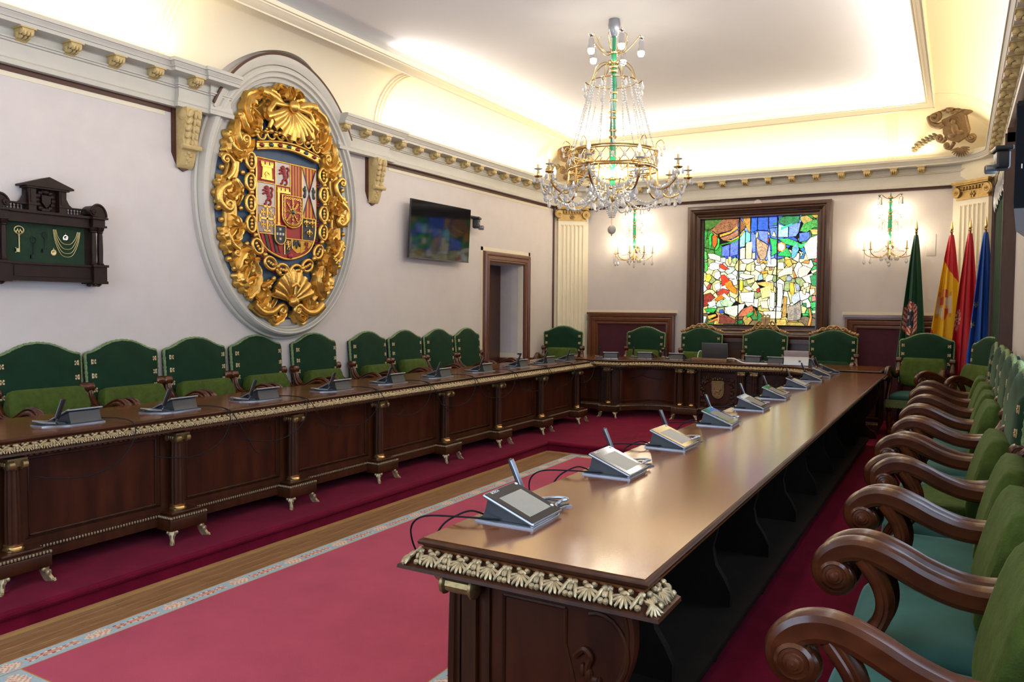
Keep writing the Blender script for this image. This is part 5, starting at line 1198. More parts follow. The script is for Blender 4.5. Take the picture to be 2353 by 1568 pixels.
# ================================================================== STAINED GLASS WINDOW
GLASS = [('#1f5fd0',[(0.421,0),(0.479,0),(0.479,0.12),(0.421,0.145)]),('#2458c8',[(0.479,0),(0.575,0),(0.575,0.13),(0.479,0.12)]),('#3a66dc',[(0.575,0),(0.651,0),(0.651,0.085),(0.575,0.089)]),('#6a86f0',[(0.479,0.12),(0.575,0.13),(0.575,0.258),(0.505,0.209)]),('#6f8cf2',[(0.421,0.145),(0.47,0.154),(0.47,0.317),(0.441,0.33),(0.421,0.22)]),('#79e0f0',[(0.375,0.116),(0.421,0.145),(0.421,0.217),(0.375,0.239)]),('#9ce8ee',[(0.324,0.169),(0.375,0.116),(0.375,0.267),(0.324,0.272)]),('#5a78ec',[(0.162,0.261),(0.238,0.235),(0.238,0.359),(0.162,0.35)]),('#6480f0',[(0.238,0.235),(0.314,0.19),(0.314,0.34),(0.238,0.359)]),('#a8dcf4',[(0.657,0.065),(0.746,0.102),(0.746,0.196),(0.657,0.193)]),('#7090f4',[(0.746,0.068),(0.848,0.065),(0.835,0.152),(0.81,0.191),(0.746,0.196)]),('#4f74e8',[(0.835,0.158),(0.924,0.148),(0.93,0.201),(0.898,0.234),(0.835,0.245)]),('#3d6b28',[(0,0),(0.168,0),(0.149,0.04),(0.048,0.099),(0.003,0.09)]),('#8a5a3c',[(0.168,0),(0.321,0.002),(0.305,0.08),(0.225,0.118),(0.117,0.142),(0.054,0.099)]),('#c08a50',[(0.054,0.099),(0.117,0.142),(0.137,0.164),(0.105,0.156)]),('#d49a3c',[(0.137,0.143),(0.238,0.115),(0.305,0.059),(0.314,0.094),(0.238,0.146),(0.143,0.174)]),('#a06e50',[(0.143,0.174),(0.238,0.146),(0.314,0.101),(0.314,0.162),(0.232,0.201),(0.175,0.206)]),('#e0b040',[(0.181,0.203),(0.251,0.198),(0.321,0.156),(0.365,0.102),(0.371,0.123),(0.327,0.183),(0.244,0.218)]),('#8f5a38',[(0.324,0.002),(0.365,0.048),(0.378,0.089),(0.352,0.116),(0.324,0.142)]),('#c89040',[(0.343,0),(0.419,0),(0.419,0.138),(0.397,0.124),(0.365,0.048)]),('#e6d860',[(0.343,0.003),(0.365,0.048),(0.419,0.138),(0.416,0.152),(0.371,0.075)]),('#2f8a36',[(0.149,0.233),(0.213,0.221),(0.289,0.196),(0.359,0.136),(0.34,0.177),(0.289,0.23),(0.2,0.241),(0.156,0.254)]),('#2fb040',[(0.035,0.146),(0.073,0.12),(0.086,0.141),(0.067,0.161),(0.073,0.224),(0.054,0.292),(0.041,0.223)]),('#e86020',[(0.073,0.155),(0.098,0.135),(0.124,0.17),(0.121,0.232),(0.095,0.279),(0.073,0.231)]),('#38b848',[(0.121,0.163),(0.146,0.191),(0.143,0.26),(0.111,0.301),(0.095,0.286),(0.121,0.232)]),('#2c9838',[(0,0.09),(0.035,0.112),(0.029,0.16),(0.003,0.235)]),('#50b850',[(0,0.291),(0.029,0.305),(0.035,0.375),(0.003,0.388)]),('#48a848',[(0.003,0.395),(0.041,0.402),(0.041,0.478),(0.006,0.512)]),('#1f7a48',[(0.657,0.011),(0.721,0),(0.841,0.004),(0.835,0.064),(0.778,0.089),(0.708,0.087),(0.663,0.058)]),('#30b8a0',[(0.676,0.099),(0.721,0.081),(0.784,0.063),(0.778,0.089),(0.708,0.121),(0.679,0.13)]),('#207a50',[(0.6,0.056),(0.648,0.044),(0.648,0.078),(0.619,0.084)]),('#b09a50',[(0.841,0.011),(0.898,0),(0.949,0.042),(0.937,0.068),(0.867,0.079),(0.838,0.038)]),('#c0a040',[(0.924,0.001),(1,0.0),(1,0.03),(0.962,0.035)]),('#3f9a40',[(0.867,0.072),(0.949,0.042),(1,0.037),(1,0.117),(0.949,0.122),(0.898,0.16),(0.835,0.145)]),('#c8b060',[(0.917,0.127),(1,0.13),(1,0.183),(0.943,0.182)]),('#f0e8b0',[(0.378,0.239),(0.397,0.219),(0.441,0.221),(0.435,0.384),(0.378,0.383)]),('#f4f0c8',[(0.327,0.286),(0.352,0.273),(0.378,0.273),(0.378,0.383),(0.327,0.388)]),('#f0e8c0',[(0.435,0.329),(0.467,0.317),(0.467,0.385),(0.435,0.384)]),('#b89878',[(0.47,0.181),(0.505,0.209),(0.581,0.259),(0.562,0.36),(0.549,0.393),(0.511,0.392),(0.479,0.331),(0.47,0.256)]),('#a88868',[(0.473,0.337),(0.511,0.392),(0.505,0.433),(0.479,0.419)]),('#c0ccd8',[(0.587,0.252),(0.6,0.334),(0.606,0.442),(0.575,0.401),(0.565,0.36)]),('#20b858',[(0.584,0.191),(0.657,0.207),(0.651,0.261),(0.657,0.335),(0.6,0.367),(0.606,0.293)]),('#28c060',[(0.657,0.207),(0.74,0.199),(0.816,0.231),(0.879,0.273),(0.867,0.3),(0.803,0.285),(0.721,0.256)]),('#18a850',[(0.663,0.335),(0.74,0.283),(0.771,0.338),(0.778,0.378),(0.657,0.362)]),('#30c870',[(0.841,0.259),(0.917,0.234),(0.892,0.28),(0.841,0.306)]),('#e89040',[(0.648,0.247),(0.689,0.228),(0.727,0.249),(0.73,0.296),(0.702,0.329),(0.663,0.322),(0.648,0.287)]),('#ffffff',[(0.66,0.254),(0.689,0.24),(0.716,0.262),(0.717,0.296),(0.695,0.319),(0.667,0.305)]),('#b83030',[(0.568,0.204),(0.584,0.184),(0.584,0.245),(0.571,0.238)]),('#e8f0a0',[(0.476,0.12),(0.489,0.147),(0.486,0.188),(0.467,0.194),(0.463,0.167)]),('#e8f0a0',[(0.578,0.13),(0.59,0.157),(0.584,0.177),(0.568,0.157)]),('#f0f0b0',[(0.622,0.125),(0.635,0.152),(0.648,0.193),(0.6,0.178)]),('#60a8c8',[(0.778,0.284),(0.822,0.245),(0.841,0.306),(0.816,0.366),(0.784,0.399),(0.771,0.365)]),('#2878b8',[(0.841,0.306),(0.873,0.28),(0.898,0.327),(0.879,0.394),(0.841,0.393),(0.873,0.34)]),('#e8f4c8',[(0.829,0.319),(0.86,0.327),(0.87,0.36),(0.848,0.38),(0.848,0.346)]),('#e8f0ec',[(0.873,0.273),(0.93,0.201),(1,0.177),(1,0.25),(0.987,0.396),(0.911,0.401),(0.892,0.341)]),('#e0d070',[(0.975,0.196),(1,0.183),(1,0.397),(0.984,0.396),(1,0.25)]),('#f4e4d0',[(0.029,0.319),(0.092,0.321),(0.156,0.35),(0.156,0.405),(0.117,0.39),(0.054,0.375)]),('#e8f0e0',[(0.168,0.357),(0.206,0.365),(0.2,0.413),(0.162,0.412)]),('#c8b890',[(0.222,0.352),(0.254,0.352),(0.26,0.407),(0.241,0.441),(0.222,0.406)]),('#a8d088',[(0.257,0.38),(0.295,0.353),(0.302,0.422),(0.27,0.421)]),('#ffffff',[(0.054,0.416),(0.098,0.404),(0.143,0.418),(0.149,0.474),(0.086,0.486),(0.048,0.472)]),('#e04020',[(0.146,0.418),(0.181,0.426),(0.238,0.475),(0.187,0.481),(0.149,0.46)]),('#ffffff',[(0.098,0.5),(0.149,0.487),(0.162,0.543),(0.13,0.576),(0.098,0.555)]),('#f0c840',[(0.022,0.519),(0.06,0.513),(0.079,0.555),(0.054,0.596),(0.019,0.589)]),('#d83820',[(0.149,0.529),(0.194,0.523),(0.244,0.578),(0.213,0.619),(0.168,0.639),(0.162,0.57)]),('#f08020',[(0.194,0.605),(0.251,0.572),(0.276,0.627),(0.314,0.668),(0.308,0.716),(0.263,0.695),(0.213,0.653)]),('#fff8d8',[(0.206,0.53),(0.257,0.51),(0.308,0.545),(0.302,0.572),(0.238,0.565)]),('#f8f8e8',[(0.257,0.572),(0.308,0.559),(0.317,0.621),(0.276,0.634)]),('#a84838',[(0.025,0.651),(0.054,0.603),(0.079,0.61),(0.067,0.658),(0.041,0.672)]),('#f4f8f0',[(0.092,0.617),(0.156,0.591),(0.162,0.66),(0.117,0.68)]),('#8a3428',[(0.003,0.713),(0.067,0.693),(0.117,0.742),(0.073,0.776),(0.041,0.824),(0.003,0.837)]),('#b04030',[(0.117,0.693),(0.175,0.653),(0.251,0.674),(0.225,0.715),(0.149,0.735)]),('#e87820',[(0.105,0.762),(0.156,0.714),(0.225,0.708),(0.187,0.756),(0.13,0.783)]),('#f4fff4',[(0.035,0.789),(0.111,0.762),(0.124,0.817),(0.073,0.838)]),('#a8dca0',[(0.156,0.783),(0.213,0.743),(0.289,0.791),(0.257,0.832),(0.175,0.825)]),('#e8f8d0',[(0.168,0.722),(0.194,0.694),(0.257,0.75),(0.244,0.784)]),('#30a040',[(0.01,0.851),(0.06,0.838),(0.137,0.845),(0.098,0.893),(0.029,0.879)]),('#3050c0',[(0.149,0.859),(0.187,0.852),(0.2,0.894),(0.149,0.886)]),('#c89050',[(0.111,0.873),(0.168,0.893),(0.149,0.99),(0.13,0.99),(0.137,0.914)]),('#e0a840',[(0.041,0.914),(0.124,0.893),(0.13,0.921),(0.054,0.955)]),('#d87030',[(0.048,0.969),(0.137,0.928),(0.149,0.948),(0.06,0.99)]),('#c0c8c8',[(0.003,0.914),(0.041,0.921),(0.022,0.99),(0.003,0.99)]),('#70382c',[(0.143,0.9),(0.206,0.9),(0.308,0.956),(0.308,0.993),(0.149,0.993)]),('#e8f4d8',[(0.194,0.832),(0.308,0.812),(0.371,0.84),(0.302,0.928),(0.225,0.901)]),('#f4f0e8',[(0.321,0.805),(0.39,0.792),(0.371,0.846),(0.314,0.901)]),('#b86848',[(0.365,0.846),(0.448,0.806),(0.467,0.861),(0.403,0.915),(0.314,0.928)]),('#2f9c48',[(0.397,0.894),(0.467,0.861),(0.46,0.901),(0.403,0.935)]),('#207838',[(0.314,0.962),(0.371,0.949),(0.365,0.993),(0.289,0.993)]),('#f0f0c0',[(0.333,0.416),(0.397,0.424),(0.378,0.492),(0.333,0.491)]),('#e8e0b0',[(0.429,0.431),(0.46,0.425),(0.467,0.493),(0.429,0.506)]),('#f4f0c8',[(0.333,0.511),(0.39,0.519),(0.467,0.534),(0.467,0.555),(0.39,0.574),(0.327,0.552)]),('#e4c890',[(0.39,0.574),(0.467,0.561),(0.467,0.602),(0.403,0.622)]),('#f0d040',[(0.33,0.573),(0.365,0.58),(0.365,0.676),(0.33,0.682)]),('#fff8e8',[(0.365,0.648),(0.416,0.629),(0.46,0.67),(0.416,0.683)]),('#ffffff',[(0.327,0.696),(0.403,0.69),(0.467,0.684),(0.46,0.793),(0.352,0.785)]),('#e0a030',[(0.508,0.413),(0.53,0.393),(0.568,0.401),(0.575,0.441),(0.537,0.42),(0.511,0.44)]),('#f4ecc0',[(0.511,0.433),(0.537,0.42),(0.568,0.448),(0.543,0.488),(0.517,0.474)]),('#9cc0d8',[(0.492,0.541),(0.53,0.515),(0.543,0.576),(0.492,0.589)]),('#c89030',[(0.511,0.494),(0.575,0.489),(0.581,0.516),(0.53,0.529)]),('#f4f0c0',[(0.581,0.523),(0.632,0.537),(0.619,0.584),(0.562,0.604),(0.549,0.563)]),('#d0b060',[(0.479,0.602),(0.562,0.59),(0.632,0.605),(0.632,0.686),(0.606,0.665),(0.492,0.623)]),('#e8e088',[(0.511,0.657),(0.6,0.624),(0.625,0.726),(0.53,0.759)]),('#c83030',[(0.479,0.664),(0.511,0.644),(0.511,0.691),(0.486,0.704)]),('#f4f8e0',[(0.46,0.752),(0.505,0.752),(0.498,0.84),(0.46,0.827)]),('#d8e4b8',[(0.511,0.773),(0.581,0.766),(0.594,0.848),(0.53,0.841)]),('#f8f8d0',[(0.594,0.699),(0.644,0.686),(0.644,0.848),(0.6,0.834)]),('#fcfcd8',[(0.543,0.868),(0.644,0.862),(0.708,0.869),(0.702,0.936),(0.549,0.942)]),('#a87850',[(0.587,0.462),(0.613,0.456),(0.619,0.49),(0.587,0.496)]),('#f8f4d0',[(0.66,0.416),(0.714,0.417),(0.721,0.485),(0.66,0.49)]),('#e0a840',[(0.717,0.397),(0.771,0.392),(0.79,0.446),(0.752,0.472),(0.721,0.431)]),('#f8f4c8',[(0.721,0.471),(0.79,0.459),(0.79,0.533),(0.733,0.539),(0.663,0.565),(0.663,0.517)]),('#c88038',[(0.79,0.419),(0.803,0.5),(0.829,0.561),(0.797,0.567)]),('#8898a8',[(0.73,0.566),(0.759,0.533),(0.79,0.56),(0.778,0.593),(0.733,0.593)]),('#e8c030',[(0.765,0.6),(0.803,0.607),(0.81,0.674),(0.803,0.748),(0.771,0.701),(0.762,0.633)]),('#98a8b8',[(0.81,0.607),(0.848,0.621),(0.86,0.675),(0.822,0.688)]),('#b8c8d8',[(0.784,0.721),(0.848,0.682),(0.86,0.769),(0.803,0.809),(0.778,0.768)]),('#908878',[(0.752,0.822),(0.803,0.809),(0.86,0.769),(0.873,0.869),(0.867,0.936),(0.835,0.956),(0.752,0.956)]),('#787068',[(0.803,0.835),(0.835,0.829),(0.841,0.956),(0.797,0.956)]),('#e8f4e0',[(0.663,0.605),(0.708,0.619),(0.714,0.714),(0.702,0.835),(0.66,0.828)]),('#b08838',[(0.714,0.727),(0.749,0.734),(0.746,0.916),(0.705,0.929)]),('#d08830',[(0.863,0.427),(0.892,0.401),(0.93,0.408),(0.924,0.442),(0.879,0.434)]),('#f0e8c0',[(0.835,0.48),(0.879,0.448),(0.949,0.482),(0.911,0.542),(0.848,0.568),(0.829,0.534)]),('#c83038',[(0.952,0.416),(0.975,0.389),(1,0.403),(0.994,0.437)]),('#e8d8b0',[(0.937,0.502),(1,0.477),(1,0.503),(0.949,0.536)]),('#208840',[(0.93,0.549),(1,0.523),(1,0.65),(0.949,0.636)]),('#f4ecc0',[(0.873,0.608),(0.924,0.602),(0.93,0.642),(0.886,0.662)]),('#f0e4a8',[(0.873,0.662),(0.911,0.662),(0.898,0.722),(0.873,0.702)]),('#e8e0c0',[(0.93,0.662),(0.975,0.656),(0.981,0.696),(0.937,0.736)]),('#d88878',[(0.949,0.729),(0.981,0.716),(0.994,0.77),(0.949,0.783)]),('#208048',[(0.873,0.789),(0.911,0.789),(0.911,0.829),(0.879,0.823)]),('#30b050',[(0.937,0.783),(0.994,0.777),(0.994,0.83),(0.949,0.843)]),('#c0e8b0',[(0.949,0.856),(1,0.85),(1,0.883),(0.962,0.89)]),('#d88828',[(0.924,0.836),(0.943,0.836),(0.962,0.917),(0.949,1),(0.917,1),(0.937,0.916)]),('#28a040',[(0.873,0.883),(0.93,0.883),(0.93,0.91),(0.879,0.91)]),('#c0a850',[(0.657,0.943),(0.74,0.936),(0.752,0.963),(0.746,1),(0.657,1)]),('#a08840',[(0.752,0.963),(0.873,0.963),(0.911,1),(0.752,1)]),('#d8cc80',[(0.549,0.949),(0.651,0.943),(0.651,1),(0.549,0.997)]),('#287a40',[(0.498,0.868),(0.537,0.902),(0.53,0.997),(0.492,0.969)]),('#c87828',[(0.457,0.833),(0.473,0.84),(0.498,0.915),(0.479,0.915)])]
GX0, GX1, GZ0, GZ1 = -3.305, -1.70, 1.375, 2.925
def hexc(h): return srgb(int(h[1:3], 16), int(h[3:5], 16), int(h[5:7], 16))
wf = MB(); FX0, FX1, FZ0, FZ1 = -3.53, -1.535, 1.19, 3.112
pr = [(0, 0), (0, .05), (.015, .075), (.05, .085), (.07, .07), (.08, .075), (.11, .055), (.125, .03), (.14, .035), (.165, .02), (.18, .02), (.19, -.07), (.23, -.075)]
R = []
for sx, sz in ((1, 1), (1, -1), (-1, -1), (-1, 1), (1, 1)):
    R.append([((FX0+o) if sx > 0 else (FX1-o), YB-p, (FZ0+o*.82) if sz > 0 else (FZ1-o)) for o, p in pr])
wf.rings(R, False, False)
# the wall is solid behind the frame: the glass box stands proud of it
win = MB(); R = []
pr2 = [(0, 0), (0, .16), (.015, .185), (.05, .195), (.07, .18), (.08, .185), (.11, .165), (.125, .14), (.14, .145), (.165, .13), (.18, .13), (.19, .045), (.235, .04)]
for sx, sz in ((1, 1), (1, -1), (-1, -1), (-1, 1), (1, 1)):
    R.append([((FX0+o) if sx > 0 else (FX1-o), YB-p, (FZ0+o*.82) if sz > 0 else (FZ1-o)) for o, p in pr2])
win.rings(R, False, False)
w1 = struct(win.obj('window_1', M_frame, None, angle=25), 'stained glass window with a crowded historical scene in a dark wood frame')
ap = MB(); ap.box(FX0+.02, FX1-.02, YB-.10, YB, .12, 1.19); ap.box(FX0-.02, FX1+.02, YB-.19, YB, 1.13, 1.19); ap.box(FX0, FX1, YB-.14, YB, .86, .90); ap.obj('apron_panel', M_frame, w1)
MB().box(GX0-.01, GX1+.01, YB-.045, YB-.035, GZ0-.02, GZ1+.02).obj('lead_ground', mat('black lead', (.004, .004, .004), .7), w1)
M_pane = mat('backlit painted glass', (.8, .8, .8), .25, paint=True, emit=1.45, noise=.22, nscale=14)
def painted_lines(m):
    nt = m.node_tree; b = nt.nodes['Principled BSDF']; L = nt.links.new; src = b.inputs['Base Color'].links[0].from_socket
    v = nt.nodes.new('ShaderNodeTexVoronoi'); v.feature = 'DISTANCE_TO_EDGE'; v.inputs['Scale'].default_value = 19; tc = nt.nodes['Texture Coordinate']
    n = nt.nodes.new('ShaderNodeTexNoise'); n.inputs['Scale'].default_value = 9; mx = nt.nodes.new('ShaderNodeMix'); mx.data_type = 'VECTOR'; mx.inputs['Factor'].default_value = .12
    L(tc.outputs['Object'], mx.inputs[4]); L(n.outputs['Color'], mx.inputs[5]); L(mx.outputs[1], v.inputs['Vector'])
    r = nt.nodes.new('ShaderNodeValToRGB'); r.color_ramp.elements[0].position = .02; r.color_ramp.elements[1].position = .07; r.color_ramp.elements[0].color = (.16, .13, .06, 1); L(v.outputs['Distance'], r.inputs[0])
    mm = nt.nodes.new('ShaderNodeMix'); mm.data_type = 'RGBA'; mm.blend_type = 'MULTIPLY'; mm.inputs['Factor'].default_value = 1; L(src, mm.inputs[6]); L(r.outputs[0], mm.inputs[7])
    L(mm.outputs[2], b.inputs['Base Color']); L(mm.outputs[2], b.inputs['Emission Color'])
painted_lines(M_pane); M_pane.cycles.emission_sampling = 'NONE'
def pip(p, poly):
    x, y = p; c = False; n = len(poly)
    for i in range(n):
        x1, y1 = poly[i]; x2, y2 = poly[(i+1) % n]
        if (y1 > y) != (y2 > y) and x < (x2-x1)*(y-y1)/(y2-y1)+x1: c = not c
    return c
def clip(poly, a, b):   # keep side nearer to a than b
    mx, my = (a[0]+b[0])/2, (a[1]+b[1])/2; nx, ny = b[0]-a[0], b[1]-a[1]; out = []; n = len(poly)
    for i in range(n):
        p, q = poly[i], poly[(i+1) % n]; dp = (p[0]-mx)*nx+(p[1]-my)*ny; dq = (q[0]-mx)*nx+(q[1]-my)*ny
        if dp <= 0: out.append(p)
        if dp*dq < 0: t = dp/(dp-dq); out.append((p[0]+(q[0]-p[0])*t, p[1]+(q[1]-p[1])*t))
    return out
def pane(poly, col, w, k=.006):
    P = [(GX0+s*(GX1-GX0), GZ1-t*(GZ1-GZ0)) for s, t in poly]
    if k: P = inset(P, k)
    m = MB(); m.col = col; m.prism(P, YB-w, YB-w-.004, None, 'y'); return m.obj('pane', M_pane, w1, smooth=False)
rg = random.Random(4); seeds = []
tries = 0
while len(seeds) < 150 and tries < 6000:
    tries += 1; p = (rg.random(), rg.random()); dmin = .052 if p[1] > .4 else .075
    if all((p[0]-q[0])**2+(p[1]-q[1])**2 > dmin**2 for q in seeds): seeds.append(p)
def base_col(p):
    s, t = p
    if t < .36: return rg.choice(['#3c62dc', '#4a70e6', '#5f86ee', '#6f9af2', '#2c56cc']) if .2 < s < .85 else rg.choice(['#2f8a3a', '#3d7a30', '#58a050'])
    if t > .88: return rg.choice(['#6a5a38', '#a89048', '#c8b468', '#3c7a3c'])
    if s > .93: return rg.choice(['#2f9c48', '#58b050', '#c8a050'])
    return rg.choice(['#f4f0c0', '#ece4a8', '#ffffff', '#dcd488', '#e8e0a0', '#c8bc68', '#f8f4d8', '#d8cc90', '#b8ccc0', '#b0a860', '#90a068'])
npane = 0
for p in seeds:
    cell = [(0, 0), (1, 0), (1, 1), (0, 1)]
    for q in sorted(seeds, key=lambda q: (q[0]-p[0])**2+(q[1]-p[1])**2)[1:22]:
        cell = clip(cell, p, q)
        if len(cell) < 3: break
    if len(cell) >= 3 and sum(pip(c, poly) for _, poly in GLASS for c in cell+[p]) < (len(cell)+1)*1.0:
        pane(cell, hexc(base_col(p)), .046, .006); npane += 1
for i, (c, poly) in enumerate(GLASS):
    P = [(GX0+s*(GX1-GX0), GZ1-t*(GZ1-GZ0)) for s, t in poly]
    pane(poly, hexc(c), .0545+.00002*i, .0075)
bk = MB()
for i, (c, poly) in enumerate(GLASS):
    bk.prism([(GX0+s*(GX1-GX0), GZ1-t*(GZ1-GZ0)) for s, t in poly], YB-.0515, YB-.0535-.00001*i, None, 'y')
o = bk.obj('lead_cames', mat('black lead'), w1, smooth=False); o['kind'] = 'stuff'
for s in (.323, .655): MB().box(GX0+s*(GX1-GX0)-.006, GX0+s*(GX1-GX0)+.006, YB-.075, YB-.05, GZ0, GZ1).obj('glazing_bar', mat('black lead'), w1)
# ================================================================== KEY CASE
KY, KX = 3.108, XL
kc = empty('key_display_case', (KX, KY, 1.737)); tag(kc, 'dark carved wooden display case with green lining and columns, holding keys and chains', 'cabinet')
KM = T(0, 0, -1.737); kc.scale = (1, .91, 1)
def kp(name, m, matr=None, parent=kc, angle=35): return m.obj(name, matr or M_case, parent, KM if parent is kc else None, angle=angle)
def kbox(m, u0, u1, v0, v1, w0, w1): return m.box(w0, w1, u0, u1, v0, v1)
m = MB(); kbox(m, -.37, .37, 1.80, 2.20, 0, .05); kp('back_board', m)
m = MB(); kbox(m, -.30, .30, 1.885, 2.165, .05, .055); kp('felt_lining', m, mat('dark green felt', (.013, .046, .019), .95, noise=.25, nscale=60))
m = MB(); kbox(m, -.34, .34, 1.775, 1.875, .0, .12); kbox(m, -.36, .36, 1.872, 1.888, 0, .135); kbox(m, -.35, .35, 1.76, 1.778, 0, .13); kbox(m, -.28, .28, 1.79, 1.86, .12, .125)
for s in (-1, 1): kbox(m, s*.37-.055, s*.37+.055, 1.765, 1.875, 0, .15); kbox(m, s*.37-.065, s*.37+.065, 1.875, 1.892, 0, .16); kbox(m, s*.37-.062, s*.37+.062, 1.752, 1.772, 0, .155)
kp('plinth', m)
for s in (-1, 1):
    m = MB()
    for k in range(4): m.ell((.05+.025*k, s*.37-.03+.02*(k % 3), 1.745), (.022, .022, .014), 8, 5)
    m.lathe([(.0, 1.735), (.03, 1.737), (.045, 1.745), (.05, 1.755)], 12, T(.08, s*.37, 0)); kp('foot_boss', m)
    for ds in (-.028, .028):
        m = MB(); m.lathe([(.026, 1.892), (.028, 1.90), (.022, 1.908), (.021, 1.93), (.0225, 2.0), (.020, 2.10), (.018, 2.125), (.024, 2.13), (.022, 2.138), (.030, 2.15), (.033, 2.165)], 14, T(.105, s*.37+ds, 0)); kp('column', m)
    m = MB(); kbox(m, s*.37-.06, s*.37+.06, 2.165, 2.18, 0, .15); kbox(m, s*.37-.05, s*.37+.05, 2.18, 2.225, 0, .14); kbox(m, s*.37-.065, s*.37+.065, 2.225, 2.24, 0, .16); kp('entablature_block', m)
    # scrolled segmental pediment end
    pts = [(s*.435, 2.24)]+[(s*(.37+.068*math.cos(t)), 2.245+.085*math.sin(t)) for t in [PI*k/14 for k in range(12)]]+[(s*.305, 2.262), (s*.32, 2.25)]
    m = MB(); m.rings([[(0, u, v) for u, v in pts], [(.13, u, v) for u, v in pts]]); m.tube([(.135, s*(.335+.02*math.cos(t)*(1-t/14)), 2.275+.02*math.sin(t)*(1-t/14)) for t in [k*.5 for k in range(22)]], .007, 6)
    m.tube([(.13, s*(.37+.070*math.cos(t)), 2.245+.088*math.sin(t)) for t in [PI*k/14 for k in range(13)]], .009, 6); kp('scroll_pediment', m)
    # swept side between pedestal and scroll, with balusters
    pts = [(s*.14, 2.255), (s*.30, 2.255), (s*.28, 2.268), (s*.22, 2.285), (s*.18, 2.315), (s*.155, 2.36), (s*.145, 2.40), (s*.13, 2.40)]
    m = MB(); q = [(s*.14, 2.288)]+pts[3:]; m.rings([[(.03, u, v) for u, v in q], [(.06, u, v) for u, v in q]]); kp('swept_side', m)
    for k in range(6):
        m = MB(); m.lathe([(.006, 2.246), (.008, 2.25), (.004, 2.258), (.008, 2.27), (.004, 2.28), (.007, 2.287)], 8, T(.05, s*(.165+.025*k), 0)); kp('baluster', m)
    m = MB(); kbox(m, min(s*.14, s*.31), max(s*.14, s*.31), 2.286, 2.296, .03, .07); kp('rail', m)
    m = MB(); kbox(m, s*.115-.028, s*.115+.028, 2.24, 2.40, .0, .085); kbox(m, s*.115-.032, s*.115+.032, 2.285, 2.295, 0, .092); kbox(m, s*.115-.015, s*.115+.015, 2.305, 2.39, .085, .089); kp('pediment_pier', m)
m = MB(); kbox(m, -.31, .31, 2.17, 2.225, 0, .105); kbox(m, -.32, .32, 2.225, 2.242, 0, .125); kbox(m, -.31, .31, 2.158, 2.172, 0, .115); kp('entablature', m)
m = MB(); kbox(m, -.16, .16, 2.40, 2.415, 0, .10)
tri = [(-.19, 2.412), (.19, 2.412), (.19, 2.424), (0, 2.487), (-.19, 2.424)]; m.rings([[(0, u, v) for u, v in tri], [(.11, u, v) for u, v in tri]]); kbox(m, -.10, .10, 2.245, 2.40, 0, .04); kp('gable', m)
m = MB()
for k in range(14):
    a = 2*PI*k/14; m.ell((.05, .062*math.cos(a), 2.325+.068*math.sin(a)), (.014, .022, .018), 7, 5)
pl = [(-.035, 2.36), (.035, 2.36), (.033, 2.31), (0, 2.275), (-.033, 2.31)]; m.rings([[(.04, u, v) for u, v in pl], [(.066, u, v) for u, v in pl]]); m.ell((.06, 0, 2.385), (.014, .03, .018), 8, 5); kp('carved_crest', m)
gl = MB(); kbox(gl, -.305, .305, 1.888, 2.16, .096, .099); kp('glass_pane', gl, mat('clear pane', (.03, .04, .03), .03, spec=.5, alpha=.07))
# keys, medals, chains hanging inside
def hang(name, m, matr, label, cat, group=None): o = m.obj(name, matr, None, T(KX+.062, KY, 0) @ S(1, .91, 1)); tag(o, label, cat, group); return o
M_iron = mat('dark iron', (.010, .013, .018), .45, metal=.3); M_palegold = mat('pale gold', (.72, .60, .28), .3, metal=.6)
def key(u, v, s, ring_w):
    m = MB(); m.tube([(0, u+ring_w*s*math.cos(t), v+.026*s*math.sin(t)) for t in [2*PI*k/20 for k in range(21)]], .0045*s, 7, caps=False); m.tube([(0, u, v-.026*s), (0, u, v-.15*s)], .0045*s, 8); m.ell((0, u, v-.035*s), (.008*s, .008*s, .008*s), 8, 5); m.ell((0, u, v-.055*s), (.007*s, .007*s, .006*s), 8, 5)
    m.box(-.003, .003, u-.030*s, u, v-.15*s, v-.125*s); m.box(-.003, .003, u-.030*s, u-.022*s, v-.155*s, v-.12*s); return m
m = key(-.205, 2.105, 1.0, .034)
for k in range(5): m.ell((0, -.205-.02+.01*k, 2.105-.012+.012*(k % 2)), (.005, .006, .010), 6, 4)
hang('ornate_key', m, M_palegold, 'ornate pale gold key with oval bow in the case', 'key', 'keys in the case')
hang('iron_key', key(-.10, 2.045, .85, .024), M_iron, 'dark iron key with oval bow, lower of two in the case', 'key', 'keys in the case')
hang('iron_key', key(-.015, 2.085, .80, .024), M_iron, 'dark iron key hanging higher, beside the gold chains', 'key', 'keys in the case')
m = MB()
for i, (dep, sp) in enumerate(((.10, .085), (.135, .092), (.165, .10), (.19, .107))):
    m.tube(smooth_path([(0, .155-sp, 2.13), (0, .155-sp*.85, 2.13-dep*.45), (0, .155-sp*.45, 2.13-dep*.9), (0, .155, 2.13-dep), (0, .155+sp*.45, 2.13-dep*.9), (0, .155+sp*.85, 2.13-dep*.45), (0, .155+sp, 2.125)], 5), .0022, 5)
hang('gold_chain', m, M_palegold, 'fine gold chain hung in four loops inside the display case', 'necklace')
for nm, u, v, mt, lb in (('silver_medal', .145, 2.075, M_chrome, 'round silver medal above the gold chain loops'), ('gold_medal', .05, 1.965, M_palegold, 'round gold medal low in the display case')):
    m = MB(); m.lathe([(0, 0), (.020, 0), (.022, .003), (.016, .004), (.014, .003), (0, .0035)], 18, T(0, u, v) @ RY(PI/2)); m.tube([(.0, u, v+.022), (0, u, v+.034)], .003, 6); hang(nm, m, mt, lb, 'medal', 'medals in the case')
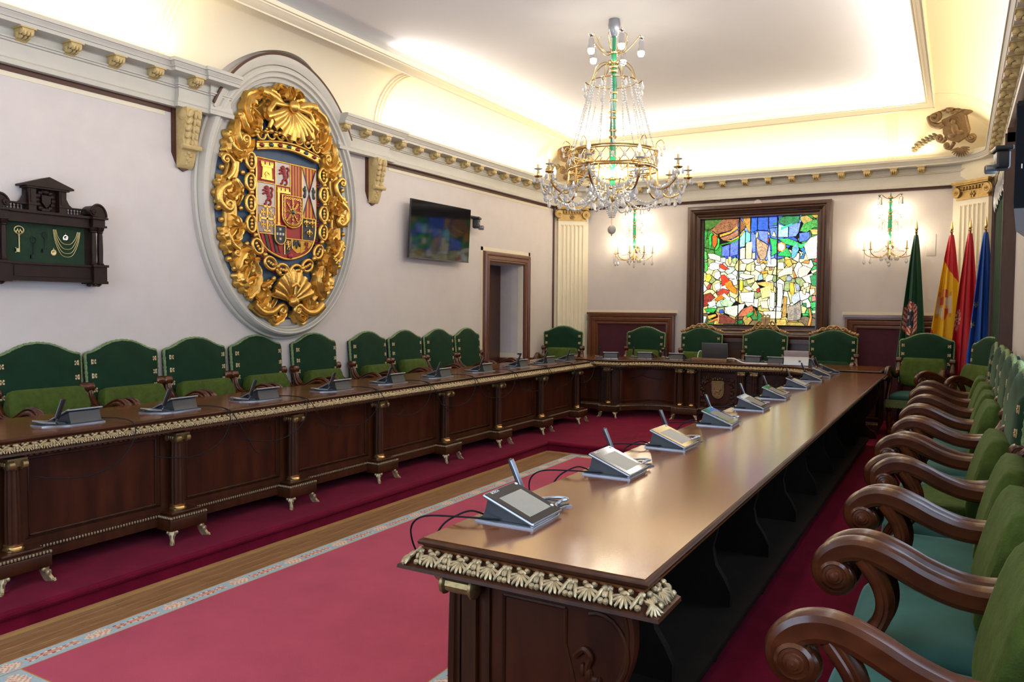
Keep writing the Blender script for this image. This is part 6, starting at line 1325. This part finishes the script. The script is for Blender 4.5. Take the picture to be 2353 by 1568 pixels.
# ================================================================== TELEVISIONS AND CAMERAS
tv = empty('television', (XL, 7.79, 2.5)); tag(tv, 'black wall television beside the doorway reflecting the stained glass', 'television')
Mt = T(.145, 0, .013) @ RZ(math.radians(-1.5)) @ RY(math.radians(3))
m = MB(); m.bbox(-.022, .0, -.605, .605, -.34, .34, .003, Mt); m.obj('housing', M_black, tv)
m = MB(); m.box(.0, .0025, -.60, .60, -.33, .335, Mt); m.obj('screen', M_screen, tv)
m = MB(); m.box(.0, .004, -.605, .605, -.342, -.331, Mt); m.obj('bottom_bezel', mat('grey bezel', (.08, .08, .085), .35), tv)
m = MB(); m.box(.004, .12, -.12, .12, -.12, .12); m.obj('wall_bracket', M_black, tv)
def ptz(name, M, label, lens_dir=1):
    e = empty(name); e.matrix_world = M; tag(e, label, 'camera')
    m = MB(); m.bbox(-.09, .09, -.06, .06, .07, .10, .006); m.obj('mount_plate', M_black, e)
    m = MB(); m.bbox(-.07, .07, -.045, .045, -.06, .07, .012); m.obj('yoke', M_black, e)
    m = MB(); m.lathe([(.030, -.02), (.034, 0), (.034, .05), (.030, .055)], 18, T(.02*lens_dir, -.05, -.05) @ RX(PI/2)); m.obj('lens_barrel', M_steel, e)
    m = MB(); m.lathe([(.0, .054), (.027, .056)], 18, T(.02*lens_dir, -.05, -.05) @ RX(PI/2)); m.obj('lens', M_screen, e)
    m = MB(); m.bbox(-.012, .012, -.047, -.044, .0, .028, .002); m.obj('label_plate', M_white, e); return e
ptz('wall_camera', T(XL+.13, 8.60, 2.69) @ RZ(PI/2+.35) @ S(.9, .9, .9), 'black conference camera mounted beside the television screen')
MB().box(0, .1, 8.45-8.6, 8.7-8.6, .093, .108).obj('shelf_arm', M_black, [o for o in bpy.data.objects if o.name == 'wall_camera'][0], (T(XL+.13, 8.60, 2.69) @ RZ(PI/2+.35) @ S(.9, .9, .9)).inverted() @ T(XL, 8.6, 2.69))
tv = empty('television', (.178, 3.05, 2.12)); tag(tv, 'black television turned edge-on above the armchairs, seen from behind', 'television')
tv.rotation_euler = (0, 0, math.atan2(1.06, .165))      # local x along its width, +y towards the room
M_tvb = mat('matte black shell', (.006, .007, .010), .8, spec=.08)
m = MB(); m.prism([(0, .155), (.02, .175), (1.08, .175), (1.08, -.18), (0, -.18)], -.005, .03, None, 'y', 0); m.obj('housing', M_tvb, tv)
MB().box(.006, 1.07, .030, .0325, -.165, .165).obj('screen', M_screen, tv)
m = MB(); m.rings([[(x, y, z) for y, z in ((-.005, -.178), (.03, -.178), (.022, -.255), (.0, -.25))] for x in (0, 1.08)]); m.obj('speaker_base', mat('grey bezel'), tv)
for k in range(5): MB().box(.03+.09*k, .10+.09*k, -.008, -.003, -.225, -.205).obj('grille_slot', M_tvb, tv)
MB().box(.75, .85, -.10, -.005, -.06, .06).obj('swivel_arm', M_tvb, tv)
MB().box(-.001, .001, .010, .013, -.05, -.035).obj('maker_sticker', M_white, tv)
ptz('wall_camera', T(.150, 4.14, 2.275) @ RZ(-PI/2+.15) @ S(.62, .6, .62), 'black conference camera with silver lens ring beside the edge-on television', -1)
# ================================================================== FLAGS
def flag(name, x, y, ztop, wbot, lean, colf, label, phase=0, zbot=.65, folds=3):
    r = empty(name, (x, y, DZ)); tag(r, label, 'flag', 'ceremonial flags on poles')
    MB().lathe([(.0, 0), (.14, 0), (.14, .02), (.05, .04), (.02, .08), (.016, .1)], 18).obj('pole_base', M_brass, r)
    MB().tube([(0, 0, .05), (0, 0, ztop-DZ+.02)], .013, 10).obj('pole', M_door, r)
    fn = MB(); fn.lathe([(.012, 0), (.024, .01), (.012, .022), (.020, .04), (.018, .06), (.002, .15)], 10, T(0, 0, ztop-DZ+.01)); fn.obj('finial', M_brass, r)
    nu, nv = 72, 110; m = MB(); zb = zbot-DZ; zt = ztop-DZ-.02; V = []; F = []; Cc = []
    for i in range(nv+1):
        v = i/nv; w = .045+(wbot-.045)*min(1, (v*1.15))**.8
        for j in range(nu+1):
            u = j/nu; a = u*2*PI*folds+phase
            xx = lean*v+(u-.5)*w+.012*math.sin(a*1.5+v*3)*v; yy_ = -.02-.055*min(1, v*2.2)*math.sin(a)*(.6+.4*math.sin(u*5+phase))-.03*math.sin(u*PI)
            V.append((xx, yy_, zt-(zt-zb)*v+.03*math.cos(a)*v*v))
    for i in range(nv):
        for j in range(nu): k = i*(nu+1)+j; F.append((k, k+nu+1, k+nu+2, k+1)); Cc.append(colf((j+.5)/nu, (i+.5)/nv))
    m.v, m.f, m.c = V, F, Cc; m.obj('cloth', mat('flag satin', (.8, .8, .8), .55, paint=True, sheen=.2), r, angle=80)
GRN_, REDF, YEL, BLU = (.002, .050, .018), (.50, .006, .016), (.80, .46, .008), (.008, .070, .36)
def c_green(u, v):
    if .46 < v < .70 and .10 < u < .70:
        q = (u-.40)/.28; p = (v-.58)/.12; d = abs(q)+abs(p)*.0
        if abs(p)+abs(q)*.55 > 1.2: return GRN_
        if abs(q) < .58 and abs(p-.1*0) < .55:
            return (.55, .55, .58) if abs(math.sin(q*5+p*3)*math.cos(p*6)) > .72 else (.015, .02, .05)
        return (.50, .03, .04) if int((abs(q)*.6+p*1.0+5)*7) % 2 else (.70, .55, .40)
    return GRN_
def c_spain(u, v):
    if v < .16+.16*u or v > .62+.42*u: return REDF
    q = (u-.34)/.30; p = (v-.47)/.11
    if abs(q) < .62 and p > -.45 and abs(q)*.6+max(0, p)*.8 < .78:
        return ((.55, .05, .03) if (q < 0) == (p < .1) else (.68, .60, .50)) if abs(q) > .08 and abs(p-.1) > .06 else (.75, .42, .06)
    if -1.0 < p < -.45 and abs(q) < .55-.25*abs(p+.7): return (.50, .03, .03) if math.sin(q*14) > .2 else (.70, .36, .05)
    if .68 < abs(q) < .92 and abs(p) < .8: return (.66, .60, .52) if abs(p) < .55 else (.60, .30, .05)
    return YEL
def c_nav(u, v):
    q = (u-.12)/.13; p = (v-.58)/.075; r = math.hypot(q, p)
    if (.6 < r < 1 or abs(q) < .14 and r < 1 or abs(p) < .16 and r < 1) and math.sin(math.atan2(p, q)*12+r*9) > -.4: return (.72, .50, .38)
    return REDF
def c_eu(u, v):
    for su, sv in ((.16, .50), (.10, .64), (.22, .80), (.62, .93)):
        q = (u-su)/.09; p = (v-sv)/.022; r = math.hypot(q, p); a = math.atan2(p, q)
        if r < .55+.45*math.cos(5*a-PI/2): return (.75, .62, .10)
    return BLU
flag('municipal_flag', -.485, 10.98, 2.57, .34, -.02, c_green, 'dark green flag with a crest, furled on its pole by the maroon panel', .4, .75)
flag('national_flag', -.10, 11.05, 2.56, .42, -.03, c_spain, 'red and yellow striped flag with emblem, beside the green flag', 1.1, .70)
flag('regional_flag', .095, 10.80, 2.55, .30, -.02, c_nav, 'plain red flag with gold chain emblem between two other flags', 2.2, .75)
flag('european_flag', .25, 10.60, 2.54, .30, -.01, c_eu, 'blue flag with yellow stars, nearest the dark window casing', 0.2, .85)
# ================================================================== CORNER CARTOUCHES
def cartouche(name, loc, ang, label):
    r = empty(name, loc, ang); r.rotation_euler = (.40, 0, ang); tag(r, label, 'ornament', 'plaster corner cartouches')      # local x along, -y to the room
    Mo = mat('aged gilt plaster', srgb(118, 92, 58), .5, noise=.25, nscale=30)
    tl = RX(0)
    sp = [(-.15, .17), (.15, .24), (.16, -.02), (.12, -.10), (.0, -.15), (-.13, -.09), (-.17, .0)]
    m = MB(); m.prism(sp, -.03, -.07, tl, 'y', .012); so = m.obj('shield', Mo, r)
    m = MB(); m.ell((0, -.078, .03), (.045, .02, .075), 10, 7, tl); m.ell((0, -.078, .12), (.03, .02, .035), 10, 7, tl); m.ell((.05, -.075, -.02), (.05, .015, .035), 8, 6, tl); m.ell((-.06, -.075, -.04), (.05, .015, .03), 8, 6, tl); m.tube([tl @ Vector((.055*math.cos(t), -.076, .13+.05*math.sin(t))) for t in [PI*k/8 for k in range(9)]], .006, 6); m.obj('seated_figure', Mo, so, angle=60)
    def sc(name, pts, r0, cx, cz, rs, s=1, turns=1.5):
        P = smooth_path([Vector((a, -.05, b)) for a, b in pts], 5); k = 24; a0 = math.atan2(P[-1].z-cz, P[-1].x-cx)
        for j in range(1, k+1):
            a = a0+s*2*PI*turns*j/k; rr = rs*(1-.82*j/k); P.append(Vector((cx+rr*math.cos(a), -.05-.03*j/k, cz+rr*math.sin(a))))
        m = MB(); m.tube(P, [r0*(1-.6*i/len(P)) for i in range(len(P))], 8); m.obj(name, Mo, r, angle=60)
    sc('scroll', [(-.13, .12), (-.20, .10), (-.28, .14), (-.30, .22)], .045, -.22, .23, .085, -1)
    sc('scroll', [(.15, .2), (.22, .22), (.27, .28)], .040, .21, .30, .06, 1)
    sc('scroll', [(-.14, -.06), (-.20, -.10), (-.25, -.08)], .028, -.22, -.05, .04, -1)
    sc('scroll', [(-.06, -.14), (-.12, -.20), (-.17, -.19)], .024, -.15, -.16, .035, -1)
    sc('scroll', [(.10, -.11), (.15, -.16), (.19, -.14)], .026, .17, -.11, .035, 1)
    m = MB()
    for k in range(9): m.ell((-.20+.05*k, -.06, .27+.03*math.sin(k*1.1)), (.04, .03, .03), 8, 5)
    m.ell((0, -.09, .30), (.05, .04, .05), 9, 6); m.obj('crest_foliage', Mo, r, angle=60)
    m = MB()
    for k in range(11):
        a = -.2-2.75*k/10; m.ell((0, 0, 0), (.012, .014, .06), 7, 5, T(.02+.07*math.cos(a), -.09, -.20+.07*math.sin(a)) @ RY(-a-PI/2))
    m.obj('pendant_shell', Mo, r, angle=60)
    for k in range(9):
        t = k/8; m = MB()
        for s in (-1, 1): m.ell((0, 0, 0), (.05, .018, .022), 8, 5, T(-.28-.42*t, -.04, -.02-.19*t+.03*math.sin(t*3)+s*.012) @ RY(.42+s*.35))
        m.obj('garland_leaf', mat('green gilt plaster', srgb(98, 88, 56), .5, noise=.2, nscale=30), r, angle=60)
cartouche('corner_cartouche', (-.06, 11.16, 3.85), -PI/4+.25, 'gilded plaster cartouche with seated figure and leaf garland above the flags')
cartouche('corner_cartouche', (XL+.36, YB-.40, 3.83), PI/4, 'gilded plaster cartouche in the corner behind the chandelier')
# ================================================================== SMALL WALL FITTINGS
m = MB(); m.lathe([(0, 0), (.065, 0), (.065, .02), (.055, .03), (0, .032)], 24, T(-2.547, YB, 3.12) @ RX(PI/2)); tag(m.obj('smoke_detector', M_wall), 'round pale detector disc above the stained glass', 'detector')
for nm, x, z, lb in (('wall_plate', -.335, 2.46, 'blank pale plate on the wall between sconce and flags'), ('wall_plate', -4.72, 2.46, 'blank pale plate on the wall left of the sconce')):
    m = MB(); m.bbox(-.055, .055, -.006, 0, -.14, .14, .003, T(x, YB, z)); tag(m.obj(nm, M_wall), lb, 'plate')
m = MB(); m.bbox(-.02, .02, -.02, 0, -.05, .05, .004, T(XL+AL+.02, YB-.005, 1.45)); m.bbox(-.012, .012, -.014, 0, -.6, -.05, .002, T(XL+AL+.02, YB-.005, 1.45)); tag(m.obj('wall_switch', M_steel), 'small grey switch with conduit on the pilaster edge', 'switch')
m = MB(); m.lathe([(0, 0), (.03, 0), (.033, .012), (.02, .02), (0, .021)], 16, T(XR, 7.0, 2.62) @ RY(-PI/2) @ S(1.4, 1, 1)); tag(m.obj('wall_rosette', M_bronze), 'small oval bronze rosette on the wall beside the dark casing', 'ornament')
# ================================================================== THINGS ON THE HEAD TABLE
lt = empty('laptop', (-2.80, 10.34, ZT)); tag(lt, 'open dark laptop on the head table seen from behind', 'laptop')
MB().bbox(-.17, .17, -.03, .21, 0, .018, .004).obj('keyboard_base', M_steel, lt)
MB().bbox(-.175, .175, -.006, .006, 0, .235, .004, T(0, -.03, .016) @ RX(math.radians(12))).obj('screen_lid', mat('graphite lid', (.07, .075, .08), .35, metal=.3), lt)
MB().bbox(-.172, .172, -.0075, -.006, .225, .234, .001, T(0, -.03, .016) @ RX(math.radians(12))).obj('lid_edge', M_steel, lt)
bx = empty('wooden_plinth_box', (-2.83, 10.165, ZT)); tag(bx, 'low polished wooden box with copper stripes before the laptop', 'box')
MB().bbox(-.235, .235, -.055, .055, 0, .05, .004).obj('box_body', M_door, bx); MB().box(-.232, .232, -.058, -.054, .028, .036).obj('copper_stripe', M_brass, bx); MB().box(-.232, .232, -.058, -.054, .008, .014).obj('copper_stripe', M_brass, bx)
tb = empty('tablet', (-1.74, 10.16, ZT), .05); tag(tb, 'silver tablet with kickstand on the head table', 'tablet')
M_tab = mat('matte silver', (.55, .56, .58), .4, metal=.4)
tm = RX(math.radians(22)); MB().bbox(-.146, .146, -.004, .004, 0, .20, .003, T(0, .03, .0) @ tm).obj('tablet_body', M_tab, tb)
MB().bbox(-.146, .146, -.002, .002, -.115, 0, .001, T(0, -.015, .115) @ RX(math.radians(-18))).obj('kickstand', M_tab, tb)
for sx in (0, 1):
    for sz in (0, 1): MB().box(.03+.013*sx, .041+.013*sx, -.0045, -.0025, -.075+.013*sz, -.064+.013*sz, T(0, -.015, .115) @ RX(math.radians(-18))).obj('logo_square', M_black, tb)
wc = MB(); wc.tube(smooth_path([(-2.96, 10.33, ZT+.12), (-3.02, 10.33, ZT+.13), (-3.04, 10.32, ZT+.05), (-3.0, 10.30, ZT+.006)], 5), .006, 7); tag(wc.obj('white_cable', M_white), 'white cable looping up beside the laptop lid', 'cable')
wc = MB(); wc.tube(smooth_path([(-2.60, 10.15, ZT+.055), (-2.5, 10.12, ZT+.055), (-2.38, 10.09, ZT+.012), (-2.28, 10.085, ZT+.008), (-2.16, 10.11, ZT+.008)], 6), .008, 7); tag(wc.obj('white_cable', M_white), 'white cable snaking along the head table edge to an adapter', 'cable')
m = MB(); m.bbox(-.05, .05, -.02, .02, 0, .018, .004, T(-2.13, 10.12, ZT)); tag(m.obj('power_adapter', M_white), 'white adapter block ending the long white cable', 'adapter')
m = MB(); m.bbox(-.065, .065, -.07, .07, 0, .012, .003, T(-3.08, 10.23, ZT)); tag(m.obj('notepad', M_slate), 'dark grey pad lying left of the wooden box', 'notepad')
# ================================================================== CHANDELIER AND SCONCES
def drop_mesh(h, r, n=6):
    m = MB(); R = [(.0005, 0), (r*.35, -h*.18), (r, -h*.62), (r*.72, -h*.84), (.0005, -h)]
    m.rings([[(a*math.cos(2*PI*k/n), a*math.sin(2*PI*k/n), z) for k in range(n)] for a, z in R], True, True); return m.mesh('crystal_drop', M_crystal, smooth=False)
ME_drop = drop_mesh(.085, .021); ME_drops = drop_mesh(.055, .014)
BEAD = MB().ell((0, 0, 0), (1, 1, 1), 6, 4)
def strand(path, r, parent, name='bead_strand', step=None, taper=1.0):
    P = [Vector(p) for p in path]; m = MB(); acc = 0; nx = 0; step = step or 2.1*r; tot = sum((b-a).length for a, b in zip(P[:-1], P[1:]))
    for a, b in zip(P[:-1], P[1:]):
        L = (b-a).length
        while nx <= acc+L:
            q = a+(b-a)*((nx-acc)/L); rr = r*(1+(taper-1)*nx/tot); m.add(BEAD, T(*q) @ S(rr, rr, rr)); nx += step*(1+(taper-1)*nx/tot)
        acc += L
    return m.obj(name, M_crystal, parent, smooth=False)
def sag(a, b, d, n=12):
    a = Vector(a); b = Vector(b); return [a+(b-a)*(k/n)-Vector((0, 0, d*4*(k/n)*(1-k/n))) for k in range(n+1)]
ME_bulb = MB().lathe([(.0, -.028), (.009, -.026), (.013, -.015), (.016, .0), (.013, .016), (.006, .034), (.0005, .045)], 10).mesh('bulb', M_bulb)
ME_bulb_s = MB().lathe([(.0, -.028), (.009, -.026), (.013, -.015), (.016, .0), (.013, .016), (.006, .034), (.0005, .045)], 10).mesh('bulb', M_bulbs)
ME_spot = MB().lathe([(.0005, -.055), (.022, -.05), (.032, -.03), (.030, -.008), (.022, .006)], 14).mesh('bulb', M_bulb)
ME_spot_s = MB().lathe([(.0005, -.045), (.018, -.04), (.026, -.025), (.024, -.008), (.018, .004)], 14).mesh('bulb', M_bulbs)
M_candle = mat('cream candle sleeve', (.62, .50, .28), .4)
ME_candle = MB().lathe([(.012, 0), (.012, .085), (.010, .09)], 12).mesh('candle_sleeve', M_candle)
ME_pan = MB().lathe([(.004, -.012), (.03, -.006), (.044, .004), (.042, .008), (.012, .004), (.012, .03), (.016, .034)], 16).mesh('drip_pan', M_brass)
ME_bob = MB().lathe([(.012, 0), (.036, .006), (.040, .012), (.012, .010)], 14).mesh('glass_bobeche', M_crystal)
ME_cup = MB().lathe([(.030, -.01), (.030, .02), (.024, .05), (.026, .075), (.018, .09), (.006, .10)], 12).mesh('lamp_holder', M_chrome)
def leafy(parent, M):
    m = MB()
    for k in range(6): a = k*PI/3; m.ell((0, 0, 0), (.005, .012, .022), 6, 4, T(.014*math.cos(a), .014*math.sin(a), .11) @ RZ(a) @ RY(.6))
    m.obj('leaf_finial', M_chrome, parent, M)
CX, CY = -2.863, 6.845
ch = empty('chandelier', (CX, CY, ZC)); tag(ch, 'large brass and crystal chandelier with green stem and lit candle bulbs', 'chandelier')
Z = lambda z: z-ZC
MB().lathe([(.004, Z(4.13)), (.03, Z(4.14)), (.052, Z(4.19)), (.058, Z(4.25)), (.050, Z(4.295)), (.05, Z(4.30))], 18).obj('ceiling_rose', M_steel, ch)
st = MB().lathe([(0.017, Z(4.15)), (0.017, Z(4.02)), (0.024, Z(4.0)), (0.024, Z(3.94)), (0.028, Z(3.88)), (0.022, Z(3.80)), (0.034, Z(3.70)), (0.028, Z(3.60)), (0.031, Z(3.50)), (0.025, Z(3.40)), (0.031, Z(3.3)), (0.022, Z(3.2)), (0.036, Z(3.10)), (0.028, Z(2.95)), (0.022, Z(2.86)), (0.028, Z(2.76)), (0.017, Z(2.66))], 14).obj('green_stem', M_jade, ch)
for z in (3.99, 3.90, 3.86, 3.82, 3.62, 3.55, 3.44, 3.39, 3.27, 3.21, 2.97, 2.82, 2.74):
    MB().lathe([(.020, -.015), (.038, -.008), (.040, .006), (.022, .018)], 14, T(0, 0, Z(z))).obj('brass_collar', M_brass, st)
for k in range(5):     # top spotlights
    a = 2*PI*k/5+.35; c, s = math.cos(a), math.sin(a)
    ar = MB(); ar.tube(smooth_path([(0, 0, Z(4.0)), (.09*c, .09*s, Z(3.99)), (.18*c, .18*s, Z(4.07)), (.235*c, .235*s, Z(4.14)), (.25*c, .25*s, Z(4.12))], 5), .005, 6); a_ = ar.obj('upper_arm', M_brass, ch)
    Ms = T(.25*c, .25*s, Z(4.00)); link('lamp_holder', ME_cup, a_, Ms); leafy(a_, Ms); link('bulb', ME_spot, a_, Ms)
    a2 = a+PI/5; MB().tube(smooth_path([(0, 0, Z(4.0)), (.10*math.cos(a2), .10*math.sin(a2), Z(4.02)), (.15*math.cos(a2), .15*math.sin(a2), Z(4.12)), (.12*math.cos(a2), .12*math.sin(a2), Z(4.15))], 5), .004, 6).obj('scroll_arm', M_brass, ch)
hp = MB(); hp.tube([(.215*math.cos(t), .215*math.sin(t), Z(3.72)) for t in [2*PI*k/32 for k in range(33)]], .006, 6, caps=False)
hoop = hp.obj('upper_hoop', M_brass, ch)
for k in range(8):
    a = 2*PI*k/8; c, s = math.cos(a), math.sin(a)
    MB().tube(smooth_path([(0, 0, Z(3.86)), (.08*c, .08*s, Z(3.90)), (.17*c, .17*s, Z(3.85)), (.215*c, .215*s, Z(3.74)), (.215*c, .215*s, Z(3.70)), (.25*c, .25*s, Z(3.68)), (.28*c, .28*s, Z(3.70))], 5), .005, 6).obj('hoop_rib', M_brass, hoop)
    link('crystal_drop', ME_drop, hoop, T(.285*c, .285*s, Z(3.69)))
    strand(sag((.215*c, .215*s, Z(3.70)), (.40*math.cos(a+.1), .40*math.sin(a+.1), Z(3.06)), -.02*0+.015), .014, ch, taper=.5)
    a3 = a+.30; strand(sag((.215*math.cos(a3), .215*math.sin(a3), Z(3.71)), (.40*math.cos(a3+.1), .40*math.sin(a3+.1), Z(3.06)), .015), .012, ch, taper=.5)
# lattice drum
dr = MB(); RD = .415
for z, r in ((3.065, .010), (2.895, .010)): dr.tube([(RD*math.cos(t), RD*math.sin(t), Z(z)) for t in [2*PI*k/48 for k in range(49)]], r, 7, caps=False)
for z in (3.045, 2.915): dr.tube([(RD*math.cos(t), RD*math.sin(t), Z(z)) for t in [2*PI*k/48 for k in range(49)]], .005, 5, caps=False)
for k in range(24):
    for s in (-1, 1):
        a = 2*PI*k/24; b = a+s*2*PI/24*1.0; dr.tube([(RD*math.cos(a+(b-a)*j/4), RD*math.sin(a+(b-a)*j/4), Z(2.915+.13*j/4)) for j in range(5)], .0042, 5)
drum = dr.obj('lattice_drum', M_brass, ch)
oc = MB().ell((0, 0, 0), (.018, .018, .028), 6, 4).mesh('lattice_crystal', M_crystal, smooth=False)
for k in range(24):
    a = 2*PI*(k+.5)/24; link('lattice_crystal', oc, drum, T(RD*math.cos(a), RD*math.sin(a), Z(2.98)))
for k in range(5):     # spokes
    a = 2*PI*k/5; MB().tube([(0, 0, Z(2.93)), (RD*math.cos(a), RD*math.sin(a), Z(2.90))], .006, 6).obj('spoke', M_brass, drum)
NA = 10
for k in range(NA):
    a = 2*PI*(k+.5)/NA+.1; c, s = math.cos(a), math.sin(a); hi = .0 if k % 2 else -.03
    P = [(RD*c, RD*s, Z(2.895)), (RD*c, RD*s, Z(2.83)), ((RD+.02)*c, (RD+.02)*s, Z(2.76+hi)), (.50*c, .50*s, Z(2.685+hi)), (.59*c, .59*s, Z(2.69+hi)), (.67*c, .67*s, Z(2.755+hi)), (.70*c, .70*s, Z(2.84+hi))]
    a_ = MB().tube(smooth_path(P, 5), .0095, 8) and None
    m = MB(); m.tube(smooth_path(P, 5), .0095, 8); m.tube([(.16*c, .16*s, Z(2.87)), (RD*c, RD*s, Z(2.87))], .006, 6); arm = m.obj('candle_arm', M_brass, ch)
    B = T(.70*c, .70*s, Z(2.85+hi)); link('drip_pan', ME_pan, arm, B); link('glass_bobeche', ME_bob, arm, B @ T(0, 0, .065)); link('candle_sleeve', ME_candle, arm, B @ T(0, 0, .03)); link('bulb', ME_bulb, arm, B @ T(0, 0, .148))
    for j in range(4): aa = a+j*PI/2+.4; link('crystal_drop', ME_drops, arm, B @ T(.043*math.cos(aa), .043*math.sin(aa), -.006))
    link('crystal_drop', ME_drop, arm, T(.53*c, .53*s, Z(2.675+hi))); link('crystal_drop', ME_drop, arm, T(.63*c, .63*s, Z(2.695+hi))); link('crystal_drop', ME_drop, arm, T(.44*c, .44*s, Z(2.80+hi)))
    a2 = a+2*PI/NA; c2, s2 = math.cos(a2), math.sin(a2); hi2 = 0 if (k+1) % 2 else -.03
    strand(sag((.68*c, .68*s, Z(2.80+hi)), (.68*c2, .68*s2, Z(2.80+hi2)), .13), .0125, ch)
    strand(sag((.69*c, .69*s, Z(2.84+hi)), (.20*math.cos(a+.2), .20*math.sin(a+.2), Z(2.66)), .17), .0125, ch)
    mid = ((.69*c+.69*c2)/2, (.69*s+.69*s2)/2); link('crystal_drop', ME_drop, ch, T(mid[0]*.97, mid[1]*.97, Z(2.66)))
    aa = a+PI/NA; MB().tube(smooth_path([(RD*math.cos(aa), RD*math.sin(aa), Z(3.06)), (RD*math.cos(aa), RD*math.sin(aa), Z(3.12)), (.46*math.cos(aa), .46*math.sin(aa), Z(3.15)), (.49*math.cos(aa), .49*math.sin(aa), Z(3.11))], 4), .004, 5).obj('crystal_hook', M_brass, drum)
    link('crystal_drop', ME_drops, drum, T(.49*math.cos(aa), .49*math.sin(aa), Z(3.105)))
for k in range(6):     # inner lamps and basket
    a = 2*PI*k/6+.25; c, s = math.cos(a), math.sin(a)
    m = MB(); m.tube(smooth_path([(.03*c, .03*s, Z(2.70)), (.13*c, .13*s, Z(2.72)), (.19*c, .19*s, Z(2.80)), (.21*c, .21*s, Z(2.92)), (.16*c, .16*s, Z(3.0))], 5), .005, 6); b = m.obj('basket_rib', M_brass, ch)
    link('bulb', ME_spot, b, T(.13*c, .13*s, Z(2.86)) @ RX(PI))
    link('crystal_drop', ME_drop, ch, T(.18*c, .18*s, Z(2.69))); link('crystal_drop', ME_drop, ch, T(.12*math.cos(a+.5), .12*math.sin(a+.5), Z(2.63))); link('crystal_drop', ME_drop, ch, T(.22*math.cos(a+.5), .22*math.sin(a+.5), Z(2.72)))
    strand(sag((.20*c, .20*s, Z(2.74)), (.20*math.cos(a+PI/3), .20*math.sin(a+PI/3), Z(2.74)), .06, 8), .012, ch)
    strand([(.10*c, .10*s, Z(2.66)), (.06*c, .06*s, Z(2.56)), (.02*c, .02*s, Z(2.46))], .010, ch)
MB().lathe([(.0, Z(2.60)), (.035, Z(2.62)), (.05, Z(2.66)), (.045, Z(2.70)), (.02, Z(2.73))], 14).obj('boss', M_brass, ch)
MB().tube([(0, 0, Z(2.62)), (0, 0, Z(2.38))], .004, 6).obj('ball_rod', M_brass, ch)
m = MB(); m.ell((0, 0, Z(2.345)), (.040, .040, .042), 12, 8); m.obj('glass_ball', mat('smoky glass', (.55, .50, .42), .12, trans=.3, spec=.8), ch); MB().lathe([(.001, Z(2.285)), (.008, Z(2.295)), (.005, Z(2.305))], 8).obj('ball_tip', M_brass, ch)
# sconces
def sconce(x, z, label):
    r = empty('wall_sconce', (x, YB, z)); tag(r, label, 'sconce', 'crystal wall sconces')      # z = candle-arm level; -y into the room
    Y = -.12
    MB().lathe([(0, 0), (.05, 0), (.055, .01), (.03, .02), (0, .022)], 16, T(0, 0, .10) @ RX(PI/2)).obj('back_plate', M_brass, r); MB().tube([(0, 0, .1), (0, Y, .1)], .010, 8).obj('bracket', M_brass, r)
    s = MB().lathe([(.006, .10), (.016, .14), (.020, .22), (.012, .27), (.026, .33), (.022, .40), (.026, .46), (.018, .50), (.024, .56), (.020, .64), (.012, .70), (.004, .78)], 12, T(0, Y, 0)).obj('green_stem', M_jade, r)
    for zz in (.16, .28, .31, .44, .48, .52, .66, .72): MB().lathe([(.014, -.012), (.030, -.004), (.030, .006), (.014, .014)], 12, T(0, Y, zz)).obj('brass_collar', M_brass, s)
    for sx in (-1, 1):
        a = MB().tube(smooth_path([(0, Y, .70), (sx*.06, Y-.01, .72), (sx*.11, Y-.02, .76), (sx*.125, Y-.02, .74)], 4), .005, 6).obj('upper_arm', M_brass, r)
        M = T(sx*.125, Y-.02, .63); link('lamp_holder', ME_cup, a, M); leafy(a, M); link('bulb', ME_spot_s, a, M)
        for dz in (.38, .52): MB().tube(smooth_path([(0, Y, dz), (sx*.07, Y, dz+.03), (sx*.10, Y, dz-.03), (sx*.13, Y, dz-.02)], 4), .004, 6).obj('scroll_arm', M_brass, s); link('crystal_drop', ME_drops, s, T(sx*.13, Y, dz-.02))
        strand([(sx*.10, Y, .44), (sx*.09, Y, .36), (sx*.10, Y, .28)], .010, r); strand([(sx*.07, Y-.04, .44), (sx*.06, Y-.04, .34), (sx*.07, Y-.04, .26)], .010, r)
    for k in range(5):
        t = PI*(k/4); px, py = .30*math.cos(t), Y-.02-.17*math.sin(t)
        a = MB().tube(smooth_path([(0, Y, .02), (px*.35, Y+(py-Y)*.35, -.06), (px*.75, Y+(py-Y)*.75, -.055), (px*.97, Y+(py-Y)*.97, -.01), (px, py, .03)], 5), .006, 7).obj('candle_arm', M_brass, r)
        B = T(px, py, .035); link('drip_pan', ME_pan, a, B @ S(.7, .7, .8)); link('candle_sleeve', ME_candle, a, B @ T(0, 0, .02)); link('bulb', ME_bulb_s, a, B @ T(0, 0, .138))
        link('crystal_drop', ME_drop, a, T(px, py, -.075)); strand([(px, py, .03), (px, py, -.08)], .007, a)
    MB().lathe([(.001, -.11), (.02, -.09), (.035, -.04), (.02, 0), (.012, .10)], 12, T(0, Y, 0)).obj('boss', M_brass, r)
    for k in range(6): t = PI*k/5; link('crystal_drop', ME_drop, r, T(.10*math.cos(t), Y-.07*math.sin(t), -.03)); strand(sag((.05*math.cos(t), Y-.04*math.sin(t), .10), (.22*math.cos(t), Y-.12*math.sin(t), .02), .04, 6), .009, r)
    link('crystal_drop', ME_drop, r, T(0, Y, -.11))
sconce(-4.38, 2.42, 'lit crystal wall sconce between the pilaster and the stained glass')
sconce(-.815, 2.37, 'lit crystal wall sconce between the stained glass and the flags')
